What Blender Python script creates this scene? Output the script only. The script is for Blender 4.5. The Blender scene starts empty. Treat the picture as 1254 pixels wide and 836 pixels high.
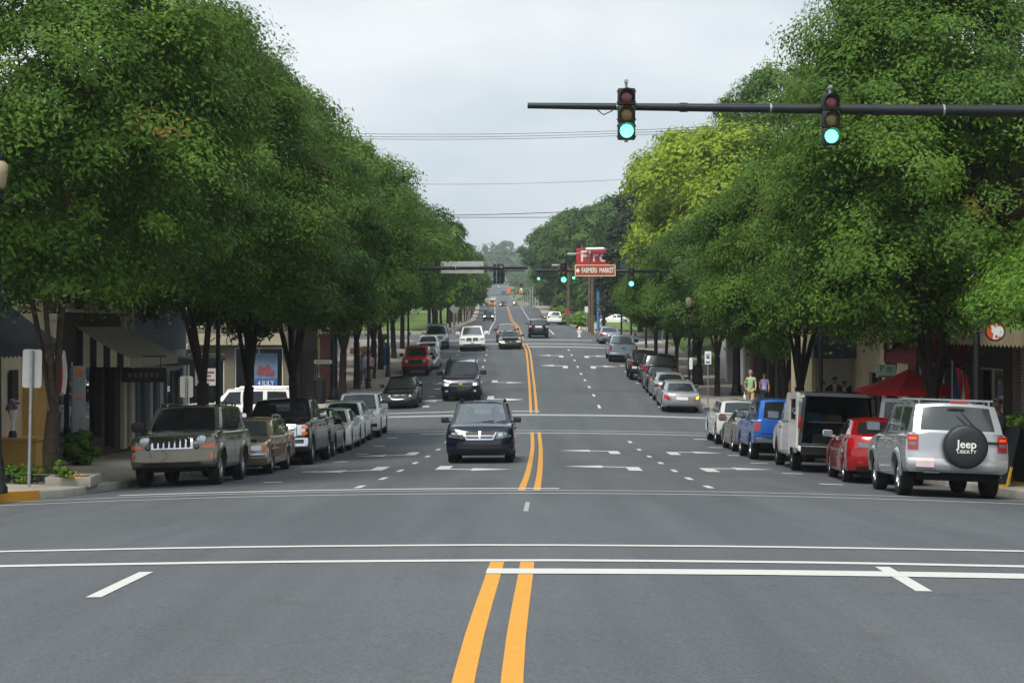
import bpy, bmesh, math, random
import numpy as np
from mathutils import Vector, Matrix, Euler
R = math.radians
random.seed(7)
S = bpy.context.scene
COL = S.collection
F = 2100.0            # focal length in photo pixels (photo 1254 wide)
CX, HY = 627.0, 400.0 # principal column and level horizon row

# ------------------------------------------------------------------ helpers
def lin(v):
    v /= 255.0
    return v / 12.92 if v <= 0.04045 else ((v + 0.055) / 1.055) ** 2.4
def rgb(r, g, b):
    return (lin(r), lin(g), lin(b), 1.0)

def tag(o, label=None, cat=None, group=None, kind=None):
    if label: o['label'] = label
    if cat: o['category'] = cat
    if group: o['group'] = group
    if kind: o['kind'] = kind
    return o

def empty(name, loc=(0, 0, 0), rot=(0, 0, 0), label=None, cat=None, group=None, parent=None):
    o = bpy.data.objects.new(name, None)
    o.empty_display_size = 0.2
    o.location = loc
    o.rotation_euler = rot
    COL.objects.link(o)
    if parent: o.parent = parent
    tag(o, label, cat, group)
    return o

def link(name, me, parent=None, mat=None):
    o = bpy.data.objects.new(name, me)
    COL.objects.link(o)
    if parent: o.parent = parent
    if mat and not me.materials: me.materials.append(mat)
    return o

class MB:
    """collects polygons and links them as ONE mesh object"""
    def __init__(s): s.v = []; s.f = []
    def add(s, verts, faces):
        b = len(s.v)
        s.v.extend([tuple(p) for p in verts])
        s.f.extend([tuple(b + i for i in f) for f in faces])
        return s
    def poly(s, pts): return s.add(pts, [tuple(range(len(pts)))])
    def box(s, c, d, rot=None, bev=0.0):
        x, y, z = (q / 2 for q in d)
        if bev <= 0:
            P = [(-x,-y,-z),(x,-y,-z),(x,y,-z),(-x,y,-z),(-x,-y,z),(x,-y,z),(x,y,z),(-x,y,z)]
            Fc = [(0,3,2,1),(4,5,6,7),(0,1,5,4),(1,2,6,5),(2,3,7,6),(3,0,4,7)]
        else:
            bm = bmesh.new()
            bmesh.ops.create_cube(bm, size=1)
            for v in bm.verts: v.co = Vector((v.co.x * d[0], v.co.y * d[1], v.co.z * d[2]))
            bmesh.ops.bevel(bm, geom=bm.edges[:], offset=min(bev, min(d) * .45), segments=2, affect='EDGES', profile=.6)
            bm.verts.index_update()
            P = [v.co.copy() for v in bm.verts]; Fc = [tuple(v.index for v in f.verts) for f in bm.faces]
            bm.free()
        M = rot if rot is not None else Matrix.Identity(3)
        s.add([tuple(M @ Vector(p) + Vector(c)) for p in P], Fc)
        return s
    def tube(s, pts, rad, n=8, cap=True):
        pts = [Vector(p) for p in pts]
        if not isinstance(rad, (list, tuple)): rad = [rad] * len(pts)
        rings = []
        up = None
        for i, p in enumerate(pts):
            t = (pts[min(i + 1, len(pts) - 1)] - pts[max(i - 1, 0)]).normalized()
            if up is None:
                a = Vector((0, 0, 1)) if abs(t.z) < .9 else Vector((1, 0, 0))
                up = t.cross(a).normalized()
            else:
                up = (up - t * up.dot(t)).normalized()
            w = t.cross(up)
            rings.append([p + (up * math.cos(2 * math.pi * k / n) + w * math.sin(2 * math.pi * k / n)) * rad[i] for k in range(n)])
        vs = [q for r_ in rings for q in r_]
        fs = []
        for i in range(len(pts) - 1):
            for k in range(n):
                a = i * n + k; b = i * n + (k + 1) % n
                fs.append((a, b, b + n, a + n))
        if cap:
            fs.append(tuple(range(n))[::-1]); fs.append(tuple(range((len(pts) - 1) * n, len(pts) * n)))
        return s.add(vs, fs)
    def lathe(s, prof, n=24, M=None):
        """profile [(r,z)] turned about local z"""
        M = M or Matrix.Identity(4)
        vs = [tuple(M @ Vector((r * math.cos(2 * math.pi * k / n), r * math.sin(2 * math.pi * k / n), z))) for r, z in prof for k in range(n)]
        fs = []
        for i in range(len(prof) - 1):
            for k in range(n):
                a = i * n + k; b = i * n + (k + 1) % n
                fs.append((a, b, b + n, a + n))
        fs.append(tuple(range(n))[::-1]); fs.append(tuple(range((len(prof) - 1) * n, len(prof) * n)))
        return s.add(vs, fs)
    def prism(s, pts, dirv):
        """closed polygon pts (3d) extruded by dirv"""
        n = len(pts); d = Vector(dirv)
        vs = [Vector(p) for p in pts] + [Vector(p) + d for p in pts]
        fs = [tuple(range(n))[::-1], tuple(range(n, 2 * n))] + [(i, (i + 1) % n, (i + 1) % n + n, i + n) for i in range(n)]
        return s.add(vs, fs)
    def grid(s, fn, nu, nv, flip=False):
        vs = [fn(i / nu, j / nv) for i in range(nu + 1) for j in range(nv + 1)]
        fs = []
        for i in range(nu):
            for j in range(nv):
                a = i * (nv + 1) + j
                q = (a, a + nv + 1, a + nv + 2, a + 1)
                fs.append(q[::-1] if flip else q)
        return s.add(vs, fs)
    def mesh(s, name, mat=None, smooth=None, fix=True, merge=0.0):
        me = bpy.data.meshes.new(name)
        me.from_pydata(s.v, [], s.f)
        if merge > 0 or fix:
            bm = bmesh.new(); bm.from_mesh(me)
            if merge > 0: bmesh.ops.remove_doubles(bm, verts=bm.verts[:], dist=merge)
            if fix: bmesh.ops.recalc_face_normals(bm, faces=bm.faces[:])
            bm.to_mesh(me); bm.free()
        me.update()
        if smooth is not None:
            me.polygons.foreach_set('use_smooth', [True] * len(me.polygons))
            me.set_sharp_from_angle(angle=R(smooth))
        if mat: me.materials.append(mat)
        return me
    def build(s, name, mat=None, parent=None, smooth=None, fix=True, merge=0.0):
        return link(name, s.mesh(name, mat, smooth, fix, merge), parent)

def text_mesh(name, txt, size, mat, parent=None, loc=(0,0,0), rot=(0,0,0), extrude=.004, shear=0, spacing=1.0, xscale=1.0, bold=0.0):
    cu = bpy.data.curves.new(name, 'FONT')
    cu.body = txt; cu.size = size; cu.align_x = 'CENTER'; cu.align_y = 'CENTER'
    cu.extrude = extrude; cu.shear = shear; cu.space_character = spacing; cu.offset = bold
    cu.resolution_u = 3
    t = bpy.data.objects.new(name + '_tmp', cu); COL.objects.link(t)
    dg = bpy.context.evaluated_depsgraph_get()
    me = bpy.data.meshes.new_from_object(t.evaluated_get(dg))
    bpy.data.objects.remove(t); bpy.data.curves.remove(cu)
    for v in me.vertices: v.co.x *= xscale
    me.materials.clear(); me.materials.append(mat)
    o = link(name, me, parent)
    o.location = loc; o.rotation_euler = rot
    return o

def pchip(P):
    xs = [p[0] for p in P]; ys = [p[1] for p in P]; n = len(P)
    h = [xs[i+1]-xs[i] for i in range(n-1)]; dl = [(ys[i+1]-ys[i])/h[i] for i in range(n-1)]
    m = [dl[0]] + [0]*(n-2) + [dl[-1]]
    for i in range(1, n-1):
        if dl[i-1]*dl[i] > 0:
            w1 = 2*h[i]+h[i-1]; w2 = h[i]+2*h[i-1]
            m[i] = (w1+w2)/(w1/dl[i-1]+w2/dl[i])
    import bisect
    def f(x):
        if x <= xs[0]: return ys[0] + m[0]*(x-xs[0])
        if x >= xs[-1]: return ys[-1] + m[-1]*(x-xs[-1])
        i = bisect.bisect_right(xs, x)-1
        t = (x-xs[i])/h[i]
        return (ys[i]*(1+2*t)*(1-t)**2 + h[i]*m[i]*t*(1-t)**2 + ys[i+1]*t*t*(3-2*t) + h[i]*m[i+1]*t*t*(t-1))
    return f
def plin(P):
    def f(x):
        if x <= P[0][0]: return P[0][1]
        for (a, b), (c, d) in zip(P, P[1:]):
            if x <= c: return b + (d-b)*(x-a)/(c-a)
        return P[-1][1]
    return f

# ------------------------------------------------------------------ materials
MATS = {}
def nodes(name):
    m = bpy.data.materials.new(name); m.use_nodes = True
    nt = m.node_tree; b = nt.nodes['Principled BSDF']
    return m, nt, b
def mat(name, col, rough=.6, metal=0.0, var=.12, scale=6.0, coat=0.0, spec=.5, bump=0.0, bscale=60.0, emit=None, estr=0.0):
    """plain procedural material: a base colour broken up by two noises"""
    if name in MATS: return MATS[name]
    m, nt, b = nodes(name)
    tc = nt.nodes.new('ShaderNodeTexCoord')
    nz = nt.nodes.new('ShaderNodeTexNoise'); nz.inputs['Scale'].default_value = scale; nz.inputs['Detail'].default_value = 6
    nt.links.new(tc.outputs['Object'], nz.inputs['Vector'])
    rp = nt.nodes.new('ShaderNodeValToRGB')
    rp.color_ramp.elements[0].position = .3; rp.color_ramp.elements[1].position = .7
    rp.color_ramp.elements[0].color = tuple(max(0, c*(1-var)) for c in col[:3]) + (1,)
    rp.color_ramp.elements[1].color = tuple(min(1, c*(1+var)) for c in col[:3]) + (1,)
    nt.links.new(nz.outputs['Fac'], rp.inputs['Fac']); nt.links.new(rp.outputs['Color'], b.inputs['Base Color'])
    b.inputs['Roughness'].default_value = rough; b.inputs['Metallic'].default_value = metal
    b.inputs['Coat Weight'].default_value = coat; b.inputs['Coat Roughness'].default_value = .06
    b.inputs['Specular IOR Level'].default_value = spec
    if bump > 0:
        n2 = nt.nodes.new('ShaderNodeTexNoise'); n2.inputs['Scale'].default_value = bscale; n2.inputs['Detail'].default_value = 4
        nt.links.new(tc.outputs['Object'], n2.inputs['Vector'])
        bp = nt.nodes.new('ShaderNodeBump'); bp.inputs['Strength'].default_value = bump; bp.inputs['Distance'].default_value = .02
        nt.links.new(n2.outputs['Fac'], bp.inputs['Height']); nt.links.new(bp.outputs['Normal'], b.inputs['Normal'])
    if emit:
        b.inputs['Emission Color'].default_value = emit; b.inputs['Emission Strength'].default_value = estr
    MATS[name] = m
    return m
def paint(name, col, metal=.25, rough=.38):
    m = mat('paint_' + name, col, rough * .72, metal, var=.05, scale=2.5, coat=.85)
    m.node_tree.nodes['Principled BSDF'].inputs['Coat Roughness'].default_value = .035
    return m
def glass(name, tint, refl_rough=.03, trans=.35, sky_sheen=.0):
    """thin tinted window pane: part see-through, part mirror"""
    if name in MATS: return MATS[name]
    m = bpy.data.materials.new(name); m.use_nodes = True; nt = m.node_tree; nt.nodes.clear()
    out = nt.nodes.new('ShaderNodeOutputMaterial')
    tr = nt.nodes.new('ShaderNodeBsdfTransparent'); tr.inputs['Color'].default_value = tint
    df = nt.nodes.new('ShaderNodeBsdfDiffuse'); df.inputs['Color'].default_value = (.012, .014, .015, 1)
    gl = nt.nodes.new('ShaderNodeBsdfGlossy'); gl.inputs['Roughness'].default_value = refl_rough
    gl.inputs['Color'].default_value = (.9, .95, 1, 1)
    m1 = nt.nodes.new('ShaderNodeMixShader'); m1.inputs['Fac'].default_value = 1 - trans
    nt.links.new(tr.outputs[0], m1.inputs[1]); nt.links.new(df.outputs[0], m1.inputs[2])
    fr = nt.nodes.new('ShaderNodeFresnel'); fr.inputs['IOR'].default_value = 1.55
    tc = nt.nodes.new('ShaderNodeTexCoord'); nz = nt.nodes.new('ShaderNodeTexNoise'); nz.inputs['Scale'].default_value = 1.5
    nt.links.new(tc.outputs['Object'], nz.inputs['Vector'])
    bp = nt.nodes.new('ShaderNodeBump'); bp.inputs['Strength'].default_value = .04; bp.inputs['Distance'].default_value = .05
    nt.links.new(nz.outputs['Fac'], bp.inputs['Height']); nt.links.new(bp.outputs['Normal'], gl.inputs['Normal'])
    m2 = nt.nodes.new('ShaderNodeMixShader')
    nt.links.new(fr.outputs[0], m2.inputs['Fac']); nt.links.new(m1.outputs[0], m2.inputs[1]); nt.links.new(gl.outputs[0], m2.inputs[2])
    if sky_sheen > 0:  # pale gloss and grey mixed in, a painted sky reflection on the pane
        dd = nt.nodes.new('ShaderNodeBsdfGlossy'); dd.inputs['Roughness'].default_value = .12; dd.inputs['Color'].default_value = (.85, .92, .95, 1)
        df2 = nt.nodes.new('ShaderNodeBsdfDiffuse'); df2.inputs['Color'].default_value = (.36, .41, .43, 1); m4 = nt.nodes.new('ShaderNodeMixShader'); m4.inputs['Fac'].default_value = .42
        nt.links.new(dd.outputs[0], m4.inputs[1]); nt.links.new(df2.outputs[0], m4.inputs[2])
        m3 = nt.nodes.new('ShaderNodeMixShader'); m3.inputs['Fac'].default_value = sky_sheen
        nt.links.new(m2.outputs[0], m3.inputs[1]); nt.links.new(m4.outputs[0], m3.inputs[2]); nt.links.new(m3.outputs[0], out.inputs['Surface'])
    else: nt.links.new(m2.outputs[0], out.inputs['Surface'])
    MATS[name] = m
    return m

M_BLACK = mat('black_plastic', rgb(22, 23, 24), .55)
M_RUB = mat('tyre_rubber', rgb(20, 20, 20), .85, bump=.2)
M_RIM = mat('alloy_rim', rgb(190, 192, 195), .32, .85, var=.05)
M_RIMD = mat('dark_rim', rgb(70, 72, 75), .4, .8, var=.05)
M_CHROME = mat('chrome', rgb(215, 218, 222), .16, 1.0, var=.03)
M_UNDER = mat('underbody_black', rgb(9, 9, 10), .9)
M_SEAT = mat('car_seat_fabric', rgb(52, 52, 54), .9)
M_GLASS = glass('car_glass_dark', (.35, .42, .42, 1), trans=.45, sky_sheen=.05)
M_MIRG = mat('mirror_glass', rgb(120, 126, 132), .12, .9)
M_GLASSL = glass('car_glass_clear', (.80, .88, .88, 1), trans=.92, sky_sheen=.30)
M_GLASSP = glass('car_glass_privacy', (.1, .11, .12, 1), trans=.3, sky_sheen=.10)
M_LENS = mat('clear_lens', rgb(205, 210, 215), .12, .35, var=.15, scale=25, coat=1)
M_LENSD = mat('smoked_lens', rgb(110, 115, 120), .12, .4, var=.3, scale=25, coat=1)
M_RED = mat('red_lens', rgb(165, 20, 26), .15, 0, var=.2, scale=20, coat=1)
M_AMB = mat('amber_lens', rgb(226, 98, 32), .18, 0, var=.1, scale=20, coat=1)
M_ONL = mat('headlight_on', rgb(255, 244, 214), .3, emit=(1, .86, .6, 1), estr=2.4)
M_ONA = mat('amber_on', rgb(255, 170, 60), .3, emit=(1, .42, .06, 1), estr=1.6)
M_PLATE = mat('plate_white', rgb(222, 222, 222), .5, var=.04)
M_PLRED = mat('plate_red', rgb(190, 60, 62), .5)
M_WHITE = mat('white_plain', rgb(225, 226, 222), .55, var=.05)
M_CONC = mat('concrete', rgb(176, 168, 154), .9, var=.14, scale=1.2, bump=.15)
M_KERB = mat('kerb_concrete', rgb(150, 147, 138), .9, var=.2, scale=2.5, bump=.2)
M_STEEL = mat('galvanised_steel', rgb(150, 156, 160), .5, .6, var=.12, scale=12)
M_POLE = mat('black_pole_paint', rgb(17, 19, 21), .45, .1, var=.15)
M_WOOD = mat('weathered_wood', rgb(98, 84, 70), .9, var=.3, scale=4, bump=.3)
M_BARK = mat('bark', rgb(70, 59, 47), .95, var=.4, scale=7, bump=.9, bscale=25)
M_BARKD = mat('dark_bark', rgb(44, 38, 33), .95, var=.4, scale=7, bump=.8, bscale=25)

# ------------------------------------------------------------------ the street's shape
zc = pchip([(-60,-1.6),(-20,-1.75),(0,-1.85),(9.8,-2.03),(15.8,-2.18),(23,-2.55),(31.3,-2.97),(38,-3.33),(46.7,-3.70),(55,-4.02),(62,-4.2),
            (70,-4.27),(78,-4.2),(83,-4.02),(88,-3.75),(97,-3.42),(110,-3.02),(123,-2.4),(135,-1.87),(151,-1.02),(180,-.3),(220,.3),(290,.95),
            (345,2.45),(395,4.45),(425,5.0),(470,4.9),(560,4.2),(640,5.8),(750,11),(950,22),(1150,33),(1500,48),(2500,70)])
xc = pchip([(-60,-.5),(9.8,-.14),(15.8,0),(31,.31),(45,.6),(63.6,.9),(84,1.05),(110,1.2),(133,1.26),(147,.98),(180,.8),(250,.46),(340,-.24),(400,-.95),
            (500,-2.4),(700,-6),(1000,-11),(2500,-30)])
KL = plin([(-60,8.7),(48,8.7),(62,8.3),(84,8.3),(140,8.1),(150,6.5),(2500,6.5)])
KR = plin([(-60,9.1),(60,9.1),(68,8.9),(84,8.6),(140,8.5),(156,6.6),(2500,6.6)])
def g(x, d):
    """road surface height"""
    u = x - xc(d)
    c = min(abs(u), 12) / 8.6
    return zc(d) - .17 * c * c * (1 if d < 160 else .5)
def sw(x, d, side):
    """pavement (sidewalk) surface height"""
    k = xc(d) - KL(d) if side < 0 else xc(d) + KR(d)
    return g(k, d) + .15 + .012 * min(6, abs(x - k))
def px(x, d): return (x - CX) * d / F          # photo column at distance d -> world X
def pz(y, d): return (HY - y) * d / F
def W(x, y, d): return (px(x, d), d, pz(y, d))
# ------------------------------------------------------------------ ground materials
def asphalt():
    m, nt, b = nodes('asphalt')
    N, Lk = nt.nodes, nt.links
    tc = N.new('ShaderNodeTexCoord')
    def noise(sc, det=6, vec=None, rough=.6):
        n = N.new('ShaderNodeTexNoise'); n.inputs['Scale'].default_value = sc; n.inputs['Detail'].default_value = det
        n.inputs['Roughness'].default_value = rough
        Lk.new(vec or tc.outputs['Object'], n.inputs['Vector']); return n.outputs['Fac']
    mp = N.new('ShaderNodeMapping'); mp.inputs['Scale'].default_value = (1.1, .045, 1)
    Lk.new(tc.outputs['Object'], mp.inputs['Vector'])
    streak = noise(1.0, 4, mp.outputs['Vector'])          # long streaks along the traffic lanes
    big = noise(.16, 5); fine = noise(38, 4); mid = noise(4, 6)
    def mix(a, bb, fac, mode='MIX'):
        x = N.new('ShaderNodeMix'); x.data_type = 'RGBA'; x.blend_type = mode
        for sock, v in ((x.inputs['Factor'], fac), (x.inputs[6], a), (x.inputs[7], bb)):
            if hasattr(v, 'is_output'): Lk.new(v, sock)
            else: sock.default_value = v
        return x.outputs[2]
    def ramp(f, p0, p1, c0=(0,0,0,1), c1=(1,1,1,1)):
        r = N.new('ShaderNodeValToRGB'); r.color_ramp.elements[0].position = p0; r.color_ramp.elements[1].position = p1
        r.color_ramp.elements[0].color = c0; r.color_ramp.elements[1].color = c1
        Lk.new(f, r.inputs['Fac']); return r.outputs['Color']
    c = mix((.079, .087, .096, 1), (.103, .113, .124, 1), ramp(streak, .36, .66))
    c = mix(c, (.070, .077, .085, 1), ramp(big, .5, .75, c1=(.55, .55, .55, 1)))
    c = mix(c, ramp(fine, .25, .8, (.62, .62, .62, 1), (1.4, 1.4, 1.4, 1)), 1.0, 'MULTIPLY')
    c = mix(c, ramp(mid, .62, .72, (1, 1, 1, 1), (.86, .86, .85, 1)), 1.0, 'MULTIPLY')
    # brown-grey oil and wear spots
    c = mix(c, (.07, .067, .064, 1), ramp(noise(.9, 8, None, .75), .58, .70, c1=(.55, .55, .55, 1)))
    # cracks
    vo = N.new('ShaderNodeTexVoronoi'); vo.feature = 'DISTANCE_TO_EDGE'; vo.inputs['Scale'].default_value = .33
    dm = N.new('ShaderNodeVectorMath'); dm.operation = 'MULTIPLY_ADD'
    nz = N.new('ShaderNodeTexNoise'); nz.inputs['Scale'].default_value = 1.6; nz.inputs['Detail'].default_value = 8
    Lk.new(tc.outputs['Object'], nz.inputs['Vector'])
    Lk.new(nz.outputs['Color'], dm.inputs[0]); dm.inputs[1].default_value = (1.6, 1.6, 1.6); Lk.new(tc.outputs['Object'], dm.inputs[2])
    Lk.new(dm.outputs[0], vo.inputs['Vector'])
    crack = ramp(vo.outputs['Distance'], .004, .009, (1,1,1,1), (0,0,0,1))
    cm = N.new('ShaderNodeMath'); cm.operation = 'MULTIPLY'
    Lk.new(crack, cm.inputs[0]); Lk.new(ramp(noise(.23, 2), .48, .60, c1=(.4, .4, .4, 1)), cm.inputs[1])
    c = mix(c, (.035, .036, .038, 1), cm.outputs[0])
    Lk.new(c, b.inputs['Base Color'])
    b.inputs['Roughness'].default_value = .82; b.inputs['Specular IOR Level'].default_value = .35
    bp = N.new('ShaderNodeBump'); bp.inputs['Strength'].default_value = .35; bp.inputs['Distance'].default_value = .01
    Lk.new(noise(90, 2), bp.inputs['Height']); Lk.new(bp.outputs['Normal'], b.inputs['Normal'])
    return m
def road_paint(name, col, wear=.5):
    m, nt, b = nodes(name); N, Lk = nt.nodes, nt.links
    tc = N.new('ShaderNodeTexCoord')
    n = N.new('ShaderNodeTexNoise'); n.inputs['Scale'].default_value = 14; n.inputs['Detail'].default_value = 8; n.inputs['Roughness'].default_value = .75
    Lk.new(tc.outputs['Object'], n.inputs['Vector'])
    r = N.new('ShaderNodeValToRGB'); r.color_ramp.elements[0].position = wear; r.color_ramp.elements[1].position = wear + .16
    r.color_ramp.elements[0].color = col; r.color_ramp.elements[1].color = (.11, .116, .122, 1)
    e = r.color_ramp.elements.new(wear - .2); e.color = tuple(c * .9 for c in col[:3]) + (1,)
    Lk.new(n.outputs['Fac'], r.inputs['Fac']); Lk.new(r.outputs['Color'], b.inputs['Base Color'])
    b.inputs['Roughness'].default_value = .7
    return m
def pavement_mat():
    m, nt, b = nodes('pavement_slabs'); N, Lk = nt.nodes, nt.links
    tc = N.new('ShaderNodeTexCoord')
    br = N.new('ShaderNodeTexBrick'); br.offset = 0
    br.inputs['Scale'].default_value = 1; br.inputs['Brick Width'].default_value = 1.5; br.inputs['Row Height'].default_value = 1.5
    br.inputs['Mortar Size'].default_value = .012
    br.inputs['Color1'].default_value = (.33, .30, .255, 1); br.inputs['Color2'].default_value = (.38, .345, .29, 1); br.inputs['Mortar'].default_value = (.2, .18, .16, 1)
    Lk.new(tc.outputs['Object'], br.inputs['Vector'])
    n = N.new('ShaderNodeTexNoise'); n.inputs['Scale'].default_value = .9; n.inputs['Detail'].default_value = 9; n.inputs['Roughness'].default_value = .7
    Lk.new(tc.outputs['Object'], n.inputs['Vector'])
    r = N.new('ShaderNodeValToRGB'); r.color_ramp.elements[0].position = .3; r.color_ramp.elements[1].position = .7
    r.color_ramp.elements[0].color = (.7, .7, .7, 1); r.color_ramp.elements[1].color = (1.1, 1.1, 1.1, 1)
    Lk.new(n.outputs['Fac'], r.inputs['Fac'])
    x = N.new('ShaderNodeMix'); x.data_type = 'RGBA'; x.blend_type = 'MULTIPLY'; x.inputs['Factor'].default_value = 1
    Lk.new(br.outputs['Color'], x.inputs[6]); Lk.new(r.outputs['Color'], x.inputs[7])
    Lk.new(x.outputs[2], b.inputs['Base Color']); b.inputs['Roughness'].default_value = .9
    return m
M_ASPH = asphalt()
M_PW = road_paint('road_paint_white', (.57, .57, .54, 1), .585)
M_PWF = road_paint('road_paint_faded', (.34, .345, .34, 1), .52)
M_PY = road_paint('road_paint_yellow', (.62, .29, .025, 1), .60)
M_PAVE = pavement_mat()
M_LAND = mat('dry_ground', rgb(104, 104, 78), .95, var=.3, scale=.08)
M_LAWN = mat('lawn_grass', rgb(88, 112, 48), .95, var=.3, scale=1.3, bump=.6, bscale=40)

def struct(o): o['kind'] = 'structure'; return o
def rows(a, b, st):
    n = max(1, int(math.ceil((b - a) / st)))
    return [a + (b - a) * i / n for i in range(n + 1)]

# terrain: one sheet to the horizon
m = MB()
cols = [-700,-300,-150,-80,-40,-20,-12,-6,0,6,12,20,40,80,150,300,700]
ds = rows(-60, 160, 4) + rows(168, 600, 12)[1:] + rows(600, 2600, 50)[1:]
vs = []; fs = []
for d in ds:
    for c in cols: vs.append((xc(d) + c, d, g(xc(d) + max(-12, min(12, c)), d) - .12 - (.25 if abs(c) < 8 else 0)))
n = len(cols)
for i in range(len(ds) - 1):
    for j in range(n - 1):
        a = i * n + j; fs.append((a, a + 1, a + n + 1, a + n))
m.add(vs, fs); struct(m.build('terrain', M_LAND, smooth=60, fix=False))

# carriageway, widened to carry the cross streets near the camera
m = MB(); vs = []; fs = []
cols = [-60,-30,-20,-14,-11,-9,-7.5,-6,-4.5,-3,-1.5,0,1.5,3,4.5,6,7.5,9,11,14,20,30,60]
n = len(cols)
ds = rows(-40, 170, 1.0)
for d in ds:
    for c in cols: vs.append((xc(d) + c, d, g(xc(d) + c, d)))
for i in range(len(ds) - 1):
    for j in range(n - 1):
        a = i * n + j; fs.append((a, a + 1, a + n + 1, a + n))
m.add(vs, fs)
vs = []; fs = []; ds = rows(170, 620, 5) + rows(620, 1500, 20)[1:]
n = 13
for d in ds:
    for j in range(n):
        u = -KL(d) - .2 + (KL(d) + KR(d) + .4) * j / (n - 1); vs.append((xc(d) + u, d, g(xc(d) + u, d)))
for i in range(len(ds) - 1):
    for j in range(n - 1):
        a = i * n + j; fs.append((a, a + 1, a + n + 1, a + n))
m.add(vs, fs)
struct(m.build('road', M_ASPH, smooth=60, fix=False))

# ---- painted markings (u = metres right of the centre line, d = metres from the camera)
def pt(u, d, lift=.003): x = xc(d) + u; return (x, d, g(x, d) + lift)
def line_d(m, u, w, d0, d1, st=1.5, lift=.003):
    for a, b in zip(rows(d0, d1, st), rows(d0, d1, st)[1:]):
        m.poly([pt(u - w/2, a, lift), pt(u + w/2, a, lift), pt(u + w/2, b, lift), pt(u - w/2, b, lift)])
def line_u(m, d, w, u0, u1, lift=.003, st=.8, bend=0.0, wob=.03, seed=0):
    us = rows(u0, u1, st)
    def dd(u): return d + bend * (u / 9) ** 2 + wob * math.sin(u * .9 + seed) + wob * .5 * math.sin(u * 2.3 + seed)
    for a, b in zip(us, us[1:]):
        m.poly([pt(a, dd(a) - w/2, lift), pt(b, dd(b) - w/2, lift), pt(b, dd(b) + w/2, lift), pt(a, dd(a) + w/2, lift)])
m = MB()
for u in (-.14, .14):
    line_d(m, u, .13, -30, 15.95, lift=.003)
    line_d(m, u, .13, 31.0, 69.6, lift=.003)
    line_d(m, u, .13, 81.4, 143.5, lift=.003)
    line_d(m, u - .12, .13, 147.5, 420, 4, lift=.004)
m.poly([pt(-5.9, 112, .004), pt(-5.75, 112, .004), pt(-5.25, 121, .004), pt(-5.4, 121, .004)])
struct(m.build('yellow_centre_lines', M_PY, fix=False))

m = MB()
line_u(m, 16.05, .19, -30, 30, .005, wob=.02, seed=1, bend=0)
line_u(m, 17.75, .19, -30, 30, .005, wob=.02, seed=2)
line_u(m, 15.15, .40, -.21, 30, .006, wob=.01, seed=3)
line_u(m, 31.75, .32, -7.6, .55, .006, wob=.02, seed=4)
line_d(m, -3.25, .125, 13.55, 15.3, .4, .005); 
line_d(m, 3.4, .135, 13.95, 15.75, .4, .004)
line_d(m, -3.3, .16, -4, -1, 1); line_d(m, 3.5, .16, -4, -1, 1)
# dashes between the lanes and short parking ticks
def dash(m, u, d, w=.13, l=1.5): line_d(m, u, w, d, d + l, 1.0, .004)
for d in (32.6, 37.2, 41.6, 46.5, 51.6, 57, 62.5): dash(m, 3.45, d, l=1.3); dash(m, -3.3, d, l=1.3)
d = 84.0
while d < 138: dash(m, 3.25, d, l=1.6); dash(m, -3.2, d, l=1.6); d += 6.4
for k, d in enumerate((36.2, 42, 48.5, 54.5, 60.5, 66)): dash(m, 6.35, d, .5, .35); dash(m, -5.6, d + .6, .4, .35)
d = 85.0
while d < 138: dash(m, 6.4, d, .35, .6); dash(m, -5.35, d, .35, .6); d += 5.6
line_d(m, -3.1, .13, 161, 420, 4, .004); line_d(m, 3.05, .13, 161, 420, 4, .004)
# turn arrows in both directions
def arrow(m, u, d, side, fwd=1, s=1.0):
    """stem at u, head pointing to `side`; fwd=1 for traffic heading away"""
    P = [(-.16,0),(.16,0),(.16,1.7),(.16,1.7)]
    def q(a, b): return pt(u + a, d + b * fwd * s, .0045)
    m.poly([q(-.17,0), q(.17,0), q(.17,2.2), q(-.17,2.2)][::fwd])
    k = side
    m.poly([q(.17*k,1.75), q(.17*k,2.2), q(.75*k,2.45), q(.75*k,2.1)][::-fwd*k])
    m.poly([q(.75*k,1.55), q(1.75*k,2.3), q(.75*k,3.0)][::fwd*k])
for d in (42.0, 54.0):
    arrow(m, 2.5, d, -1); arrow(m, 4.4, d, 1)
for d in (44.8, 55.8):
    arrow(m, -2.3, d, 1, -1); arrow(m, -3.95, d, -1, -1)
for d in (115.5, 126.5): arrow(m, 2.4, d, -1); arrow(m, 4.3, d, 1)
for d in (90.5, 103.5): arrow(m, -2.2, d, 1, -1); arrow(m, -4.2, d, -1, -1)
struct(m.build('white_road_markings', M_PW, fix=False))
m = MB()
line_u(m, 30.95, .24, -9.4, 10.5, .0045, bend=-.25, seed=5); line_u(m, 29.75, .24, -10, 11, .0045, bend=-.5, seed=6)
line_u(m, 68.9, .5, -4.6, 8.3, .0045, seed=7); line_u(m, 70.6, .3, -8, 8.3, .0045, seed=8)
line_u(m, 80.4, .8, -8, 8.2, .0045, seed=9); line_u(m, 82.3, .5, -8, .3, .006, seed=10)
line_u(m, 139.6, 1.2, .2, 8, .0045, seed=11); line_u(m, 143, .8, -7.8, 8, .0045, seed=12); line_u(m, 148.5, 1.0, -7, 6, .010)
line_d(m, .02, .07, 24.3, 26.8, .5, .005)
struct(m.build('faded_crosswalk_lines', M_PWF, fix=False))

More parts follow.
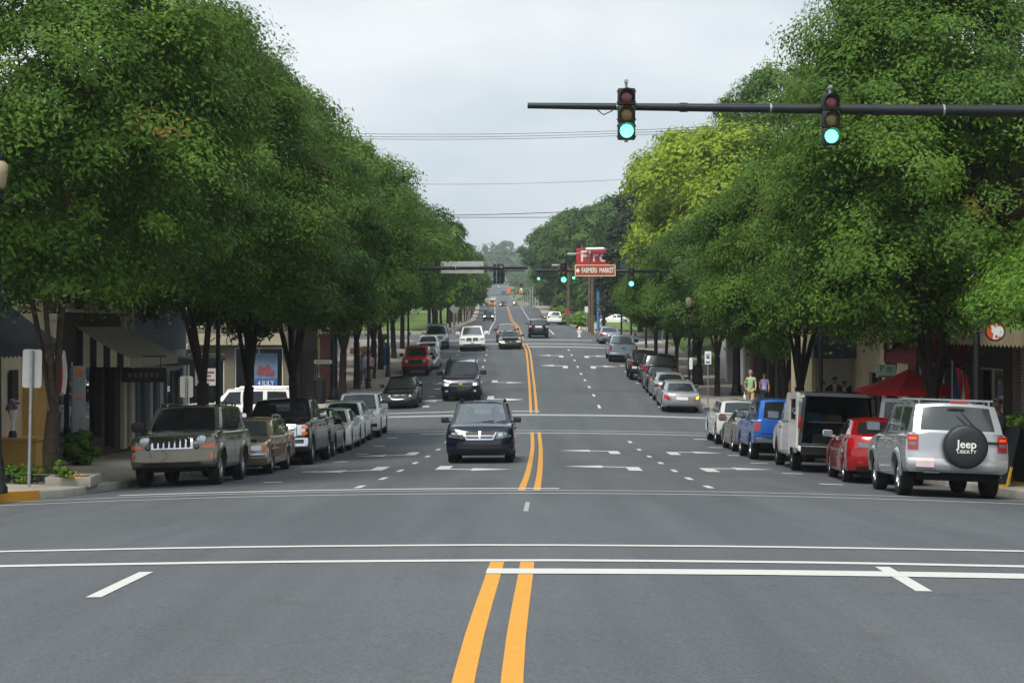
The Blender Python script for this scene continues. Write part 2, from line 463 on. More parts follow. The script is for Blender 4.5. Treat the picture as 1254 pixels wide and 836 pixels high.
# ---- pavements with kerbs
def kerb_x(side, d, d0, d1, r0, r1):
    k = xc(d) + (KR(d) if side > 0 else -KL(d))
    rec = 0
    if d - d0 < r0: t = r0 - (d - d0); rec = r0 - math.sqrt(max(0, r0*r0 - t*t))
    if d1 - d < r1: t = r1 - (d1 - d); rec = r1 - math.sqrt(max(0, r1*r1 - t*t))
    return k + side * rec
def block(side, d0, d1, r0, r1, out=40):
    dd = sorted(set([d0 + r0 * (1 - math.cos(math.pi/2*i/10)) for i in range(11)] + [d1 - r1 * (1 - math.cos(math.pi/2*i/10)) for i in range(11)] + rows(d0 + r0, d1 - r1, 1.5 if d1 < 170 else 6)))
    P, Q = MB(), MB(); vp = []; vq = []
    for d in dd:
        k = kerb_x(side, d, d0, d1, r0, r1); z = sw(k, d, side); zr = g(k, d)
        zz = lambda x: sw(x, d, side)
        xs = [k + side*.16, k + side*2, k + side*5]
        xs = [x for x in xs] + [xc(d) + side*out]
        vp.append([(x, d, zz(x)) for x in xs])
        vq.append([(k, d, zr - .15), (k, d, z - .02), (k + side*.02, d, z), (k + side*.16, d, z)])
    for i in range(len(dd) - 1):
        for j in range(3):
            a = [vp[i][j], vp[i+1][j], vp[i+1][j+1], vp[i][j+1]]; P.poly(a if side < 0 else a[::-1])
            a = [vq[i][j], vq[i+1][j], vq[i+1][j+1], vq[i][j+1]]; Q.poly(a if side < 0 else a[::-1])
    for row_p, row_q, rev in ((vp[0], vq[0], 1), (vp[-1], vq[-1], 0)):     # end kerbs along the cross streets
        for j in range(3):
            a, b = row_p[j], row_p[j+1]
            Q.poly([a, b, (b[0], b[1], b[2] - .35), (a[0], a[1], a[2] - .35)])
    struct(P.build('pavement', M_PAVE, smooth=50, merge=.001, fix=False)); struct(Q.build('kerb', M_KERB, smooth=50, merge=.0005))
block(-1, -40, 14.2, .1, 4); block(1, -40, 13.5, .1, 4)
block(-1, 28.6, 65.5, 4.2, 3); block(1, 28.2, 73, 3.5, 3)
block(-1, 83, 147, 3, 4); block(1, 82.5, 146, 3, 4)
block(-1, 163, 620, 4, 4, 30); block(1, 161, 620, 4, 4, 30)
# yellow painted kerb on the near left corner
m = MB()
dd = [28.62 + i * .16 for i in range(18)]
pts = []
for d in dd:
    k = kerb_x(-1, d, 28.6, 65.5, 4.2, 3); z = sw(k, d, -1); pts.append([(k + .012, d - .01, g(k, d)), (k + .012, d - .01, z + .004), (k - .22, d, z + .006)])
for a, b in zip(pts, pts[1:]):
    for j in range(2): m.poly([a[j], b[j], b[j+1], a[j+1]])
struct(m.build('yellow_kerb_paint', M_PY))
# ------------------------------------------------------------------ vehicles
LEV = [0, .05, .14, .28, .45, .62, .76, .87, .94, .98, 1.0]
WPROF = plin([(0,-.07),(.05,-.03),(.14,-.012),(.45,0),(.76,-.012),(.87,-.03),(.94,-.05),(.98,-.08),(1,-.13)])
WHEELS = {}
def wheel_meshes(r, w, style):
    key = (round(r, 3), w, style)
    if key in WHEELS: return WHEELS[key]
    t = MB(); rr = r * .66
    t.lathe([(rr*.98,-w*.42),(rr,-w/2),(r*.90,-w/2),(r*.97,-w*.44),(r,-w*.30),(r,w*.30),(r*.97,w*.44),(r*.90,w/2),(rr,w/2),(rr*.98,w*.42),(rr*.98,-w*.42)], 32)
    tm = t.mesh('tyre', M_RUB, 40)
    q = MB()
    q.lathe([(0,w*.10),(rr*.3,w*.12),(rr*.9,w*.02),(rr*.96,w*.30),(rr,w*.46),(rr*1.02,w*.47),(rr*1.02,-w*.4),(rr*.9,-w*.4)], 28)
    dm = None
    sp = {'five': 5, 'seven': 7, 'ten': 10, 'steel': 0}[style]
    for k in range(sp):
        a = 2*math.pi*k/sp; M = Matrix.Rotation(a, 3, 'Z')
        wid = rr * (.30 if sp == 5 else .2 if sp == 7 else .1)
        P = [(-wid*.6, rr*.12, w*.36), (wid*.6, rr*.12, w*.36), (wid*.42, rr*.96, w*.42), (-wid*.42, rr*.96, w*.42)]
        q.prism([M @ Vector(p) for p in P], (0, 0, -w*.12))
    q.lathe([(0,w*.40),(rr*.2,w*.38),(rr*.24,w*.2)], 14)
    rm = q.mesh('rim', M_RIM if style != 'steel' else M_RIMD, 35)
    WHEELS[key] = (tm, rm); return WHEELS[key]

def make_car(name, label, sp, X, d, toward, body, cat='car', group=None, yaw=None, trim=None, yawoff=0.0, glassm=None):
    """X,d = middle of the end that faces the camera; toward=True when the front faces the camera"""
    L, Wd, H = sp['L'], sp['W'], sp['H']; L2 = L / 2
    cd = d + L2
    head = math.atan2(xc(cd + 1) - xc(cd - 1), 2)
    if yaw is None:
        cx = X + math.tan(head) * L2
        yaw = (-math.pi/2 if toward else math.pi/2) - head + yawoff
        cpos = (cx, cd)
    else:
        cpos = (X, d)
    fw = Vector((math.cos(yaw), math.sin(yaw))); lf = Vector((-fw.y, fw.x))
    G = lambda v: g(cpos[0] + v.x, cpos[1] + v.y)
    b = sp['wb'] / 2; t = Wd/2 - .15
    pitch = -math.atan2(G(fw*b) - G(-fw*b), 2*b); roll = math.atan2(G(lf*t) - G(-lf*t), 2*t)
    z0 = (G(fw*b) + G(-fw*b) + G(lf*t) + G(-lf*t)) / 4
    root = empty(name, (cpos[0], cpos[1], z0), (roll, pitch, yaw), label, cat, group)
    trim = trim or M_BLACK; GL = glassm or M_GLASS
    ztop = pchip([(L2 - a, z) for a, z in sp['hood']][::-1])
    clr, nose, tail = sp['clr'], sp.get('nose', sp['clr'] + .03), sp.get('tail', sp['clr'] + .08)
    r = sp['r']; ra = r + sp.get('archgap', .06)
    xw = [L2 - sp['fo'], L2 - sp['fo'] - sp['wb']]
    def zbot(x):
        z = clr
        if x > xw[0]: z = clr + (nose - clr) * min(1, (x - xw[0]) / (L2 - xw[0]) * 1.5)
        if x < xw[1]: z = clr + (tail - clr) * min(1, (xw[1] - x) / (L2 + xw[1]) * 1.5)
        for c in xw:
            if abs(x - c) < ra: z = max(z, r + math.sqrt(ra*ra - (x-c)**2))
        return z
    foff, roff = plin(sp['fprof']), plin(sp['rprof'])
    cf, nf, cr, nr = sp.get('cf', .12), sp.get('nf', 4), sp.get('cr', .08), sp.get('nr', 5)
    sm = lambda X_: max(0, (abs(X_) - .72) / .28) ** 2
    def wk(k): return Wd/2 + WPROF(k)
    def pos(Xn, Yn, k):
        x0 = L2 * Xn
        zb, zt = zbot(x0), ztop(x0)
        z = zb + (zt - zb) * k
        x = x0 + (foff(k) if Xn > 0 else -roff(k)) * sm(Xn)
        return (x, wk(k) * Yn, z)
    # half outline, front centre -> side -> rear centre
    half = []
    NF = 8
    for j in range(NF): Y = 1 - (1 - j/NF) ** 1.6; half.append((1 - cf * Y**nf, Y))
    xs = set([1 - cf, -(1 - cr)] + [(1-cf) - (2-cf-cr) * i/26 for i in range(27)])
    for c in xw:
        for i in range(13):
            a = math.pi * i / 12
            xs.add((c + ra * math.cos(a)) / L2)
        xs.add((c + ra + .004) / L2); xs.add((c - ra - .004) / L2)
    xs = sorted([x for x in xs if -(1-cr) <= x <= 1-cf], reverse=True)
    cl = [xs[0]]
    for x in xs[1:]:
        if cl[-1] - x > .0012: cl.append(x)
    half += [(x, 1.0) for x in cl]
    for j in range(NF - 1, -1, -1): Y = 1 - (1 - j/NF) ** 1.6; half.append((-(1 - cr * Y**nr), Y))
    nh = len(half)
    m = MB()
    ring = [(h[0], h[1]) for h in half] + [(h[0], -h[1]) for h in half[::-1][1:-1]]
    nr_ = len(ring)
    vs = [pos(Xn, Yn, k) for k in LEV for Xn, Yn in ring]
    fs = []
    hole = sp.get('rear_hole')
    for i in range(len(LEV) - 1):
        for j in range(nr_):
            j2 = (j + 1) % nr_
            if hole and ring[j][0] < -(1 - cr) + .002 and ring[j2][0] < -(1-cr) + .002 and max(abs(ring[j][1]), abs(ring[j2][1])) <= .985 and LEV[i] >= hole: continue
            fs.append((i*nr_ + j, i*nr_ + j2, (i+1)*nr_ + j2, (i+1)*nr_ + j))
    m.add(vs, fs)
    NV = 8; crown = sp.get('crown', .035)
    rows_ = []
    for (Xn, Yn) in half:
        x, y, z = pos(Xn, Yn, 1.0); fade = min(1, (1 - abs(Xn)) * 5) if Xn > 0 else min(1, (1-abs(Xn))*8)
        # open load bed: top dips inside the rails
        rows_.append([(x, y*(1 - 2*v/NV), z + crown * fade * (1 - (1 - 2*v/NV)**2)) for v in range(NV + 1)])
    b0 = [p for rw in rows_ for p in rw]; f0 = []
    for i in range(nh - 1):
        for v in range(NV): a = i*(NV+1)+v; f0.append((a, a+1, a+NV+2, a+NV+1))
    m.add(b0, f0)
    bo = m.build('body', body, root, smooth=38, merge=.002)
    # dark floor and wheel wells
    u = MB()
    if not hole: u.box((0, 0, (clr + sp['belt'] - .1)/2), (L - .5, Wd - .56, sp['belt'] - .1 - clr + .06))
    else: u.box((0, 0, clr + .1), (L - .3, Wd - .5, .2))
    for c in xw:
        for sgn in (1, -1):
            A = [(c + (ra+.005) * math.cos(math.pi*i/14), r + (ra+.005) * math.sin(math.pi*i/14)) for i in range(15)]
            for (x1, z1), (x2, z2) in zip(A, A[1:]):
                u.poly([(x1, sgn*(Wd/2-.03), z1), (x2, sgn*(Wd/2-.03), z2), (x2, sgn*(Wd/2-.4), z2), (x1, sgn*(Wd/2-.4), z1)])
    u.build('underbody', M_UNDER, root)
    # ---- surface patches that follow the skin
    def lvl(x, z): zb, zt = zbot(x), ztop(x); return max(0, min(1, (z - zb) / max(.05, zt - zb)))
    def front(y, z, off=0, side=1):
        Lx = L2 * .97 * side
        k = lvl(Lx, z); w = wk(k); Y = min(1, abs(y) / w)
        if side > 0: Xn = 1 - cf * Y**nf; x = L2*Xn + foff(k) * sm(Xn) + off
        else: Xn = 1 - cr * Y**nr; x = -(L2*Xn + roff(k) * sm(Xn)) - off
        return (x, y, z)
    def sidef(x, z, off=0, sgn=1): return (x, sgn * (wk(lvl(x, z)) + off), z)
    def patch(nm, mt, quad, off, fn, par=None, nu=6, nv=4, lab=None, depth=.05, smooth=40):
        """quad = 4 corners (a,b) counter-clockwise"""
        p = MB()
        def at(s, t, o):
            a = (quad[0][0]*(1-s) + quad[1][0]*s)*(1-t) + (quad[3][0]*(1-s) + quad[2][0]*s)*t
            b_ = (quad[0][1]*(1-s) + quad[1][1]*s)*(1-t) + (quad[3][1]*(1-s) + quad[2][1]*s)*t
            return fn(a, b_, o)
        p.grid(lambda s, t: at(s, t, off), nu, nv)
        E = [(i/nu, 0) for i in range(nu+1)] + [(1, j/nv) for j in range(1, nv+1)] + [(1-i/nu, 1) for i in range(1, nu+1)] + [(0, 1-j/nv) for j in range(1, nv)]
        for (s1, t1), (s2, t2) in zip(E, E[1:] + E[:1]):
            p.poly([at(s1, t1, off), at(s2, t2, off), at(s2, t2, off - depth), at(s1, t1, off - depth)])
        o = p.build(nm, mt, par or root, smooth=smooth, merge=.0005)
        if lab: o['label'] = lab
        return o
    # ---- greenhouse
    if 'gh' in sp:
        a0, a1, a2, a3 = sp['gh']; xf0, xf1, xr1, xr0 = L2 - a0, L2 - a1, L2 - a2, L2 - a3
        zr = H; arc = sp.get('arc', .04)
        wb_ = Wd/2 + sp.get('shoulder', -.075); wt = Wd/2 * sp.get('tum', .78)
        bf, br = sp.get('bulge', .10), sp.get('rbulge', .05)
        def Sf(s, t, sgn=1, off=0):
            xb = xf0 + (xr0 - xf0)*s; xt = xf1 + (xr1 - xf1)*s
            zb = ztop(max(-L2*.99, min(L2*.99, xb))) - .012; zt = zr - .055 - arc * (2*s - .9)**2
            x = xb + (xt - xb)*t; z = zb + (zt - zb)*t
            ins = .05 * max(0, (.25 - s)/.25)**2 + .04 * max(0, (s - .8)/.2)**2
            y = wb_ + (wt - wb_) * (t ** 1.25) - ins + off
            return Vector((x, sgn*y, z))
        def panel(P, cols, tb, tt, nm, mt, gm, nu=4, nv=5, parent=None):
            """frame skin with openings; cols=[(is_window, s0b, s0t, s1b, s1t)]"""
            for (w, a, b_, c, e) in cols:
                q = lambda i, t: P(a + (b_-a)*t + ((c + (e-c)*t) - (a + (b_-a)*t))*i, t)
                if not w: fr.grid(lambda i, j: q(i, j), 2, nv)
                else:
                    fr.grid(lambda i, j: q(i, j*tb), nu, 1); fr.grid(lambda i, j: q(i, tt + (1-tt)*j), nu, 1)
                    gp = MB(); gp.grid(lambda i, j: q(i, tb + (tt-tb)*j), nu, nv)
                    gp.build(nm, gm, root, smooth=60)
        fr = MB()
        for sgn in (1, -1):
            P = lambda s, t: Sf(s, t, sgn)
            cols = []; cur = (0.0, 0.0)
            for (x0, x1) in sp['win']:
                sb = lambda x: ((L2 - x) - xf0) / (xr0 - xf0); st = lambda x: ((L2 - x) - xf1) / (xr1 - xf1)
                A = (max(.035, min(.965, sb(x0))), max(.05, min(.95, st(x0)))); B = (max(.035, min(.965, sb(x1))), max(.05, min(.95, st(x1))))
                cols.append((False, cur[0], cur[1], A[0], A[1])); cols.append((True, A[0], A[1], B[0], B[1])); cur = B
            cols.append((False, cur[0], cur[1], 1.0, 1.0))
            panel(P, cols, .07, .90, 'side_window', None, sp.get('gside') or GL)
        def Pf(a, t):
            p = Sf(0, t); v = 2*a - 1
            return Vector((p.x + bf*(1 - v*v), p.y*v, p.z + (.045 * (1 - v*v) if t > 0 else .02*(1-v*v)) * (t if t > 0 else 1)))
        def Pr(a, t):
            p = Sf(1, t); v = 2*a - 1
            return Vector((p.x - br*(1 - v*v), p.y*v, p.z + .045*(1 - v*v)*t))
        wm = .075
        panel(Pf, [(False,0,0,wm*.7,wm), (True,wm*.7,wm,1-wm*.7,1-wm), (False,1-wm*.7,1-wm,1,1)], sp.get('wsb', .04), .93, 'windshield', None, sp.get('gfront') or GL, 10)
        if not sp.get('no_rear'):
            rb = sp.get('rwb', .10); wr = .085
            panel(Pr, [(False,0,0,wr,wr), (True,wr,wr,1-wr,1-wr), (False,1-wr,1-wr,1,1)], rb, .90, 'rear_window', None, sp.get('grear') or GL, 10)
        def Pt(s, a):
            v = 2*a - 1; e = Sf(s, 1)
            x = e.x + bf*(1-v*v)*max(0, 1 - s*3)**2 - br*(1-v*v)*max(0, s*3-2)**2
            return Vector((x, e.y*v, e.z + .045*(1 - v*v) + .012*(1-abs(v)**6)))
        fr.grid(Pt, 14, 12)
        fr.build('roof', sp.get('roofmat') or body, root, smooth=42, merge=.012)
        # seats
        if sp.get('seats', True):
            st = MB(); bz = sp['belt']
            for yy in (.36, -.36):
                sx = xf0 - (a2 - a0)*.0 - sp.get('seatback', 1.05)
                st.box((sx, yy*Wd/1.8, bz - .05), (.16, .5, .62), Matrix.Rotation(R(-12), 3, 'Y'), .06)
                st.box((sx - .11, yy*Wd/1.8, bz + .34), (.1, .26, .2), None, .05)
            if L > 3 and a3 - a0 > 2.2: st.box((xf0 - sp.get('seatback', 1.05) - .95, 0, bz - .06), (.18, Wd*.66, .6), Matrix.Rotation(R(-12), 3, 'Y'), .06)
            st.build('seats', M_SEAT, root, smooth=40)
            sw_ = MB(); c = Vector((xf0 - .42, Wd*.2, bz - .02))
            ring_ = [c + Vector((.19*math.sin(a)*.45, .19*math.cos(a), .19*math.sin(a)*.9)) for a in [2*math.pi*i/16 for i in range(17)]]
            sw_.tube(ring_, .016, 6); sw_.build('steering_wheel', M_BLACK, root, smooth=60)
        # door mirrors
        mx = xf0 - sp.get('mirx', .22)
        for sgn in (1, -1):
            mm = MB(); k = sp.get('mir', 1.0)
            mm.box((mx, sgn*(Wd/2 + .09*k), ztop(mx) + .09*k), (.12*k, .24*k, .17*k), Matrix.Rotation(R(-8*sgn), 3, 'Z'), .05*k)
            mm.box((mx, sgn*(Wd/2 - .02), ztop(mx) + .03), (.08, .14, .05))
            mo = mm.build('mirror', sp.get('mirmat') or body, root, smooth=50)
            gm = MB(); gm.box((mx - .062*k, sgn*(Wd/2 + .09*k), ztop(mx) + .09*k), (.006, .19*k, .12*k), Matrix.Rotation(R(-8*sgn), 3, 'Z')); gm.build('mirror_glass', M_MIRG, mo)
        # wipers
        wp = MB()
        for yy in (.1, -.45):
            p0 = Pf(.5 - yy/Wd, .03); p1 = Pf(min(.95, .5 - yy/Wd + .28), .12)
            wp.tube([p0 + Vector((.03,0,.01)), (p0+p1)/2 + Vector((.035,0,.01)), p1 + Vector((.02,0,.01))], .012, 5)
        wp.build('wiper', M_BLACK, root)
        if sp.get('rack'):
            kind = sp['rack']; rmat = sp.get('rackmat') or M_STEEL
            s0, s1 = sp.get('rackspan', (.12, .95))
            for sgn in (1, -1):
                P = [Sf(s0 + (s1-s0)*i/8, 1, sgn) + Vector((0, -sgn*.09, .085)) for i in range(9)]
                rk = MB(); rk.tube(P, .022, 6)
                for i in (0, 3, 6, 8): rk.tube([P[i] - Vector((0,0,.09)), P[i]], .02, 6)
                rk.build('roof_rail', rmat, root, smooth=50)
            if kind == 'bars':
                for s in (.42, .93):
                    a, b_ = Sf(s, 1, 1), Sf(s, 1, -1)
                    rk = MB(); rk.box(((a.x+b_.x)/2, 0, a.z + .1), (.09, (a.y-b_.y) - .04, .03)); rk.build('rack_bar', rmat, root)
    # ---- wheels
    tm, rm = wheel_meshes(r, sp.get('tw', .22), sp.get('rim', 'five'))
    for c in xw:
        for sgn in (1, -1):
            we = empty('wheel', (c, sgn*(Wd/2 - sp.get('tw', .22)/2 - .025), r), (-sgn*math.pi/2, 0.4*c, 0), parent=root)
            link('tyre', tm, we); link('rim', rm, we)
    # ---- doors, handles, flares, cladding
    for (x0, x1) in sp.get('doors', []):
        for sgn in (1, -1):
            fn = lambda a, b_, o, s=sgn: sidef(a, b_, o, s)
            zt = ztop((L2-x0+L2-x1)/2) - .075
            dr = patch('door', body, [(L2-x0-.012, clr+.1), (L2-x1+.012, clr+.1), (L2-x1+.012, zt), (L2-x0-.012, zt)], .007, fn, None, 6, 6, depth=.03)
            hx = L2 - x1 + .17
            hb = MB(); p = sidef(hx, zt - .1, .03, sgn); hb.box(p, (.2, .03, .04), None, .012); hb.build('handle', sp.get('hanmat') or body, dr, smooth=50)
    if sp.get('flare'):
        fw_ = sp['flare']; fm = sp.get('flaremat') or body
        for c in xw:
            for sgn in (1, -1):
                q = MB()
                def fl(i, j):
                    a = math.pi * (.0 + 1.0*i); rad = ra - .012 + fw_ * j
                    o = .055 * ((1 - j)**.6 if 0 < j else 1) * (.2 + .8*max(0, math.sin(a)))
                    x = c + rad*math.cos(a); z = r + rad*math.sin(a)
                    return (x, sgn*(wk(.5) + o), max(z, clr - .05))
                q.grid(fl, 16, 3)
                q.grid(lambda i, j: (c + (ra-.012)*math.cos(math.pi*(0+1.0*i)), sgn*(wk(.5) + .055*(.2 + .8*math.sin(math.pi*i)) - .14*j), max(r + (ra-.012)*math.sin(math.pi*(0+1.0*i)), clr-.05)), 16, 1)
                q.build('fender_flare', fm, root, smooth=40, merge=.001)
    for (x0, x1, z0_, z1_, mt, nm) in sp.get('side', []):
        for sgn in (1, -1):
            patch(nm, mt, [(L2-x0, z0_), (L2-x1, z0_), (L2-x1, z1_), (L2-x0, z1_)], .012, (lambda a, b_, o, s=sgn: sidef(a, b_, o, s)), None, 8, 2)
    for key, sgn_ in (('front', 1), ('rear', -1)):
        for item in sp.get(key, []):
            nm, mt, quad, off = item[:4]; mir = len(item) > 4 and item[4]
            fn = lambda a, b_, o: front(a, b_, o, sgn_)
            patch(nm, mt if mt else body, quad, off, fn, None, 8, 3)
            if mir: patch(nm, mt if mt else body, [(-a, z) for a, z in quad], off, fn, None, 8, 3)
    root['L'] = L
    return root, front, Sf if 'gh' in sp else None

def rect(y0, y1, z0, z1): return [(y0, z0), (y1, z0), (y1, z1), (y0, z1)]

# ---- vehicle kinds -------------------------------------------------
def suv_spec(**k):
    s = dict(L=4.7, W=1.85, H=1.76, wb=2.7, fo=.92, r=.37, clr=.27, nose=.30, tail=.38, belt=1.12, tw=.24,
             hood=[(0,.92),(.25,1.02),(.9,1.07),(1.25,1.10),(2.6,1.12),(4.7,1.16)], gh=(1.22,1.86,4.25,4.58), tum=.80, arc=.03,
             win=[(1.55,2.5),(2.6,3.5),(3.62,4.38)], doors=[(1.35,2.55),(2.55,3.6)], fprof=[(0,-.10),(.2,0),(.5,.0),(.8,-.06),(1,-.14)], rprof=[(0,-.08),(.2,0),(.5,-.02),(1,-.08)],
             rack='rails', gside=M_GLASSP, grear=M_GLASSP, mir=1.1)
    s.update(k); return s
def sedan_spec(**k):
    s = dict(L=4.75, W=1.80, H=1.45, wb=2.75, fo=.95, r=.325, clr=.20, nose=.20, tail=.28, belt=.96, tw=.21,
             hood=[(0,.66),(.25,.76),(.8,.88),(1.3,.95),(2.6,.97),(3.8,1.0),(4.4,1.0),(4.75,.94)], gh=(1.25,2.1,3.2,4.05), tum=.72, arc=.05,
             win=[(1.5,2.6),(2.68,3.62)], doors=[(1.45,2.65),(2.65,3.7)], fprof=[(0,-.10),(.25,0),(.5,0),(.75,-.08),(1,-.22)], rprof=[(0,-.10),(.3,0),(.55,0),(.8,-.04),(1,-.10)], cf=.16, nf=3.2, cr=.12, nr=3.6)
    s.update(k); return s
def hatch_spec(**k):
    s = sedan_spec(L=4.1, hood=[(0,.70),(.25,.82),(.7,.95),(.95,.99),(2.4,1.0),(4.1,1.04)], gh=(.95,1.75,3.4,3.95), H=1.5, wb=2.55, fo=.82, win=[(1.35,2.25),(2.33,3.15),(3.22,3.7)], doors=[(1.2,2.28),(2.28,3.25)], belt=1.0,
                   rprof=[(0,-.10),(.3,0),(.6,-.02),(1,-.1)])
    s.update(k); return s
def pickup_spec(**k):
    s = dict(L=5.8, W=2.02, H=1.88, wb=3.65, fo=.98, r=.39, clr=.36, nose=.40, tail=.50, belt=1.25, tw=.26,
             hood=[(0,1.12),(.15,1.17),(1.0,1.21),(1.45,1.24),(3.8,1.25),(4.0,1.28),(5.8,1.30)], gh=(1.42,2.12,3.62,3.78), tum=.78, arc=.03, crown=.03,
             win=[(1.75,2.72),(2.84,3.58)], doors=[(1.55,2.78),(2.78,3.75)], fprof=[(0,-.06),(.12,.04),(.3,.05),(.36,0),(.8,-.02),(1,-.10)], rprof=[(0,-.02),(.2,.08),(.25,0),(1,0)], cf=.06, nf=4, cr=.03, nr=8, mir=1.5, seatback=1.1)
    s.update(k); return s

def fr_modern(z0, z1, w, lens=M_LENS, gr=M_BLACK, nose=.3, gw=.42):
    """swept headlamps, centre grille, lower intake, plate space"""
    return [('headlight', lens, [(gw+.06, z0+.02), (w, z0+.07), (w-.03, z1), (gw+.04, z1-.05)], .012, True),
            ('grille', gr, [(-gw+.08, z0), (gw-.08, z0), (gw, z1-.06), (-gw, z1-.06)], .008),
            ('lower_grille', M_BLACK, rect(-.48, .48, nose+.08, nose+.2), .006), ]
def rr_modern(z0, z1, w, plate_z, red=M_RED, k=.34, bump=(.4, .62)):
    return [('tail_light', red, [(w-k, z0+.04), (w, z0), (w-.01, z1), (w-k+.05, z1-.03)], .012, True),
            ('license_plate', M_PLATE, rect(-.16, .16, plate_z, plate_z+.16), .014),
            ('bumper_lip', M_BLACK, rect(-w*.8, w*.8, bump[0]-.12, bump[0]-.04), .01)]
P_BRONZE = paint('bronze', rgb(116, 109, 94), .5, .26)
P_SILVER = paint('silver', rgb(168, 170, 172), .55, .36)
P_SILVERL = paint('light_silver', rgb(170, 173, 176), .5, .34)
P_WHITE = paint('white', rgb(238, 238, 234), .0, .3)
P_NAVY = paint('navy', rgb(17, 25, 46), .35, .28)
P_NAVY2 = paint('deep_blue', rgb(16, 24, 38), .35, .28)
P_BLACK = paint('black', rgb(13, 14, 16), .2, .26)
P_CHAR = paint('charcoal', rgb(30, 33, 37), .35, .3)
P_TAN = paint('tan', rgb(160, 144, 112), .4, .3)
P_RED = paint('red', rgb(158, 12, 24), .2, .26)
P_ORED = paint('orange_red', rgb(206, 42, 30), .05, .34)
P_MAROON = paint('maroon', rgb(112, 34, 42), .35, .34)
P_BLUE = paint('bright_blue', rgb(16, 88, 176), .15, .3)
P_ICE = paint('ice_blue', rgb(150, 168, 180), .45, .34)
P_GREIGE = paint('greige', rgb(142, 136, 126), .5, .36)
P_YEL = paint('taxi_yellow', rgb(226, 158, 28), .0, .36)
P_GREY = paint('gunmetal', rgb(70, 72, 74), .45, .32)
M_GREY = P_GREY
M_WOODGR = mat('woodgrain_vinyl', rgb(122, 80, 50), .5, var=.28, scale=5)

def liberty(**k):
    s = suv_spec(L=4.43, W=1.82, H=1.74, wb=2.65, fo=.78, r=.375, clr=.34, nose=.40, tail=.46, belt=1.12, tw=.24, rim='five',
        hood=[(0,.98),(.12,1.05),(.6,1.10),(1.15,1.14),(2.6,1.15),(4.43,1.17)], gh=(1.12,1.72,4.1,4.36), tum=.81, arc=.025,
        win=[(1.42,2.25),(2.36,3.08),(3.22,4.0)], doors=[(1.2,2.3),(2.3,3.2)], cf=.06, nf=3.5, cr=.05, nr=5,
        fprof=[(0,-.06),(.06,.02),(.3,.05),(.4,.0),(.8,-.02),(1,-.10)], rprof=[(0,-.02),(.1,.06),(.30,.06),(.36,0),(1,-.03)], flare=.10, mir=1.25, mirmat=M_BLACK)
    s.update(k); return s
def seven_slot(root, front, L2, zc_, w, h, pmat, slots=7, chrome=M_CHROME):
    m = MB(); m.grid(lambda s, t: front(-w + 2*w*s, zc_ - h/2 + h*t, .022), 12, 3)
    E = [(-w, -1), (w, -1), (w, 1), (-w, 1)]
    for i in range(4):
        a, b = E[i], E[(i+1) % 4]
        m.poly([front(a[0], zc_ + a[1]*h/2, .022), front(b[0], zc_ + b[1]*h/2, .022), front(b[0], zc_ + b[1]*h/2, -.03), front(a[0], zc_ + a[1]*h/2, -.03)])
    gr = m.build('grille', chrome, root, smooth=40, merge=.0005)
    for i in range(slots):
        y = (-(slots-1)/2 + i) * (2*w*.93/slots)
        q = MB(); p = front(y, zc_, .026)
        sw_ = 2*w*.93/slots*.34
        pts = [(p[0], y + sw_*a, zc_ + h*.40*b) for a, b in ((-1,-.9),(-.6,-1),(.6,-1),(1,-.9),(1,.9),(.6,1),(-.6,1),(-1,.9))]
        q.prism(pts, (.006, 0, 0)); q.build('grille_slot', M_BLACK, gr)
    return gr
def round_lamp(root, p, r, lens=M_LENS, ring=M_CHROME, nm='headlight', sgn=1):
    M = Matrix.Translation(p) @ Matrix.Rotation(sgn*math.pi/2, 4, 'Y')
    m = MB(); m.lathe([(r, -.06), (r, .005), (r*.93, .014), (r*.7, .028), (r*.35, .036), (.001, .038)], 20, M); o = m.build(nm, lens, root, smooth=50)
    q = MB(); q.lathe([(r*1.0,-.05),(r*1.12,-.02),(r*1.12,.012),(r*1.0,.022),(r*.98,.005)], 20, M); q.build('bezel', ring, o, smooth=40)
    return o

# ---- left kerb, facing the camera --------------------------------------------------------
sp = liberty(hood=[(0,1.0),(.12,1.08),(.6,1.12),(1.15,1.16),(2.6,1.16),(4.43,1.18)], rack='rails', rackmat=M_BLACK, side=[(1.35,3.05,.52,.60,P_BRONZE,'side_moulding')],
    front=[('bumper', P_BRONZE, [(-.86,.46),(.86,.46),(.86,.74),(-.86,.74)], .05), ('bumper_valance', M_BLACK, rect(-.62,.62,.45,.52), .07),
           ('turn_signal', M_AMB, [(.60,.80),(.885,.80),(.885,.885),(.66,.87)], .03, True), ('side_marker', M_AMB, rect(.80,.86,.60,.70), .062, True)])
r_, fr_, _ = make_car('parked_suv', 'bronze boxy SUV with bright seven-slot grille and round headlamps, first at the left kerb', sp, -7.12, 36.0, True, P_BRONZE, 'suv', 'vehicles parked along the left kerb', glassm=M_GLASS)
gx = seven_slot(r_, fr_, 2.2, .92, .44, .25, P_BRONZE)
for s in (1, -1):
    round_lamp(r_, Vector(fr_(s*.60, .965, .0)), .108); round_lamp(r_, Vector(fr_(s*.52, .83, .02)), .045, M_LENSD, M_BLACK, 'fog_lamp')
p = fr_(0, 1.06, .03)
text_mesh('badge_letters', 'Jeep', .1, M_CHROME, r_, (p[0]-.01, 0, 1.085), (R(62), 0, R(90)))

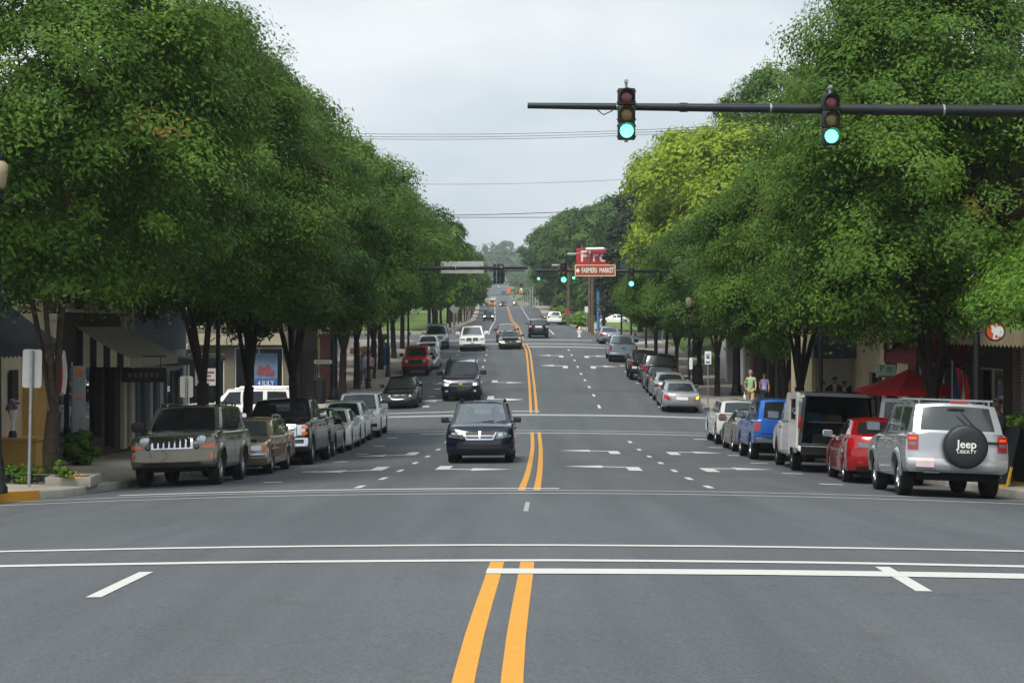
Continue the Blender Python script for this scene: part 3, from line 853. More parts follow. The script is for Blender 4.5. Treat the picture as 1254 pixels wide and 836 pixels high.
sp = sedan_spec(L=4.85, W=1.77, H=1.40, wb=2.67, fo=1.0, r=.31, clr=.22, nose=.24, belt=.93, rim='seven', cf=.05, nf=3, cr=.05, nr=5,
    hood=[(0,.74),(.2,.80),(.7,.86),(1.4,.92),(2.6,.94),(4.85,.97)], gh=(1.4,2.15,4.3,4.75), tum=.78, win=[(1.75,2.62),(2.72,3.5),(3.6,4.45)], doors=[(1.55,2.66),(2.66,3.6)],
    fprof=[(0,-.06),(.2,.05),(.5,.06),(.55,0),(1,-.06)], rprof=[(0,0),(1,-.03)], rack='rails', rackmat=M_STEEL, rackspan=(.3,.95), gfront=M_GLASSL, gside=M_GLASS,
    side=[(.42,4.4,.42,.72,M_WOODGR,'woodgrain_panel'), (.3,4.5,.60,.635,M_CHROME,'side_trim')],
    front=[('headlight', M_LENS, rect(.42,.74,.60,.72), .015, True), ('turn_signal', M_AMB, rect(.75,.86,.59,.72), .02, True), ('grille', M_GREY, rect(-.40,.40,.59,.72), .02),
           ('bumper', M_CHROME, rect(-.84,.84,.42,.54), .07), ('bumper_strip', M_BLACK, rect(-.85,.85,.465,.49), .085)])
make_car('parked_wagon', 'tan station wagon with woodgrain side panels, behind the bronze SUV', sp, -6.78, 41.35, True, P_TAN, 'station wagon', 'vehicles parked along the left kerb')

sp = pickup_spec(rim='ten', side=[(1.2,5.2,.52,.60,P_CHAR,'side_moulding')],
    front=[('grille', M_CHROME, rect(-.66,.66,.80,1.14), .03), ('grille_mesh', M_BLACK, rect(-.60,.60,.99,1.10), .037), ('grille_mesh', M_BLACK, rect(-.60,.60,.84,.93), .037),
           ('grille_bar', M_CHROME, rect(-.60,.60,1.03,1.055), .045), ('headlight', M_LENS, rect(.68,.90,.84,1.12), .03, True), ('turn_signal', M_AMB, rect(.80,.955,1.02,1.10), .036, True), ('turn_signal', M_AMB, rect(.80,.955,.85,.93), .036, True),
           ('bumper', M_CHROME, rect(-.97,.97,.52,.76), .06), ('fog_lamp', M_BLACK, rect(.60,.86,.62,.72), .07, True), ('air_dam', M_BLACK, rect(-.55,.55,.44,.56), .068), ('license_plate', M_PLRED, rect(-.15,.15,.84,.99), .05)],
    mirmat=M_CHROME)
r_, fr_, _ = make_car('parked_pickup', 'dark grey pickup with large chrome grille, chrome bumper and chrome door mirrors', sp, -6.55, 47.0, True, P_CHAR, 'pickup', 'vehicles parked along the left kerb')
m = MB()
for i in range(9): p = fr_(-.52 + i*.13, .965, .05); m.box((p[0], p[1], .965), (.012, .018, .30))
m.build('grille_bars', M_CHROME, r_)
m = MB(); m.box((-1.85, 0, 1.335), (1.75, 1.72, .03)); m.build('bed_cover', M_BLACK, r_)

sp = hatch_spec(L=4.0, W=1.72, rim='five', r=.32, front=fr_modern(.58, .80, .80, M_LENS, nose=.2, gw=.3) + [('fog_lamp', M_LENS, rect(.5,.68,.30,.40), .02, True)])
make_car('parked_hatchback', 'small dark blue hatchback tucked between the grey pickup and the white sedan', sp, -6.43, 53.3, True, P_NAVY2, 'car', 'vehicles parked along the left kerb')
sp = sedan_spec(L=4.75, W=1.83, rim='five', front=[('headlight', M_LENSD, [(.46,.60),(.86,.64),(.82,.80),(.50,.70)], .012, True), ('grille', M_CHROME, rect(-.34,.34,.52,.66), .01), ('lower_grille', M_BLACK, rect(-.5,.5,.27,.38), .006)], gfront=M_GLASSL)
make_car('parked_sedan', 'white sedan with clear windscreen behind the dark blue hatchback', sp, -6.36, 57.7, True, P_WHITE, 'car', 'vehicles parked along the left kerb')
sp = hatch_spec(L=3.9, W=1.78, H=1.58, front=fr_modern(.60,.82,.82), hood=[(0,.72),(.25,.86),(.7,.98),(.95,1.03),(2.4,1.05),(3.9,1.08)], gh=(.95,1.75,3.3,3.8), win=[(1.35,2.2),(2.28,3.05),(3.12,3.55)], doors=[(1.2,2.25),(2.25,3.15)])
make_car('parked_hatchback', 'white hatchback mostly hidden between the white sedan and the white crossover', sp, -6.3, 62.6, True, P_WHITE, 'car', 'vehicles parked along the left kerb')
sp = suv_spec(L=4.8, W=1.86, front=[('headlight', M_LENSD, [(.40,.84),(.86,.86),(.84,1.0),(.5,.96)], .012, True), ('grille', M_GREY, rect(-.36,.36,.78,.96), .01), ('fog_lamp', M_BLACK, rect(.56,.82,.46,.58), .012, True), ('lower_grille', M_BLACK, rect(-.5,.5,.42,.56), .006)], rack=None, r=.36)
make_car('parked_crossover', 'white crossover SUV at the far end of the near left row, beside the crosswalk', sp, -6.07, 66.8, True, P_WHITE, 'suv', 'vehicles parked along the left kerb')
sp = sedan_spec(L=4.55, W=1.76, H=1.44, front=[('headlight', M_LENS, [(.42,.60),(.84,.64),(.82,.78),(.5,.72)], .012, True), ('grille', M_BLACK, rect(-.36,.36,.54,.68), .01), ('emblem', M_CHROME, rect(-.08,.08,.64,.69), .02), ('lower_grille', M_BLACK, rect(-.5,.5,.27,.40), .006)])
make_car('parked_sedan', 'black sedan parked just past the second crosswalk on the left', sp, -5.5, 84.2, True, P_BLACK, 'car', 'vehicles parked along the left kerb')

def wrangler(**k):
    s = suv_spec(L=4.2, W=1.74, H=1.82, wb=2.5, fo=.65, r=.41, clr=.45, nose=.5, tail=.5, belt=1.2, tw=.26, rim='five', archgap=.08,
        hood=[(0,1.10),(.1,1.14),(.8,1.18),(1.3,1.22),(2.6,1.22),(4.2,1.22)], gh=(1.35,1.62,4.05,4.16), tum=.84, arc=.01, win=[(1.6,2.4),(2.5,3.2),(3.3,3.95)], doors=[(1.4,2.45),(2.45,3.3)],
        cf=.02, nf=4, cr=.02, nr=8, fprof=[(0,-.02),(1,-.02)], rprof=[(0,0),(1,0)], flare=.14, flaremat=M_BLACK, rack=None, bulge=.02, rbulge=.01, roofmat=None, mirmat=M_BLACK)
    s.update(k); return s
sp = wrangler(flaremat=P_ORED, front=[('bumper', M_BLACK, rect(-.86,.86,.52,.68), .14)])
r_, fr_, _ = make_car('parked_off_roader', 'orange-red off-roader with round headlamps in front of the silver car, left kerb', sp, -6.15, 109.5, True, P_ORED, 'suv', 'vehicles parked along the left kerb')
seven_slot(r_, fr_, 2.1, .92, .42, .30, P_ORED, 7, M_GREY)
for s in (1, -1): round_lamp(r_, Vector(fr_(s*.56, .97, .01)), .105, M_LENS, M_BLACK)
sp = sedan_spec(front=fr_modern(.58,.78,.82))
make_car('parked_sedan', 'silver car half hidden behind the orange-red off-roader', sp, -5.75, 115.0, True, P_SILVER, 'car', 'vehicles parked along the left kerb')
sp = sedan_spec(front=fr_modern(.58,.78,.82), gfront=M_GLASSL)
make_car('parked_sedan', 'white sedan parked in front of the silver SUV, left kerb', sp, -6.45, 131.0, True, P_WHITE, 'car', 'vehicles parked along the left kerb')
sp = suv_spec(L=5.2, W=1.98, H=1.85, wb=3.1, front=[('headlight', M_LENS, rect(.60,.90,.84,1.0), .012, True), ('grille', M_GREY, rect(-.5,.5,.80,1.0), .01), ('bumper', M_GREY, rect(-.92,.92,.44,.62), .03)], gh=(1.35,2.0,4.7,5.05), win=[(1.7,2.7),(2.8,3.7),(3.82,4.8)],
    hood=[(0,1.0),(.25,1.08),(.9,1.13),(1.35,1.16),(2.6,1.18),(5.2,1.2)], doors=[(1.5,2.75),(2.75,3.75)])
make_car('parked_suv', 'large silver SUV parked last before the third crossing, left kerb', sp, -6.05, 138.2, True, P_SILVERL, 'suv', 'vehicles parked along the left kerb')

# ---- traffic coming towards the camera --------------------------------------------------------
sp = suv_spec(L=4.89, W=1.84, H=1.69, wb=2.89, fo=.95, r=.345, clr=.24, nose=.24, belt=1.06, rim='seven', rack='rails', rackmat=M_BLACK, seatback=1.25, bulge=.14,
    hood=[(0,.86),(.2,.98),(.7,1.05),(1.1,1.08),(2.6,1.08),(4.89,1.12)], gh=(1.05,1.95,4.4,4.8), tum=.78, win=[(1.55,2.55),(2.65,3.6),(3.7,4.5)], gfront=M_GLASSL, gside=M_GLASSL, grear=M_GLASSL, mirmat=M_BLACK, mir=.9,
    front=[('headlight', M_LENSD, [(.44,.66),(.85,.71),(.83,.86),(.46,.85)], .012, True), ('headlight_reflector', M_CHROME, [(.50,.71),(.62,.72),(.62,.82),(.50,.82)], .018, True), ('headlight_reflector', M_CHROME, [(.68,.74),(.78,.75),(.78,.83),(.68,.83)], .018, True), ('grille', M_BLACK, [(-.34,.66),(.34,.66),(.43,.85),(-.43,.85)], .012), ('grille_trim', M_CHROME, [(-.36,.635),(.36,.635),(.385,.675),(-.385,.675)], .024), ('grille_trim', M_CHROME, [(.33,.66),(.385,.66),(.46,.85),(.42,.85)], .023, True), ('grille_cross', M_CHROME, [(-.028,.66),(.028,.66),(.028,.87),(-.028,.87)], .03),
           ('lower_grille', M_BLACK, rect(-.62,.62,.40,.52), .008), ('bumper_lip', M_BLACK, rect(-.80,.80,.25,.30), .012)], cf=.10, nf=3)
minivan, mv_fr, mv_sf = make_car('moving_minivan', 'dark navy crossover minivan with chrome cross grille driving towards the camera, nearest in traffic', sp, -.87, 46.2, True, P_NAVY, 'minivan', 'traffic coming towards the camera')
m = MB()
for zz in (.745,):
    m.grid(lambda s, t: mv_fr(-.38 + .76*s, zz - .022 + .044*t, .026), 10, 1)
m.build('grille_cross', M_CHROME, minivan)
sp = suv_spec(L=5.1, W=2.0, H=1.95, wb=2.95, fo=.98, r=.40, clr=.33, nose=.36, belt=1.26, gfront=M_GLASS, rackmat=M_BLACK,
    hood=[(0,1.0),(.2,1.14),(.9,1.20),(1.3,1.25),(2.6,1.26),(5.1,1.28)], gh=(1.3,1.98,4.75,5.02), win=[(1.65,2.6),(2.7,3.6),(3.72,4.75)], tum=.81, mir=1.4, mirmat=M_BLACK, cf=.07,
    front=[('headlight', M_LENSD, rect(.56,.93,.80,1.02), .012, True), ('headlight_bulb', M_ONL, rect(.64,.80,.82,.92), .03, True), ('grille', M_GREY, rect(-.52,.52,.76,1.02), .012), ('grille_bar', P_NAVY2, rect(-.54,.54,.86,.93), .03), ('emblem', mat('gold_emblem', rgb(196,160,70), .3, .8), rect(-.1,.1,.86,.93), .045),
           ('lower_grille', M_BLACK, rect(-.6,.6,.42,.56), .012), ('license_plate', M_GREY, rect(-.16,.16,.55,.68), .03), ('fog_lamp', M_LENS, rect(.66,.78,.50,.58), .02, True)])
make_car('moving_suv', 'large dark blue SUV with lit headlamps driving towards the camera behind the minivan', sp, -2.6, 87.3, True, P_NAVY2, 'suv', 'traffic coming towards the camera')
sp = pickup_spec(W=2.02, front=[('grille', P_WHITE, rect(-.50,.50,.84,1.12), .03), ('grille_mesh', M_BLACK, [(-.46,.98),(-.05,.98),(-.05,1.09),(-.46,1.09)], .04), ('grille_mesh', M_BLACK, [(.05,.98),(.46,.98),(.46,1.09),(.05,1.09)], .04), ('grille_mesh', M_BLACK, [(-.42,.86),(-.05,.86),(-.05,.95),(-.46,.95)], .04), ('grille_mesh', M_BLACK, [(.05,.86),(.42,.86),(.46,.95),(.05,.95)], .04),
    ('headlight', M_LENS, rect(.56,.92,.92,1.08), .02, True), ('bumper', P_WHITE, rect(-.97,.97,.56,.78), .05), ('lower_grille', M_BLACK, rect(-.7,.7,.50,.60), .06), ('license_plate', M_STEEL, rect(-.16,.16,.58,.72), .07)], gfront=M_GLASSL)
r_, fr_, _ = make_car('moving_pickup', 'white pickup truck with dark cross-bar grille driving towards the camera in the outer lane', sp, -3.1, 134.5, True, P_WHITE, 'pickup', 'traffic coming towards the camera')
m = MB(); m.box((-1.85, 0, 1.335), (1.75, 1.72, .03)); m.build('bed_cover', M_BLACK, r_)
sp = sedan_spec(L=4.65, W=1.85, H=1.36, hood=[(0,.68),(.25,.76),(.8,.84),(1.5,.92),(2.6,.94),(3.9,.97),(4.65,.94)], gh=(1.55,2.35,3.2,3.95), win=[(1.9,2.9),(3.0,3.5)], doors=[(1.6,2.95)], cf=.06, nf=3,
    front=[('headlight', mat('dim_headlight', rgb(196,178,138), .3, .2), rect(.46,.84,.58,.71), .012, True), ('grille', M_BLACK, rect(-.36,.36,.58,.70), .01), ('emblem', M_CHROME, rect(-.05,.05,.61,.67), .02), ('bumper', M_BLACK, rect(-.84,.84,.34,.52), .02)])
make_car('moving_coupe', 'black coupe with rectangular headlamps driving towards the camera beside the yellow line', sp, -.12, 136.2, True, P_BLACK, 'car', 'traffic coming towards the camera')
sp = sedan_spec(front=fr_modern(.58,.78,.82), gfront=M_GLASSL)
make_car('moving_sedan', 'maroon sedan following close behind the black coupe', sp, -.45, 144.5, True, P_MAROON, 'car', 'traffic coming towards the camera')
sp = suv_spec(front=[('headlight', M_ONL, rect(.55,.85,.78,.98), .02, True), ('grille', M_BLACK, rect(-.5,.5,.76,.98), .01)], rack=None)
make_car('moving_suv', 'dark car with bright headlamps far up the hill in the outer lane', sp, -3.95, 288, True, P_CHAR, 'suv', 'traffic coming towards the camera')
sp = suv_spec(front=fr_modern(.7,.95,.85), rack=None)
make_car('moving_taxi', 'bright yellow car just reaching the crest of the hill', sp, -5.0, 432, True, P_YEL, 'car', 'traffic coming towards the camera')
sp = suv_spec(front=fr_modern(.7,.95,.85), rack=None)
make_car('moving_suv', 'dark blue vehicle coming over the crest next to the yellow car', sp, -2.4, 446, True, P_NAVY, 'suv', 'traffic coming towards the camera')

# ---- traffic going away --------------------------------------------------------
sp = suv_spec(L=4.5, W=1.80, H=1.68, rack=None, rear=[('tail_light', M_RED, rect(.60,.86,.90,1.12), .012, True), ('tail_light_lens', M_LENS, rect(.60,.84,1.0,1.1), .02, True), ('license_plate', M_PLATE, rect(-.30,.30,.94,1.12), .015), ('bumper', M_BLACK, rect(-.86,.86,.42,.66), .03)],
    hood=[(0,.86),(.25,.98),(.9,1.06),(1.2,1.1),(4.5,1.16)], gh=(1.15,1.86,4.05,4.42), win=[(1.5,2.4),(2.5,3.35),(3.45,4.2)], doors=[(1.3,2.45),(2.45,3.4)])
make_car('moving_crossover', 'black crossover driving away up the hill in the inner lane', sp, 2.34, 151, False, P_BLACK, 'suv', 'traffic driving away')
sp = suv_spec(L=4.6, W=1.85, H=1.72, rack=None, rear=rr_modern(.9,1.1,.86,.9))
make_car('moving_suv', 'white SUV driving away in the outer lane beyond the third crossing', sp, 5.3, 214, False, P_WHITE, 'suv', 'traffic driving away')
sp = sedan_spec(rear=rr_modern(.70,.86,.84,.70))
make_car('parked_sedan', 'dark sedan waiting at the kerb just right of the far white SUV', sp, 7.3, 224, False, P_BLACK, 'car')
make_car('moving_sedan', 'dark sedan ahead of the far white SUV, its left edge showing', sp, 5.0, 240, False, P_CHAR, 'car', 'traffic driving away')

# ---- right kerb, facing away --------------------------------------------------------
sp = liberty(flare=.09, rack='bars', gside=M_GLASSP, grear=M_GLASSP,
    rear=[('bumper', P_SILVERL, rect(-.88,.88,.50,.70), .05), ('tail_light', M_RED, rect(.70,.88,.86,1.12), .022, True), ('turn_signal', M_AMB, rect(.73,.86,1.03,1.08), .034, True), ('reverse_lamp', M_LENSD, rect(.73,.86,.92,.985), .034, True),
          ('license_plate', mat('pinkish_plate', rgb(206,186,186), .5), rect(.44,.75,.55,.71), .07), ('tailgate_handle', M_BLACK, rect(-.72,-.46,.985,1.03), .035), ('tailgate_seam', M_BLACK, rect(-.72,.74,.735,.75), .008)], mirmat=M_BLACK)
jr, jfr, jsf = make_car('parked_suv', 'silver boxy SUV with a black covered spare wheel on its tailgate', sp, 7.98, 30.5, False, P_SILVERL, 'suv', 'vehicles parked along the right kerb', yawoff=R(-1.6))
# local rear is -x ; camera-left is +y for a car facing away
M_COVER = mat('vinyl_cover', rgb(30, 33, 36), .5, var=.1, bump=.15)
px_ = jfr(0, .98, 0)[0]
L2 = 4.43/2
tc_ = Vector((-L2 - .10, -.10, .93))
m = MB(); M = Matrix.Translation(tc_) @ Matrix.Rotation(-math.pi/2, 4, 'Y')
m.lathe([(.30,-.13),(.365,-.12),(.39,-.06),(.39,.07),(.37,.105),(.33,.125),(.2,.135),(.001,.137)], 36, M)
sc_ = m.build('spare_wheel', M_COVER, jr, smooth=50)
xx = tc_.x - .14
text_mesh('cover_lettering', 'Jeep', .20, M_WHITE, sc_, (xx, tc_.y, .97), (R(90), 0, R(-90)), .004, bold=.003)
text_mesh('cover_lettering', 'LIBERTY', .085, M_WHITE, sc_, (xx, tc_.y, .84), (R(90), 0, R(-90)), .004, xscale=1.1, bold=0)
m = MB()
a = jsf(1, .86, 1); b = jsf(1, .16, 1)
m.tube([(-L2 - .03, -.36, 1.19), (-L2 + .02, -.22, 1.35), (-L2 + .085, -.02, 1.58)], [.03, .02, .012], 6); m.box((-L2 - .035, -.36, 1.19), (.05, .09, .07))
m.build('rear_wiper', M_BLACK, jr, smooth=50)
m = MB(); m.box((-L2 + .12, -.02, 1.715), (.04, .34, .05), None, .015); m.build('brake_light', M_RED, jr)
m = MB(); q = jfr(.595, .63, .075)
for i in range(7):
    if i != 2: m.box((q[0] - .003, .485 + i*.037, .635), (.006, .02, .065))
m.build('plate_characters', M_PLRED, jr)
m = MB(); m.tube([(-L2-.02, .33, .46), (-L2-.02, .6, .46)], .02, 6); m.build('exhaust', M_STEEL, jr)

sp = sedan_spec(L=4.8, W=1.80, H=1.46, rim='seven', rear=[('tail_light', M_LENSD, [(.34,.78),(.74,.80),(.74,.92),(.38,.88)], .014, True), ('tail_light_lens', M_RED, [(.66,.76),(.86,.76),(.86,.95),(.68,.92)], .018, True), ('license_plate', M_PLATE, rect(-.16,.16,.72,.86), .014), ('bumper_lip', M_BLACK, rect(-.7,.7,.3,.38), .012)],
    hood=[(0,.66),(.25,.76),(.8,.88),(1.3,.95),(2.6,.98),(3.9,1.06),(4.5,1.07),(4.8,1.03)], gh=(1.3,2.15,3.35,4.2), mirmat=M_CHROME)
make_car('parked_sedan', 'shiny red sedan in front of the silver SUV at the right kerb', sp, 8.27, 37.0, False, P_RED, 'car', 'vehicles parked along the right kerb', yawoff=R(-3))

# white cargo van with its rear doors standing open
sp = dict(L=5.7, W=2.0, H=2.08, wb=3.43, fo=.88, r=.37, clr=.36, nose=.40, tail=.52, belt=1.18, tw=.24, rim='steel',
    hood=[(0,1.0),(.25,1.12),(.85,1.2),(1.1,1.26),(2.6,1.26),(5.7,1.26)], gh=(1.05,1.75,5.62,5.68), tum=.86, arc=.01, shoulder=-.05, win=[(1.4,2.15)], doors=[(1.2,2.2)], no_rear=True, rear_hole=.28,
    fprof=[(0,-.04),(.2,.05),(.3,0),(1,-.12)], rprof=[(0,.04),(.22,.06),(.27,0),(1,0)], cf=.08, nf=4, cr=.01, nr=8, seats=True, mir=1.5, rbulge=.0, hanmat=M_BLACK,
    rear=[('bumper', M_BLACK, rect(-.92,.92,.46,.66), .08)], mirmat=M_BLACK)
vr, vfr, vsf = make_car('parked_van', 'white cargo van with its rear doors wide open and a dark load bay', sp, 8.2, 43.0, False, P_WHITE, 'van', 'vehicles parked along the right kerb', yawoff=R(-1.2))
L2 = 2.85
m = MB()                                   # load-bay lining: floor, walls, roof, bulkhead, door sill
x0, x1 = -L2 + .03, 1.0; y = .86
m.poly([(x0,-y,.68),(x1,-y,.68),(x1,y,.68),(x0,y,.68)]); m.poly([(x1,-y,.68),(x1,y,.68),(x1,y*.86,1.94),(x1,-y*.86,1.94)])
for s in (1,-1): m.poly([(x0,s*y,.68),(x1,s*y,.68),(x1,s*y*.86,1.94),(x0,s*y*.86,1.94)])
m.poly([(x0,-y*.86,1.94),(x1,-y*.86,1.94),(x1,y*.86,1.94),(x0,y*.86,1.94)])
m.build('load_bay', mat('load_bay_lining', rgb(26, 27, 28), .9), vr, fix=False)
m = MB()
for s in (1, -1):
    m.box((-L2 + .01, s*.90, 1.28), (.05, .09, 1.2), Matrix.Rotation(R(s*4.5), 3, 'X'))
m.box((-L2 + .01, 0, 1.97), (.05, 1.70, .09)); m.box((-L2 + .0, 0, .70), (.07, 1.86, .05))
m.build('door_frame', M_GREY, vr)
for s in (1, -1):
    m = MB(); m.box((-L2 - .03, s*.955, 1.28), (.06, .10, .34), None, .02); m.build('tail_light', M_RED, vr, smooth=40)
# open doors: camera-left one folded right back along the side, the other swung out square
def van_door(hx, hy, ang, sgn):
    e = empty('rear_door', (hx, hy, 0), (0, 0, ang), parent=vr)
    m = MB(); w = .86
    P = [(0,.62),(w,.62),(w,1.94),(.1,1.94),(.0,1.5)]; Wn = [(.12,1.32),(w-.1,1.32),(w-.1,1.84),(.16,1.84)]
    # panel with a window opening
    for a, b, c, d_ in (((0,.62),(w,.62),(w,1.32),(0,1.32)), ((0,1.32),(.12,1.32),(.16,1.84),(.06,1.84)), ((w-.1,1.32),(w,1.32),(w,1.84),(w-.1,1.84)), ((.06,1.84),(w,1.84),(w,1.94),(.1,1.94))):
        m.prism([(q[0], 0, q[1]) for q in (a, b, c, d_)], (0, .05, 0))
    m.build('door_panel', P_WHITE, e)
    q = MB(); q.prism([(a, .02, b) for a, b in Wn], (0, .01, 0)); q.build('door_glass', M_GLASS, e)
    q = MB(); q.box((w-.08, -.01, 1.05), (.05, .06, .16)); q.build('door_handle', M_BLACK, e)
van_door(-L2 - .02, .99, R(6), 1)
van_door(-L2 - .02, -1.0, R(180+78), -1)
cargo = [((-2.1, -.45, .68), (.6, .5, .42), rgb(36, 60, 92), 'dark blue toolbox in the van beside the tyre pile'), ((-2.2, .38, .68), (.45, .4, .26), rgb(44, 46, 50), 'low black crate at the left edge of the van load bay'), ((-.9, -.1, .68), (.5, .5, .75), rgb(120, 110, 84), 'tan carton standing deep inside the van'), ((-1.2, .45, .68), (.6, .5, .8), rgb(46, 90, 120), 'blue plastic bin deep inside the van')]
bpy.context.view_layer.update()
for (c, dm, col, lab) in cargo:
    m = MB(); m.box((0, 0, dm[2]/2), dm, None, .03); m.box((0, 0, dm[2] + .012), (dm[0]*.96, dm[1]*.96, .03), None, .01); m.box((-dm[0]/2-.01, 0, dm[2]*.7), (.03, dm[1]*.3, .05))
    o = m.build('cargo_box', mat('cargo_%d' % int(col[2]*9999), col, .7), smooth=40); tag(o, lab, 'box', 'boxes loaded in the van')
    o.matrix_world = vr.matrix_world @ Matrix.Translation(c)

sp = suv_spec(L=4.7, W=2.0, H=1.88, wb=2.66, fo=.9, r=.38, clr=.40, nose=.42, tail=.52, belt=1.22, gh=(1.5,2.1,4.25,4.62), tum=.80, rack=None, win=[(1.75,2.75),(2.9,4.2)], doors=[(1.5,2.85)], cf=.03, cr=.02, nr=8, tw=.25,
    hood=[(0,1.08),(.15,1.14),(1.4,1.2),(1.55,1.22),(2.6,1.22),(4.7,1.22)], fprof=[(0,-.02),(1,-.02)], rprof=[(0,-.05),(.2,.0),(1,0)], rbulge=.02,
    rear=[('tail_light', M_RED, rect(.83,.985,.88,1.14), .014, True), ('bumper', M_CHROME, rect(-.95,.95,.56,.70), .09), ('tailgate_seam', M_BLACK, rect(-.8,.8,.80,.812), .006), ('tailgate', P_BLUE, rect(-.79,.79,.83,1.20), .012)], grear=M_GLASS, gside=M_GLASS, mirmat=M_BLACK)
make_car('parked_suv', 'bright blue two-door truck-like SUV with chrome rear bumper', sp, 8.15, 50.8, False, P_BLUE, 'suv', 'vehicles parked along the right kerb')
sp = sedan_spec(rear=rr_modern(.74,.92,.84,.74))
make_car('parked_sedan', 'grey-beige car squeezed between the blue SUV and the white crossover', sp, 8.3, 57.0, False, P_GREIGE, 'car', 'vehicles parked along the right kerb')
sp = suv_spec(L=4.5, W=1.82, H=1.66, rack=None, rear=[('tail_light', M_RED, [(.52,.98),(.88,.98),(.84,1.12),(.62,1.10)], .014, True), ('license_plate', M_PLATE, rect(-.16,.16,.82,.96), .014), ('bumper', M_BLACK, rect(-.8,.8,.4,.56), .012)], mirmat=M_STEEL,
    hood=[(0,.86),(.25,.98),(.9,1.06),(1.2,1.1),(4.5,1.16)], gh=(1.15,1.86,4.0,4.42), win=[(1.5,2.4),(2.5,3.35),(3.45,4.15)], doors=[(1.3,2.45),(2.45,3.4)])
make_car('parked_crossover', 'white crossover at the far end of the near right row, by the corner', sp, 8.36, 62.4, False, P_WHITE, 'suv', 'vehicles parked along the right kerb')

sp = sedan_spec(L=4.8, W=1.83, H=1.46, rear=[('tail_light', M_RED, [(.56,.66),(.87,.70),(.86,.90),(.66,.84)], .014, False), ('tail_light', M_RED, [(-.87,.70),(-.56,.66),(-.66,.84),(-.86,.90)], .014, False), ('brake_glow', M_ONA, [(-.82,.72),(-.66,.70),(-.68,.82),(-.82,.86)], .03), ('license_plate', M_PLATE, rect(-.28,.28,.66,.80), .014), ('bumper_lip', M_BLACK, rect(-.72,.72,.28,.36), .012)], gfront=M_GLASS)
make_car('parked_sedan', 'silver sedan with an amber indicator lit, first past the second crosswalk on the right', sp, 8.15, 82.4, False, P_SILVER, 'car', 'vehicles parked along the right kerb')
sp = sedan_spec(rear=rr_modern(.70,.88,.84,.7))
make_car('parked_sedan', 'light silver car hidden behind the silver sedan with the lit indicator', sp, 8.18, 88.0, False, P_SILVER, 'car', 'vehicles parked along the right kerb')
sp = hatch_spec(L=4.1, W=1.76, rear=rr_modern(.72,.96,.84,.7))
make_car('parked_hatchback', 'dark teal-black hatchback with red tail lamps in front of the black SUV', sp, 8.2, 93.4, False, P_NAVY2, 'car', 'vehicles parked along the right kerb')
sp = suv_spec(L=5.1, W=2.0, H=1.88, wb=2.95, r=.39, clr=.32, belt=1.2, rack=None, gh=(1.3,1.98,4.75,5.02), win=[(1.65,2.6),(2.7,3.6),(3.72,4.75)], hood=[(0,1.0),(.2,1.1),(.9,1.16),(1.3,1.2),(5.1,1.24)], rear=rr_modern(.86,1.2,.96,.9))
make_car('parked_suv', 'large black SUV with wide rear window between the hatchback and the off-roader', sp, 8.5, 98.3, False, P_BLACK, 'suv', 'vehicles parked along the right kerb')
sp = wrangler(rear=[('tail_light', M_RED, rect(.72,.84,.90,1.08), .05, True), ('bumper', M_BLACK, rect(-.84,.84,.54,.68), .1), ('license_plate', M_PLATE, rect(.46,.76,.74,.88), .05)])
r_, fr_, _ = make_car('parked_off_roader', 'black off-roader with a bare spare tyre behind the large black SUV', sp, 8.05, 104.6, False, P_BLACK, 'suv', 'vehicles parked along the right kerb')
tm, rm = wheel_meshes(.40, .24, 'five')
e = empty('spare_wheel', (-2.1-.16, -.1, 1.0), (0, -math.pi/2, 0), parent=r_); link('tyre', tm, e); link('rim', rm, e)
sp = pickup_spec(rear=[('tailgate', P_ICE, rect(-.84,.84,.74,1.24), .014), ('tail_light', M_RED, rect(.86,.99,.84,1.16), .014, True), ('bumper', M_CHROME, rect(-.95,.95,.52,.68), .1), ('emblem', M_BLACK, rect(-.09,.09,.98,1.08), .024), ('license_plate', M_PLATE, rect(-.16,.16,.54,.66), .11)], mirmat=M_BLACK, gfront=M_GLASSL, grear=M_GLASSL)
r_, fr_, _ = make_car('parked_pickup', 'pale ice-blue pickup truck seen from behind, tailgate closed', sp, 7.9, 121.8, False, P_ICE, 'pickup', 'vehicles parked along the right kerb')
m = MB(); m.box((-1.85, 0, 1.335), (1.75, 1.72, .03)); m.build('bed_cover', M_BLACK, r_)
sp = sedan_spec(rear=rr_modern(.70,.9,.84,.7))
make_car('parked_sedan', 'silver-lilac sedan parked ahead of the ice-blue pickup', sp, 8.2, 143.5, False, paint('lilac_silver', rgb(150, 146, 156), .5), 'car', 'vehicles parked along the right kerb')

# ---- cross street on the left
sp = suv_spec(L=4.95, W=1.95, H=1.88, rackmat=P_WHITE, r=.38, clr=.32, belt=1.18, gh=(1.3,1.95,4.6,4.9), win=[(1.62,2.55),(2.65,3.5),(3.68,4.62)], hood=[(0,1.0),(.25,1.08),(.9,1.13),(1.3,1.16),(4.95,1.2)], rear=rr_modern(.9,1.2,.9,.9), front=fr_modern(.8,1.0,.9))
make_car('waiting_suv', 'white SUV standing side-on in the cross street behind the left trees', sp, -11.8, 75.2, True, P_WHITE, 'suv', None, yaw=R(180))
sp = sedan_spec(front=fr_modern(.58,.78,.82), rear=rr_modern(.7,.88,.84,.7))
make_car('waiting_sedan', 'white sedan in the cross street, roof and windscreen visible behind the bronze SUV', sp, -12.6, 71.2, True, P_WHITE, 'car', None, yaw=0.0)
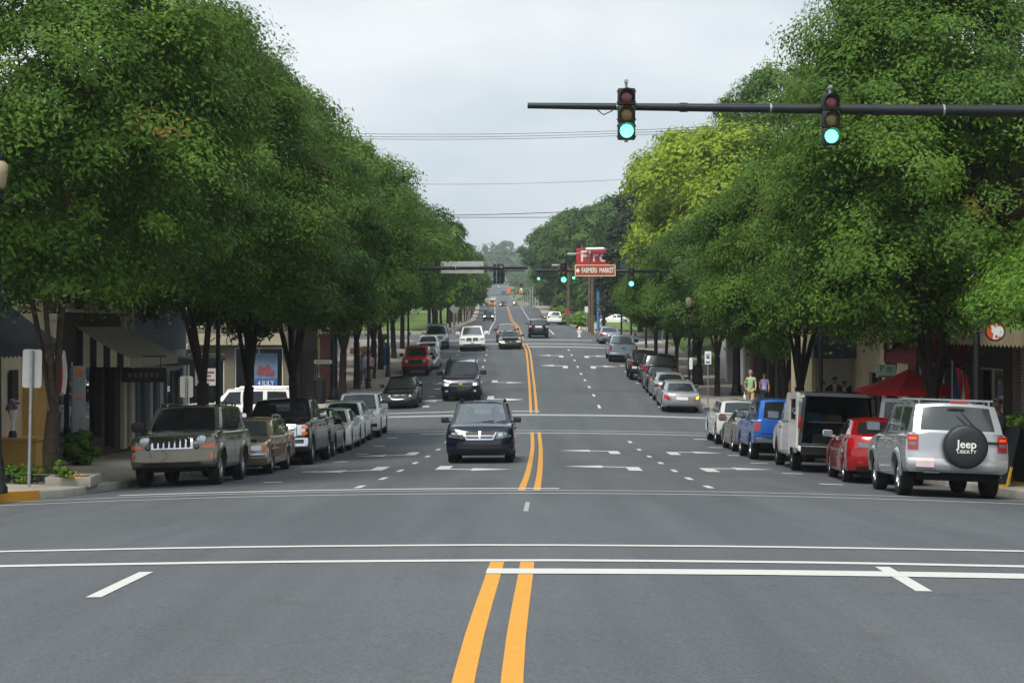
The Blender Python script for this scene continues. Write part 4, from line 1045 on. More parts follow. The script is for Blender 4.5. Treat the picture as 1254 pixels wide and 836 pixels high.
# car park on the far right
sp = sedan_spec(front=fr_modern(.58,.78,.82), rear=rr_modern(.7,.88,.84,.7))
make_car('parked_sedan', 'dark blue car in the far right car park, between tall pole and trees', sp, 19.0, 196, False, P_NAVY2, 'car', 'cars in the far right car park', yaw=R(160))
make_car('parked_sedan', 'grey car in the far right car park, half behind the trees', sp, 22.5, 188, False, P_GREY, 'car', 'cars in the far right car park', yaw=R(170))
make_car('parked_sedan', 'white car in the far right car park behind the hedge', sp, 13.8, 230, False, P_WHITE, 'car', 'cars in the far right car park', yaw=R(175))
# ------------------------------------------------------------------ trees
def leaf_mat(name, dark, light, warm, transl=.35):
    m = bpy.data.materials.new(name); m.use_nodes = True; nt = m.node_tree; nt.nodes.clear(); N, Lk = nt.nodes, nt.links
    out = N.new('ShaderNodeOutputMaterial')
    at = N.new('ShaderNodeAttribute'); at.attribute_name = 'tint'
    r = N.new('ShaderNodeValToRGB'); e = r.color_ramp.elements
    e[0].position = 0; e[0].color = dark; e[1].position = .86; e[1].color = light
    x = e.new(.93); x.color = warm; x = e.new(1.0); x.color = (.30, .13, .03, 1)
    Lk.new(at.outputs['Fac'], r.inputs['Fac'])
    d = N.new('ShaderNodeBsdfPrincipled'); d.inputs['Roughness'].default_value = .55; d.inputs['Specular IOR Level'].default_value = .2
    Lk.new(r.outputs['Color'], d.inputs['Base Color'])
    t = N.new('ShaderNodeBsdfTranslucent'); hs = N.new('ShaderNodeHueSaturation'); hs.inputs['Value'].default_value = 1.25; hs.inputs['Hue'].default_value = .485
    Lk.new(r.outputs['Color'], hs.inputs['Color']); Lk.new(hs.outputs['Color'], t.inputs['Color'])
    mx = N.new('ShaderNodeMixShader'); mx.inputs['Fac'].default_value = transl
    Lk.new(d.outputs[0], mx.inputs[1]); Lk.new(t.outputs[0], mx.inputs[2]); Lk.new(mx.outputs[0], out.inputs['Surface'])
    MATS[name] = m; return m
L_STREET = leaf_mat('leaf_street_tree', (.029, .080, .011, 1), (.140, .262, .028, 1), (.24, .24, .04, 1))
L_DEEP = leaf_mat('leaf_dark_tree', (.026, .074, .014, 1), (.108, .212, .032, 1), (.14, .18, .04, 1))
L_YEL = leaf_mat('leaf_yellow_green', (.15, .245, .016, 1), (.36, .465, .036, 1), (.42, .36, .05, 1))
L_CON = leaf_mat('leaf_conifer', (.020, .035, .020, 1), (.06, .085, .045, 1), (.10, .09, .05, 1), .15)
L_BRIGHT = leaf_mat('leaf_bright', (.06, .15, .018, 1), (.19, .36, .04, 1), (.22, .33, .05, 1))

def prof_vase(t): return plin([(0,.42),(.08,.74),(.22,.95),(.45,1.0),(.62,.84),(.78,.60),(.90,.36),(1,.10)])(t)
def prof_round(t): return math.sqrt(max(.02, 1 - (2*t - 1)**2)) ** .8
def prof_cone(t): return plin([(0,.7),(.1,1),(.5,.65),(.85,.25),(1,.04)])(t)

def crown_arrays(rng, Rr, z0, z1, nclump, nleaf, lsize, prof, csize, droop=.35, inner=.55, tilt=.5, lobes=9, rough=.30, boughs=None):
    """leaf quads of one crown -> verts (N*4,3), tint (N). Leaves sit in sprays, sprays sit on boughs, so the outline is
    uneven and light and dark masses form by themselves."""
    la = rng.uniform(0, 2*np.pi, lobes); lt = rng.uniform(0, 1, lobes); lw = rng.uniform(.5, 1.3, lobes) * np.where(rng.random(lobes) < .45, -1, 1)
    def lumps(th, t):
        l = np.zeros(len(th))
        for a, b, w in zip(la, lt, lw):
            da = np.abs((th - a + np.pi) % (2*np.pi) - np.pi)
            l += w * np.exp(-(da/.5)**2 - ((t - b)/.14)**2)
        return l
    nb = boughs or max(8, nclump // 13)
    bt = rng.beta(1.2, 1.2, nb); bth = rng.uniform(0, 2*np.pi, nb)
    bf = 1 - inner * rng.random(nb) ** 1.7
    br = Rr * np.array([prof(x) for x in bt]) * bf * (1 + rough * lumps(bth, bt) + .08 * rng.standard_normal(nb)) * .93
    H = z1 - z0
    BC = np.stack([br*np.cos(bth), br*np.sin(bth), z0 + H*bt], 1)
    bs = Rr * rng.uniform(.10, .21, nb)
    bi = rng.integers(0, nb, nclump)
    q = rng.standard_normal((nclump, 3)); q /= np.linalg.norm(q, axis=1)[:, None]
    q *= rng.uniform(.35, 1.0, nclump)[:, None] ** .5
    C = BC[bi] + q * bs[bi][:, None] * np.array([1.25, 1.25, .85])
    # a thin scatter of single sprays fills and roughens the outline
    k = rng.random(nclump) < .22
    tt = rng.random(k.sum()); ta = rng.uniform(0, 2*np.pi, k.sum())
    rr = Rr * np.array([prof(x) for x in tt]) * rng.uniform(.45, 1.0, k.sum())
    C[k] = np.stack([rr*np.cos(ta), rr*np.sin(ta), z0 + H*tt], 1)
    th = np.arctan2(C[:, 1], C[:, 0])
    ci = np.repeat(np.arange(nclump), nleaf); n = len(ci)
    out = np.stack([np.cos(th), np.sin(th), np.zeros(nclump)], 1)[ci]
    cs = (csize * rng.uniform(.55, 1.3, nclump))[ci]
    u = np.clip(rng.standard_normal((n, 3)) * .5, -.95, .95)
    rad = (u * out).sum(1)
    off = u * cs[:, None]; off[:, 2] = off[:, 2] * .6 - droop * rad * cs
    P = C[ci] + off
    bd = P - BC[bi][ci]; bd /= (np.linalg.norm(bd, axis=1)[:, None] + 1e-6)
    Nn = np.array([0, 0, .75]) + out * tilt + bd * .55 + u * .35 + rng.standard_normal((n, 3)) * .34
    Nn /= np.linalg.norm(Nn, axis=1)[:, None]
    A = rng.standard_normal((n, 3)); A -= (A*Nn).sum(1)[:, None]*Nn; A /= np.linalg.norm(A, axis=1)[:, None]
    B = np.cross(Nn, A)
    s = lsize * rng.uniform(.65, 1.3, n)
    A = A * s[:, None]; B = B * (s*.5)[:, None]
    V = np.stack([P - A, P - B*.9 - A*.1, P + A*1.0, P + B*.9 - A*.1], 1).reshape(-1, 3)
    ct = np.clip(rng.beta(2, 2.2, nb)[bi] * .42 + rng.beta(1.6, 2.0, nclump) * .34, 0, .8)
    warm = rng.random(nclump) < .006
    tint = np.clip(ct[ci] + rng.normal(.06, .09, n), 0, .84)
    wl = warm[ci] & (rng.random(n) < .6)
    tint[wl] = rng.uniform(.92, 1.0, wl.sum())
    return V, tint
def leaf_mesh(name, V, tint, material):
    n = len(tint)
    me = bpy.data.meshes.new(name)
    me.vertices.add(n*4); me.vertices.foreach_set('co', V.astype(np.float32).ravel())
    me.loops.add(n*4); me.loops.foreach_set('vertex_index', np.arange(n*4, dtype=np.int32))
    me.polygons.add(n); me.polygons.foreach_set('loop_start', np.arange(0, n*4, 4, dtype=np.int32))
    try: me.polygons.foreach_set('loop_total', np.full(n, 4, dtype=np.int32))
    except Exception: pass
    me.update(calc_edges=True)
    at = me.attributes.new('tint', 'FLOAT', 'FACE'); at.data.foreach_set('value', tint.astype(np.float32))
    me.materials.append(material)
    return me
def trunk_mesh(rng, h0, ztop, Rr, r0, stems=1, material=None, limbs=6, lean=.0, n=9):
    m = MB()
    for s in range(stems):
        a = rng.uniform(0, 6.28); sx = (s - (stems-1)/2) * r0 * 1.5
        base = Vector((sx, rng.uniform(-.1, .1), -.12)); fork = Vector((sx*1.6 + lean*h0 + rng.uniform(-.1,.1), rng.uniform(-.12,.12), h0))
        mid = (base + fork)/2 + Vector((rng.uniform(-.08,.08), rng.uniform(-.06,.06), 0))
        m.tube([base, base + Vector((0,0,.18)), mid, fork], [r0*1.45, r0*1.1, r0*.95, r0*.9], n)
        nl = max(2, limbs//stems)
        for k in range(nl):
            b = a + 2*math.pi*k/nl + rng.uniform(-.35, .35)
            zt = h0 + (ztop - h0) * rng.uniform(.55, .92); rr = Rr * rng.uniform(.25, .68)
            d = Vector((math.cos(b), math.sin(b), 0))
            p1 = fork + d*rr*.22 + Vector((0,0,(zt-h0)*.28)); p2 = fork + d*rr*.55 + Vector((0,0,(zt-h0)*.62)); p3 = fork + d*rr + Vector((0,0,zt-h0))
            rl = r0 * rng.uniform(.42, .62)
            m.tube([fork - Vector((0,0,.15)), p1, p2, p3], [rl, rl*.75, rl*.45, rl*.12], 6)
            for q in range(3):
                c = b + rng.uniform(-1.2, 1.2); p = p1.lerp(p2, rng.uniform(0, 1)); e = p + Vector((math.cos(c), math.sin(c), rng.uniform(.2, .8))) * Rr * .4
                m.tube([p, (p+e)/2 + Vector((0,0,.1)), e], [rl*.38, rl*.22, rl*.05], 5)
    return m.mesh('trunk', material or M_BARK, 60, fix=False)

RNG = np.random.default_rng(11)
KINDS = {}
def kind(key, Rr, z0, z1, nclump, nleaf, lsize, prof, csize, leafm, h0, r0, stems=1, bark=None, lean=0, limbs=7, **kw):
    V, t = crown_arrays(RNG, Rr, z0, z1, nclump, nleaf, lsize, prof, csize, **kw)
    KINDS[key] = (leaf_mesh('crown', V, t, leafm), trunk_mesh(RNG, h0, z1, Rr, r0, stems, bark, limbs, lean))
# near street trees (a, b), middle distance (c, d), far (e, f)
kind('near_a', 4.7, 4.0, 13.3, 1650, 150, .059, prof_vase, .60, L_STREET, 1.45, .17, 1, limbs=4)
kind('near_b', 4.5, 4.5, 12.7, 1500, 150, .060, prof_vase, .62, L_STREET, 2.2, .19, 1, M_BARKD, limbs=5)
kind('near_r', 4.6, 4.2, 12.7, 1550, 150, .060, prof_vase, .62, L_STREET, 2.0, .19, 1, M_BARKD, limbs=5)
kind('near_low', 4.6, 3.2, 13.0, 1600, 150, .060, prof_vase, .62, L_STREET, 1.8, .19, 1, M_BARKD, limbs=5)
kind('low_l', 4.4, 4.4, 12.6, 1350, 150, .062, prof_vase, .62, L_DEEP, 2.1, .19, 1, M_BARKD, limbs=5)
kind('low_r', 4.5, 4.3, 10.6, 1150, 150, .066, prof_vase, .62, L_STREET, 2.2, .22, 1, M_BARKD, limbs=5)
kind('mid_c', 4.6, 4.4, 12.8, 950, 92, .10, prof_vase, .72, L_STREET, 2.4, .20, 1, M_BARKD)
kind('mid_d', 4.5, 4.1, 12.2, 900, 92, .10, prof_vase, .72, L_DEEP, 2.5, .19, 1, M_BARKD)
kind('far_e', 4.3, 2.6, 11.0, 420, 26, .30, prof_vase, .8, L_STREET, 2.2, .16, 1, M_BARKD)
kind('far_f', 4.2, 2.8, 10.4, 400, 26, .30, prof_vase, .8, L_DEEP, 2.2, .16, 1, M_BARKD)
kind('yellow', 5.6, 2.8, 15.8, 1100, 46, .20, prof_round, .85, L_YEL, 3.0, .26, 1, M_BARKD)
kind('big_dark', 6.2, 2.0, 17.5, 700, 40, .34, prof_round, 1.15, L_DEEP, 3.0, .34, 1, M_BARKD)
kind('big_near', 6.0, 2.0, 17.5, 900, 130, .15, prof_round, 1.05, L_STREET, 3.0, .34, 1, M_BARKD)
kind('conifer', 4.4, 2.5, 17.0, 800, 40, .22, prof_cone, .75, L_CON, 9, .28, 1, M_BARKD, droop=.6, limbs=10)
kind('young', 2.6, 3.0, 5.3, 420, 150, .058, prof_round, .5, L_BRIGHT, 1.9, .11, 1, M_BARKD)
used_kind = set()
def tree(key, X, d, label, rot=0, s=1.0, sz=None, group=None, name='street_tree', z=None, cat='tree'):
    cm, tm = KINDS[key]
    side = -1 if X < xc(d) else 1
    zz = sw(X, d, side) if z is None else z
    e = empty(name, (X, d, zz), (0, 0, rot), label, cat, group)
    e.scale = (s, s, sz or s)
    link('trunk', tm, e); link('crown', cm, e)
    return e
GL_ = 'street trees along the left pavement'; GR_ = 'street trees along the right pavement'
tree('near_a', -9.45, 35.3, 'nearest left tree, forked trunk rising beside the grey planter and blank sign', .35, 1.0, group=GL_)
tree('near_b', -9.0, 49.5, 'second left tree, behind the bronze SUV and small blank sign', 2.1, 1.0, group=GL_)
tree('low_l', -8.8, 57.5, 'dark leaning-trunked left tree over the grey pickup, between two white parked cars', 4.4, .96, 1.0, group=GL_)
tree('mid_c', -7.95, 63.2, 'left tree with V-shaped limbs standing by the near corner of the second crossing', .6, .95, .98, group=GL_)
tree('mid_c', -8.65, 87.5, 'left tree just past the second crossing, next to the black signal pole', 3.0, .98, 1.03, group=GL_)
tree('mid_d', -8.6, 95.5, 'left tree beside the walker in blue', 1.0, 1.0, 1.05, group=GL_)
tree('mid_c', -8.55, 105, 'left tree beside the pedestrian in dark shorts', 5.0, 1.0, .98, group=GL_)
tree('mid_d', -8.7, 114, 'left tree near the blue bin, fourth past the second crossing', 2.2, 1.0, 1.0, group=GL_)
tree('mid_c', -8.6, 125, 'left tree behind the orange-red off-roader', .2, 1.0, .98, group=GL_)
tree('mid_d', -8.8, 137, 'left tree next to the large silver SUV at the third crossing', 4.0, 1.0, 1.0, group=GL_)
d = 170
for i, k in enumerate(range(13)):
    tree(('far_e', 'far_f')[i % 2], xc(d) - 8.6 + random.uniform(-.3,.3), d, 'tree in the far left row that climbs the hill past the diamond sign', random.uniform(0, 6), random.uniform(.95, 1.12), group='trees in the far left row'); d += 13 + i*1.5
# second rank on the left behind the far row so that nothing is bare
d = 160
for i in range(9):
    tree('big_dark', xc(d) - 18 - random.uniform(0, 6), d, 'tall dark tree behind the far left row of street trees', random.uniform(0, 6), random.uniform(.62, .8), group='tall trees behind the far left row', name='tree', z=zc(d)-.2); d += 22
# right row
tree('young', 11.75, 32.6, 'small bright green tree whose low branches hang in front of the green awning', .4, 1.0, 1.0, group=GR_)
tree('near_low', 10.35, 42.3, 'right tree with a forked trunk rising behind the silver SUV and red umbrella', 3.3, 1.0, 1.04, group=GR_)
tree('near_r', 10.9, 49.5, 'right tree standing behind the white van and the group portrait window', 5.2, .80, 1.06, group=GR_)
tree('low_r', 9.75, 58.2, 'right tree with a thick leaning trunk above the blue SUV', 1.2, .82, .96, group=GR_)
tree('mid_c', 11.1, 69.5, 'right tree at the near corner of the second crossing, beside the black pole', 2.0, .76, .78, group=GR_)
tree('mid_d', 10.8, 90.5, 'right tree behind the blue and white parking sign', 3.9, .80, .82, group=GR_)
tree('mid_c', 10.9, 99.0, 'right tree by the stair railing and black bin', .9, .74, .74, group=GR_)
tree('mid_c', 10.4, 108.5, 'right tree with a clear straight trunk above the black off-roader', 2.7, .70, .70, group=GR_)
tree('mid_d', 10.6, 118, 'right tree above the ice-blue pickup and white banner', 4.6, .64, .66, group=GR_)
tree('mid_c', 10.7, 128, 'right tree on the lawn corner, sixth past the second crossing', 5.6, .58, .62, group=GR_)
tree('mid_d', 10.8, 138, 'last right tree before the third crossing, beside the lilac sedan', .3, .5, .58, group=GR_)
tree('yellow', 14.6, 110, 'tall yellow-green tree behind the right row, the one nearer the camera', .4, .92, 1.0, name='tree', z=sw(14, 110, 1))
tree('yellow', 13.6, 127, 'taller yellow-green tree behind the right row, farther down the street', 2.4, 1.0, 1.06, name='tree', z=sw(14, 127, 1))
tree('big_near', 17.6, 113, 'very tall green tree rising above the right buildings behind the yellow-green trees', 1.1, .86, 1.12, name='tree', z=sw(14, 113, 1))
tree('conifer', 12.2, 163, 'dark conifer left of the yellow-green trees', 0, .95, .98, name='conifer', z=zc(163))
tree('conifer', 15.6, 158, 'second dark conifer standing behind the yellow-green trees', 2, 1.0, 1.06, name='conifer', z=zc(158))
tree('big_dark', 24, 172, 'broad dark tree right of the red signboard', 3.0, .9, .95, name='tree', z=zc(172))
for i, (X, d, s) in enumerate(((16, 238, 1.0), (12.6, 262, 1.0), (19, 268, 1.15), (11.0, 292, 1.05), (17, 310, 1.15), (10.6, 330, 1.1), (15, 352, 1.2), (10.6, 372, 1.05), (13, 398, 1.0), (30, 250, 1.1), (26, 215, .9))):
    tree('big_dark', X + xc(d), d, ('dark tree in the grove behind the red signboard, nearer part', 'dark tree in the far grove at the right edge of the hill road')[d > 280], i*1.3, s, group=('grove behind the red signboard', 'far grove by the hill road')[d > 280], name='tree', z=zc(d) - .3)
# skyline wood far beyond the crest
Vs, Ts = [], []
for i in range(90):
    X = RNG.uniform(-190, 190); d = RNG.uniform(1120, 1420); Hh = RNG.uniform(13, 24)
    V, t = crown_arrays(RNG, RNG.uniform(8, 12), 0, Hh, 70, 9, 1.7, prof_round, 3.2)
    Vs.append(V + np.array([X - 10, d, zc(d)])); Ts.append(t)
for i in range(150):
    d = RNG.uniform(520, 1080); sd = -1 if i % 2 else 1; X = xc(d) + sd * RNG.uniform(10.5, 46)
    V, t = crown_arrays(RNG, RNG.uniform(4.5, 8), 0, RNG.uniform(7, 15), 46, 8, .95, prof_round, 2.0)
    Vs.append(V + np.array([X, d, zc(d) - .3])); Ts.append(t)
o = link('far_woods', leaf_mesh('far_woods', np.concatenate(Vs), np.concatenate(Ts), L_DEEP)); tag(o, 'blue-hazed wooded skyline at the end of the street', 'woods', kind='stuff')
# ------------------------------------------------------------------ buildings
M_BEIGE = mat('beige_stucco', rgb(196, 182, 154), .9, var=.1, scale=1.5)
M_TANW = mat('tan_plaster', rgb(196, 156, 88), .9, var=.12, scale=1.5)
M_DKWALL = mat('dark_brown_brick', rgb(74, 60, 50), .9, var=.25, scale=5)
M_GREYW = mat('pale_blue_metal_siding', rgb(188, 200, 212), .6, .1, var=.08, scale=1)
M_CREAM = mat('cream_paint', rgb(206, 188, 150), .85, var=.08, scale=1.5)
M_TRIM = mat('cream_trim', rgb(218, 208, 184), .75, var=.08)
M_FRAME = mat('dark_frame', rgb(30, 30, 31), .5)
M_ALU = mat('aluminium_frame', rgb(160, 164, 168), .45, .6)
M_SHOPG = glass('shop_glass', (.25, .28, .28, 1), .02, .5)
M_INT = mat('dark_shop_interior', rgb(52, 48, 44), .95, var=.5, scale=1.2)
def brick_mat(name, c1, c2, mort=(.3, .28, .25, 1), sc=1):
    m, nt, b = nodes(name); N, Lk = nt.nodes, nt.links
    tc = N.new('ShaderNodeTexCoord'); sx = N.new('ShaderNodeSeparateXYZ'); cb = N.new('ShaderNodeCombineXYZ'); ad = N.new('ShaderNodeMath')
    Lk.new(tc.outputs['Object'], sx.inputs[0]); Lk.new(sx.outputs[0], ad.inputs[0]); Lk.new(sx.outputs[1], ad.inputs[1]); Lk.new(ad.outputs[0], cb.inputs[0]); Lk.new(sx.outputs[2], cb.inputs[1])
    br = N.new('ShaderNodeTexBrick'); br.inputs['Scale'].default_value = sc; br.inputs['Brick Width'].default_value = .22; br.inputs['Row Height'].default_value = .075; br.inputs['Mortar Size'].default_value = .008
    br.inputs['Color1'].default_value = c1; br.inputs['Color2'].default_value = c2; br.inputs['Mortar'].default_value = mort
    Lk.new(cb.outputs[0], br.inputs['Vector']); Lk.new(br.outputs['Color'], b.inputs['Base Color']); b.inputs['Roughness'].default_value = .9
    MATS[name] = m; return m
M_BRICK = brick_mat('red_brick', rgb(138, 70, 52), rgb(158, 88, 66))
M_BRICKB = brick_mat('brown_brick', rgb(96, 74, 58), rgb(116, 90, 70))
def stripe_mat(name, ca, cb_, freq, axis=0):
    m, nt, b = nodes(name); N, Lk = nt.nodes, nt.links
    tc = N.new('ShaderNodeTexCoord'); sx = N.new('ShaderNodeSeparateXYZ'); Lk.new(tc.outputs['Object'], sx.inputs[0])
    mu = N.new('ShaderNodeMath'); mu.operation = 'MULTIPLY'; mu.inputs[1].default_value = freq; Lk.new(sx.outputs[axis], mu.inputs[0])
    fr = N.new('ShaderNodeMath'); fr.operation = 'FRACT'; Lk.new(mu.outputs[0], fr.inputs[0])
    gt = N.new('ShaderNodeMath'); gt.operation = 'GREATER_THAN'; gt.inputs[1].default_value = .5; Lk.new(fr.outputs[0], gt.inputs[0])
    nz = N.new('ShaderNodeTexNoise'); nz.inputs['Scale'].default_value = 3; Lk.new(tc.outputs['Object'], nz.inputs['Vector'])
    x = N.new('ShaderNodeMix'); x.data_type = 'RGBA'; x.inputs[6].default_value = ca; x.inputs[7].default_value = cb_; Lk.new(gt.outputs[0], x.inputs['Factor'])
    y = N.new('ShaderNodeMix'); y.data_type = 'RGBA'; y.blend_type = 'MULTIPLY'; y.inputs['Factor'].default_value = .5; Lk.new(x.outputs[2], y.inputs[6]); Lk.new(nz.outputs['Color'], y.inputs[7])
    hs = N.new('ShaderNodeHueSaturation'); hs.inputs['Saturation'].default_value = .9; hs.inputs['Value'].default_value = 1.3; Lk.new(y.outputs[2], hs.inputs['Color'])
    Lk.new(hs.outputs['Color'], b.inputs['Base Color']); b.inputs['Roughness'].default_value = .85
    MATS[name] = m; return m

class Facade:
    """local x along the front, local -y towards the street, z up"""
    def __init__(s, name, label, side, d0, d1, H, wall, depth=14, X=None, cat='building'):
        s.w = d1 - d0; s.H = H; s.depth = depth
        dm = (d0 + d1)/2
        if side == -1: loc = (X, d0, sw(X, dm, -1) - .02); rot = R(90)
        elif side == 1: loc = (X, d1, sw(X, dm, 1) - .02); rot = R(-90)
        else: loc = (d0, X, sw(-9, X, -1)); rot = 0       # faces the camera: d0..d1 are X, X is the distance
        s.flip = side == 1; s.d0 = d0; s.d1 = d1
        s.root = empty(name, loc, (0, 0, rot), label, cat)
        s.wall = wall; s.open = []
    def lx(s, d): return (s.d1 - d) if s.flip else d - s.d0
    def opening(s, a, b, z0, z1, frame=M_FRAME, glassm=M_SHOPG, bars=(1, 1), nm='window', rec=.18, sill=None, fw=.06):
        x0, x1 = sorted((s.lx(a), s.lx(b))); s.open.append((x0, x1, z0, z1))
        f = MB()
        for c, dd in (((x0+fw/2, rec-.03, (z0+z1)/2), (fw, .08, z1-z0)), ((x1-fw/2, rec-.03, (z0+z1)/2), (fw, .08, z1-z0)), (((x0+x1)/2, rec-.03, z0+fw/2), (x1-x0-2*fw, .08, fw)), (((x0+x1)/2, rec-.03, z1-fw/2), (x1-x0-2*fw, .08, fw))): f.box(c, dd)
        for i in range(1, bars[0]): f.box((x0 + (x1-x0)*i/bars[0], rec-.03, (z0+z1)/2), (fw*.8, .07, z1-z0-2*fw))
        for j in range(1, bars[1]): f.box(((x0+x1)/2, rec-.03, z0 + (z1-z0)*j/bars[1]), (x1-x0-2*fw, .065, fw*.8))
        w = f.build(nm, frame, s.root)
        p = MB(); p.box(((x0+x1)/2, rec+.01, (z0+z1)/2), (x1-x0-.02, .012, z1-z0-.02)); p.build('pane', glassm, w)
        if sill: q = MB(); q.box(((x0+x1)/2, -.03, z0-.05), (x1-x0+.2, .16, .09), None, .01); q.build('sill', sill, w)
        return w
    def finish(s, base=None, cornice=None, room=1.6):
        xs = sorted(set([0, s.w] + [q for o in s.open for q in o[:2]])); zs = sorted(set([-.5, s.H] + [q for o in s.open for q in o[2:]]))
        m = MB()
        def inside(x, z): return any(o[0] < x < o[1] and o[2] < z < o[3] for o in s.open)
        for a, b in zip(xs, xs[1:]):
            for c, d in zip(zs, zs[1:]):
                if not inside((a+b)/2, (c+d)/2): m.poly([(a,0,c),(b,0,c),(b,0,d),(a,0,d)])
        for (a, b, c, d) in s.open:
            e = .24
            m.poly([(a,0,c),(a,0,d),(a,e,d),(a,e,c)]); m.poly([(b,0,c),(b,e,c),(b,e,d),(b,0,d)]); m.poly([(a,0,c),(a,e,c),(b,e,c),(b,0,c)]); m.poly([(a,0,d),(b,0,d),(b,e,d),(a,e,d)])
        D = s.depth
        m.poly([(0,0,-.5),(0,0,s.H),(0,D,s.H),(0,D,-.5)]); m.poly([(s.w,0,-.5),(s.w,D,-.5),(s.w,D,s.H),(s.w,0,s.H)]); m.poly([(0,D,-.5),(0,D,s.H),(s.w,D,s.H),(s.w,D,-.5)])
        m.build('wall', s.wall, s.root, fix=False)
        q = MB(); q.box((s.w/2, D/2, s.H - .15), (s.w - .1, D - .1, .2)); q.build('roof', M_GREY2, s.root)
        # rooms behind the panes so that the glass has something to show
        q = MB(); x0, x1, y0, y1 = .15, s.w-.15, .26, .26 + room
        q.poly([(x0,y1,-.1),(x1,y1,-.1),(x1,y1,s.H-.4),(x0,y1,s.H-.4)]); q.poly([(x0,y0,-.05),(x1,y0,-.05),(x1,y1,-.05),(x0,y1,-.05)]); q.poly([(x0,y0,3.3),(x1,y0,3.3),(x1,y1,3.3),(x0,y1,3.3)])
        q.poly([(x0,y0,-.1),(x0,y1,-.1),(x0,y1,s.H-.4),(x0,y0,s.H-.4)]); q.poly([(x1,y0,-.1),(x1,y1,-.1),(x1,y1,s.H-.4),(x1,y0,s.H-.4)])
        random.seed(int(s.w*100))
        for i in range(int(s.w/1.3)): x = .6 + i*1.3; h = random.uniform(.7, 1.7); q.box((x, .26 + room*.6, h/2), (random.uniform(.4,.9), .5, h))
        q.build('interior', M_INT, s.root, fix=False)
        c = MB(); c.box((s.w/2, -.06, s.H + .06), (s.w + .1, .3, .28), None, .03); c.box((s.w/2, -.04, s.H - .35), (s.w - .02, .12, .12)); c.build('cornice', cornice or M_TRIM, s.root)
        if base: q = MB(); q.box((s.w/2, -.02, .12), (s.w - .06, .05, .3)); q.build('plinth', base, s.root)
    def pilaster(s, d, w, h, material, proud=.14, z0=0):
        m = MB(); m.box((s.lx(d), -proud/2, z0 + h/2), (w, proud, h)); m.box((s.lx(d), -proud/2 - .02, z0 + h - .1), (w + .08, proud + .06, .14)); return m.build('pilaster', material, s.root)
    def awning(s, a, b, ztop_, zfront, proj, material, val=.28, sidem=None, dome=False, valm=None, closed=True):
        x0, x1 = sorted((s.lx(a), s.lx(b))); m = MB(); n = 10
        def prof(i):
            t = i/n
            if dome: return (-proj*math.sin(t*math.pi/2), zfront + (ztop_-zfront)*math.cos(t*math.pi/2))
            return (-proj*t, ztop_ + (zfront-ztop_)*t - .06*math.sin(math.pi*t))
        P = [prof(i) for i in range(n+1)]
        m.grid(lambda u, v: (x0 + (x1-x0)*u, P[int(round(v*n))][0], P[int(round(v*n))][1]), 12, n)
        o = m.build('awning', material, s.root, smooth=60, fix=False)
        q = MB()
        k = int((x1-x0)/.3)                              # scalloped valance
        for i in range(k):
            a0 = x0 + (x1-x0)*i/k; a1 = x0 + (x1-x0)*(i+1)/k
            q.poly([(a0,-proj,zfront),(a1,-proj,zfront),(a1,-proj-.01,zfront-val*.8),((a0+a1)/2,-proj-.012,zfront-val),(a0,-proj-.01,zfront-val*.8)])
        q.build('valance', valm or material, o, fix=False)
        if closed:
            for x in (x0, x1):
                q = MB(); q.poly([(x, 0, zfront)] + [(x, p[0], p[1]) for p in P]); q.poly([(x,0,zfront),(x,-proj,zfront),(x,-proj,zfront-val*.8),(x,0,zfront-val*.8)]); q.build('awning_end', sidem or material, o, fix=False)
        q = MB()
        for x in (x0+.05, x1-.05): q.tube([(x, .02, zfront-.25), (x, -proj+.03, zfront-.03)], .018, 5)
        q.tube([(x0+.02, -proj+.03, zfront-.02), (x1-.02, -proj+.03, zfront-.02)], .02, 6)
        q.build('awning_frame', M_STEEL, o)
        return o
M_GREY2 = mat('roof_grey', rgb(92, 92, 92), .95)
M_AWN1 = mat('navy_canvas', rgb(50, 56, 68), .9, var=.15)
M_AWN2 = stripe_mat('striped_awning', rgb(196, 192, 166), rgb(174, 172, 148), 3.2)
M_AWN2S = stripe_mat('striped_awning_end', rgb(200, 194, 168), rgb(40, 44, 42), 2.6, 1)
M_AWN3 = mat('maroon_canvas', rgb(124, 30, 42), .9, var=.15)
M_AWN4 = stripe_mat('green_cream_awning', rgb(122, 146, 70), rgb(126, 150, 76), 1)
M_AWN4S = stripe_mat('cream_stripes', rgb(216, 202, 170), rgb(150, 138, 112), 3.5, 1)
M_VAL = mat('pale_valance', rgb(150, 136, 108), .9)

LX = -12.35
# left 1: dark awning, tan pilaster, recessed beige wall
b = Facade('shop_building', 'near left shop with navy awning and tan pilaster behind the blank sign', -1, 33, 45.6, 9.0, M_BEIGE, X=LX)
b.opening(34.0, 38.5, .5, 2.9, bars=(3, 1)); b.opening(39.2, 41.0, .1, 2.7, nm='door')
for a in (34.2, 37.2, 40.2, 43): b.opening(a, a+1.5, 4.7, 6.9, M_TRIM, bars=(2, 2), sill=M_TRIM)
b.awning(34, 41.4, 4.1, 3.0, 1.5, M_AWN1, .3); b.pilaster(44.0, 1.5, 2.95, M_TANW, .3); b.finish(); 
m = MB(); m.box((b.lx(42.2), -.09, 1.95), (.5, .1, .75), None, .02); m.build('wall_lantern', M_FRAME, b.root)
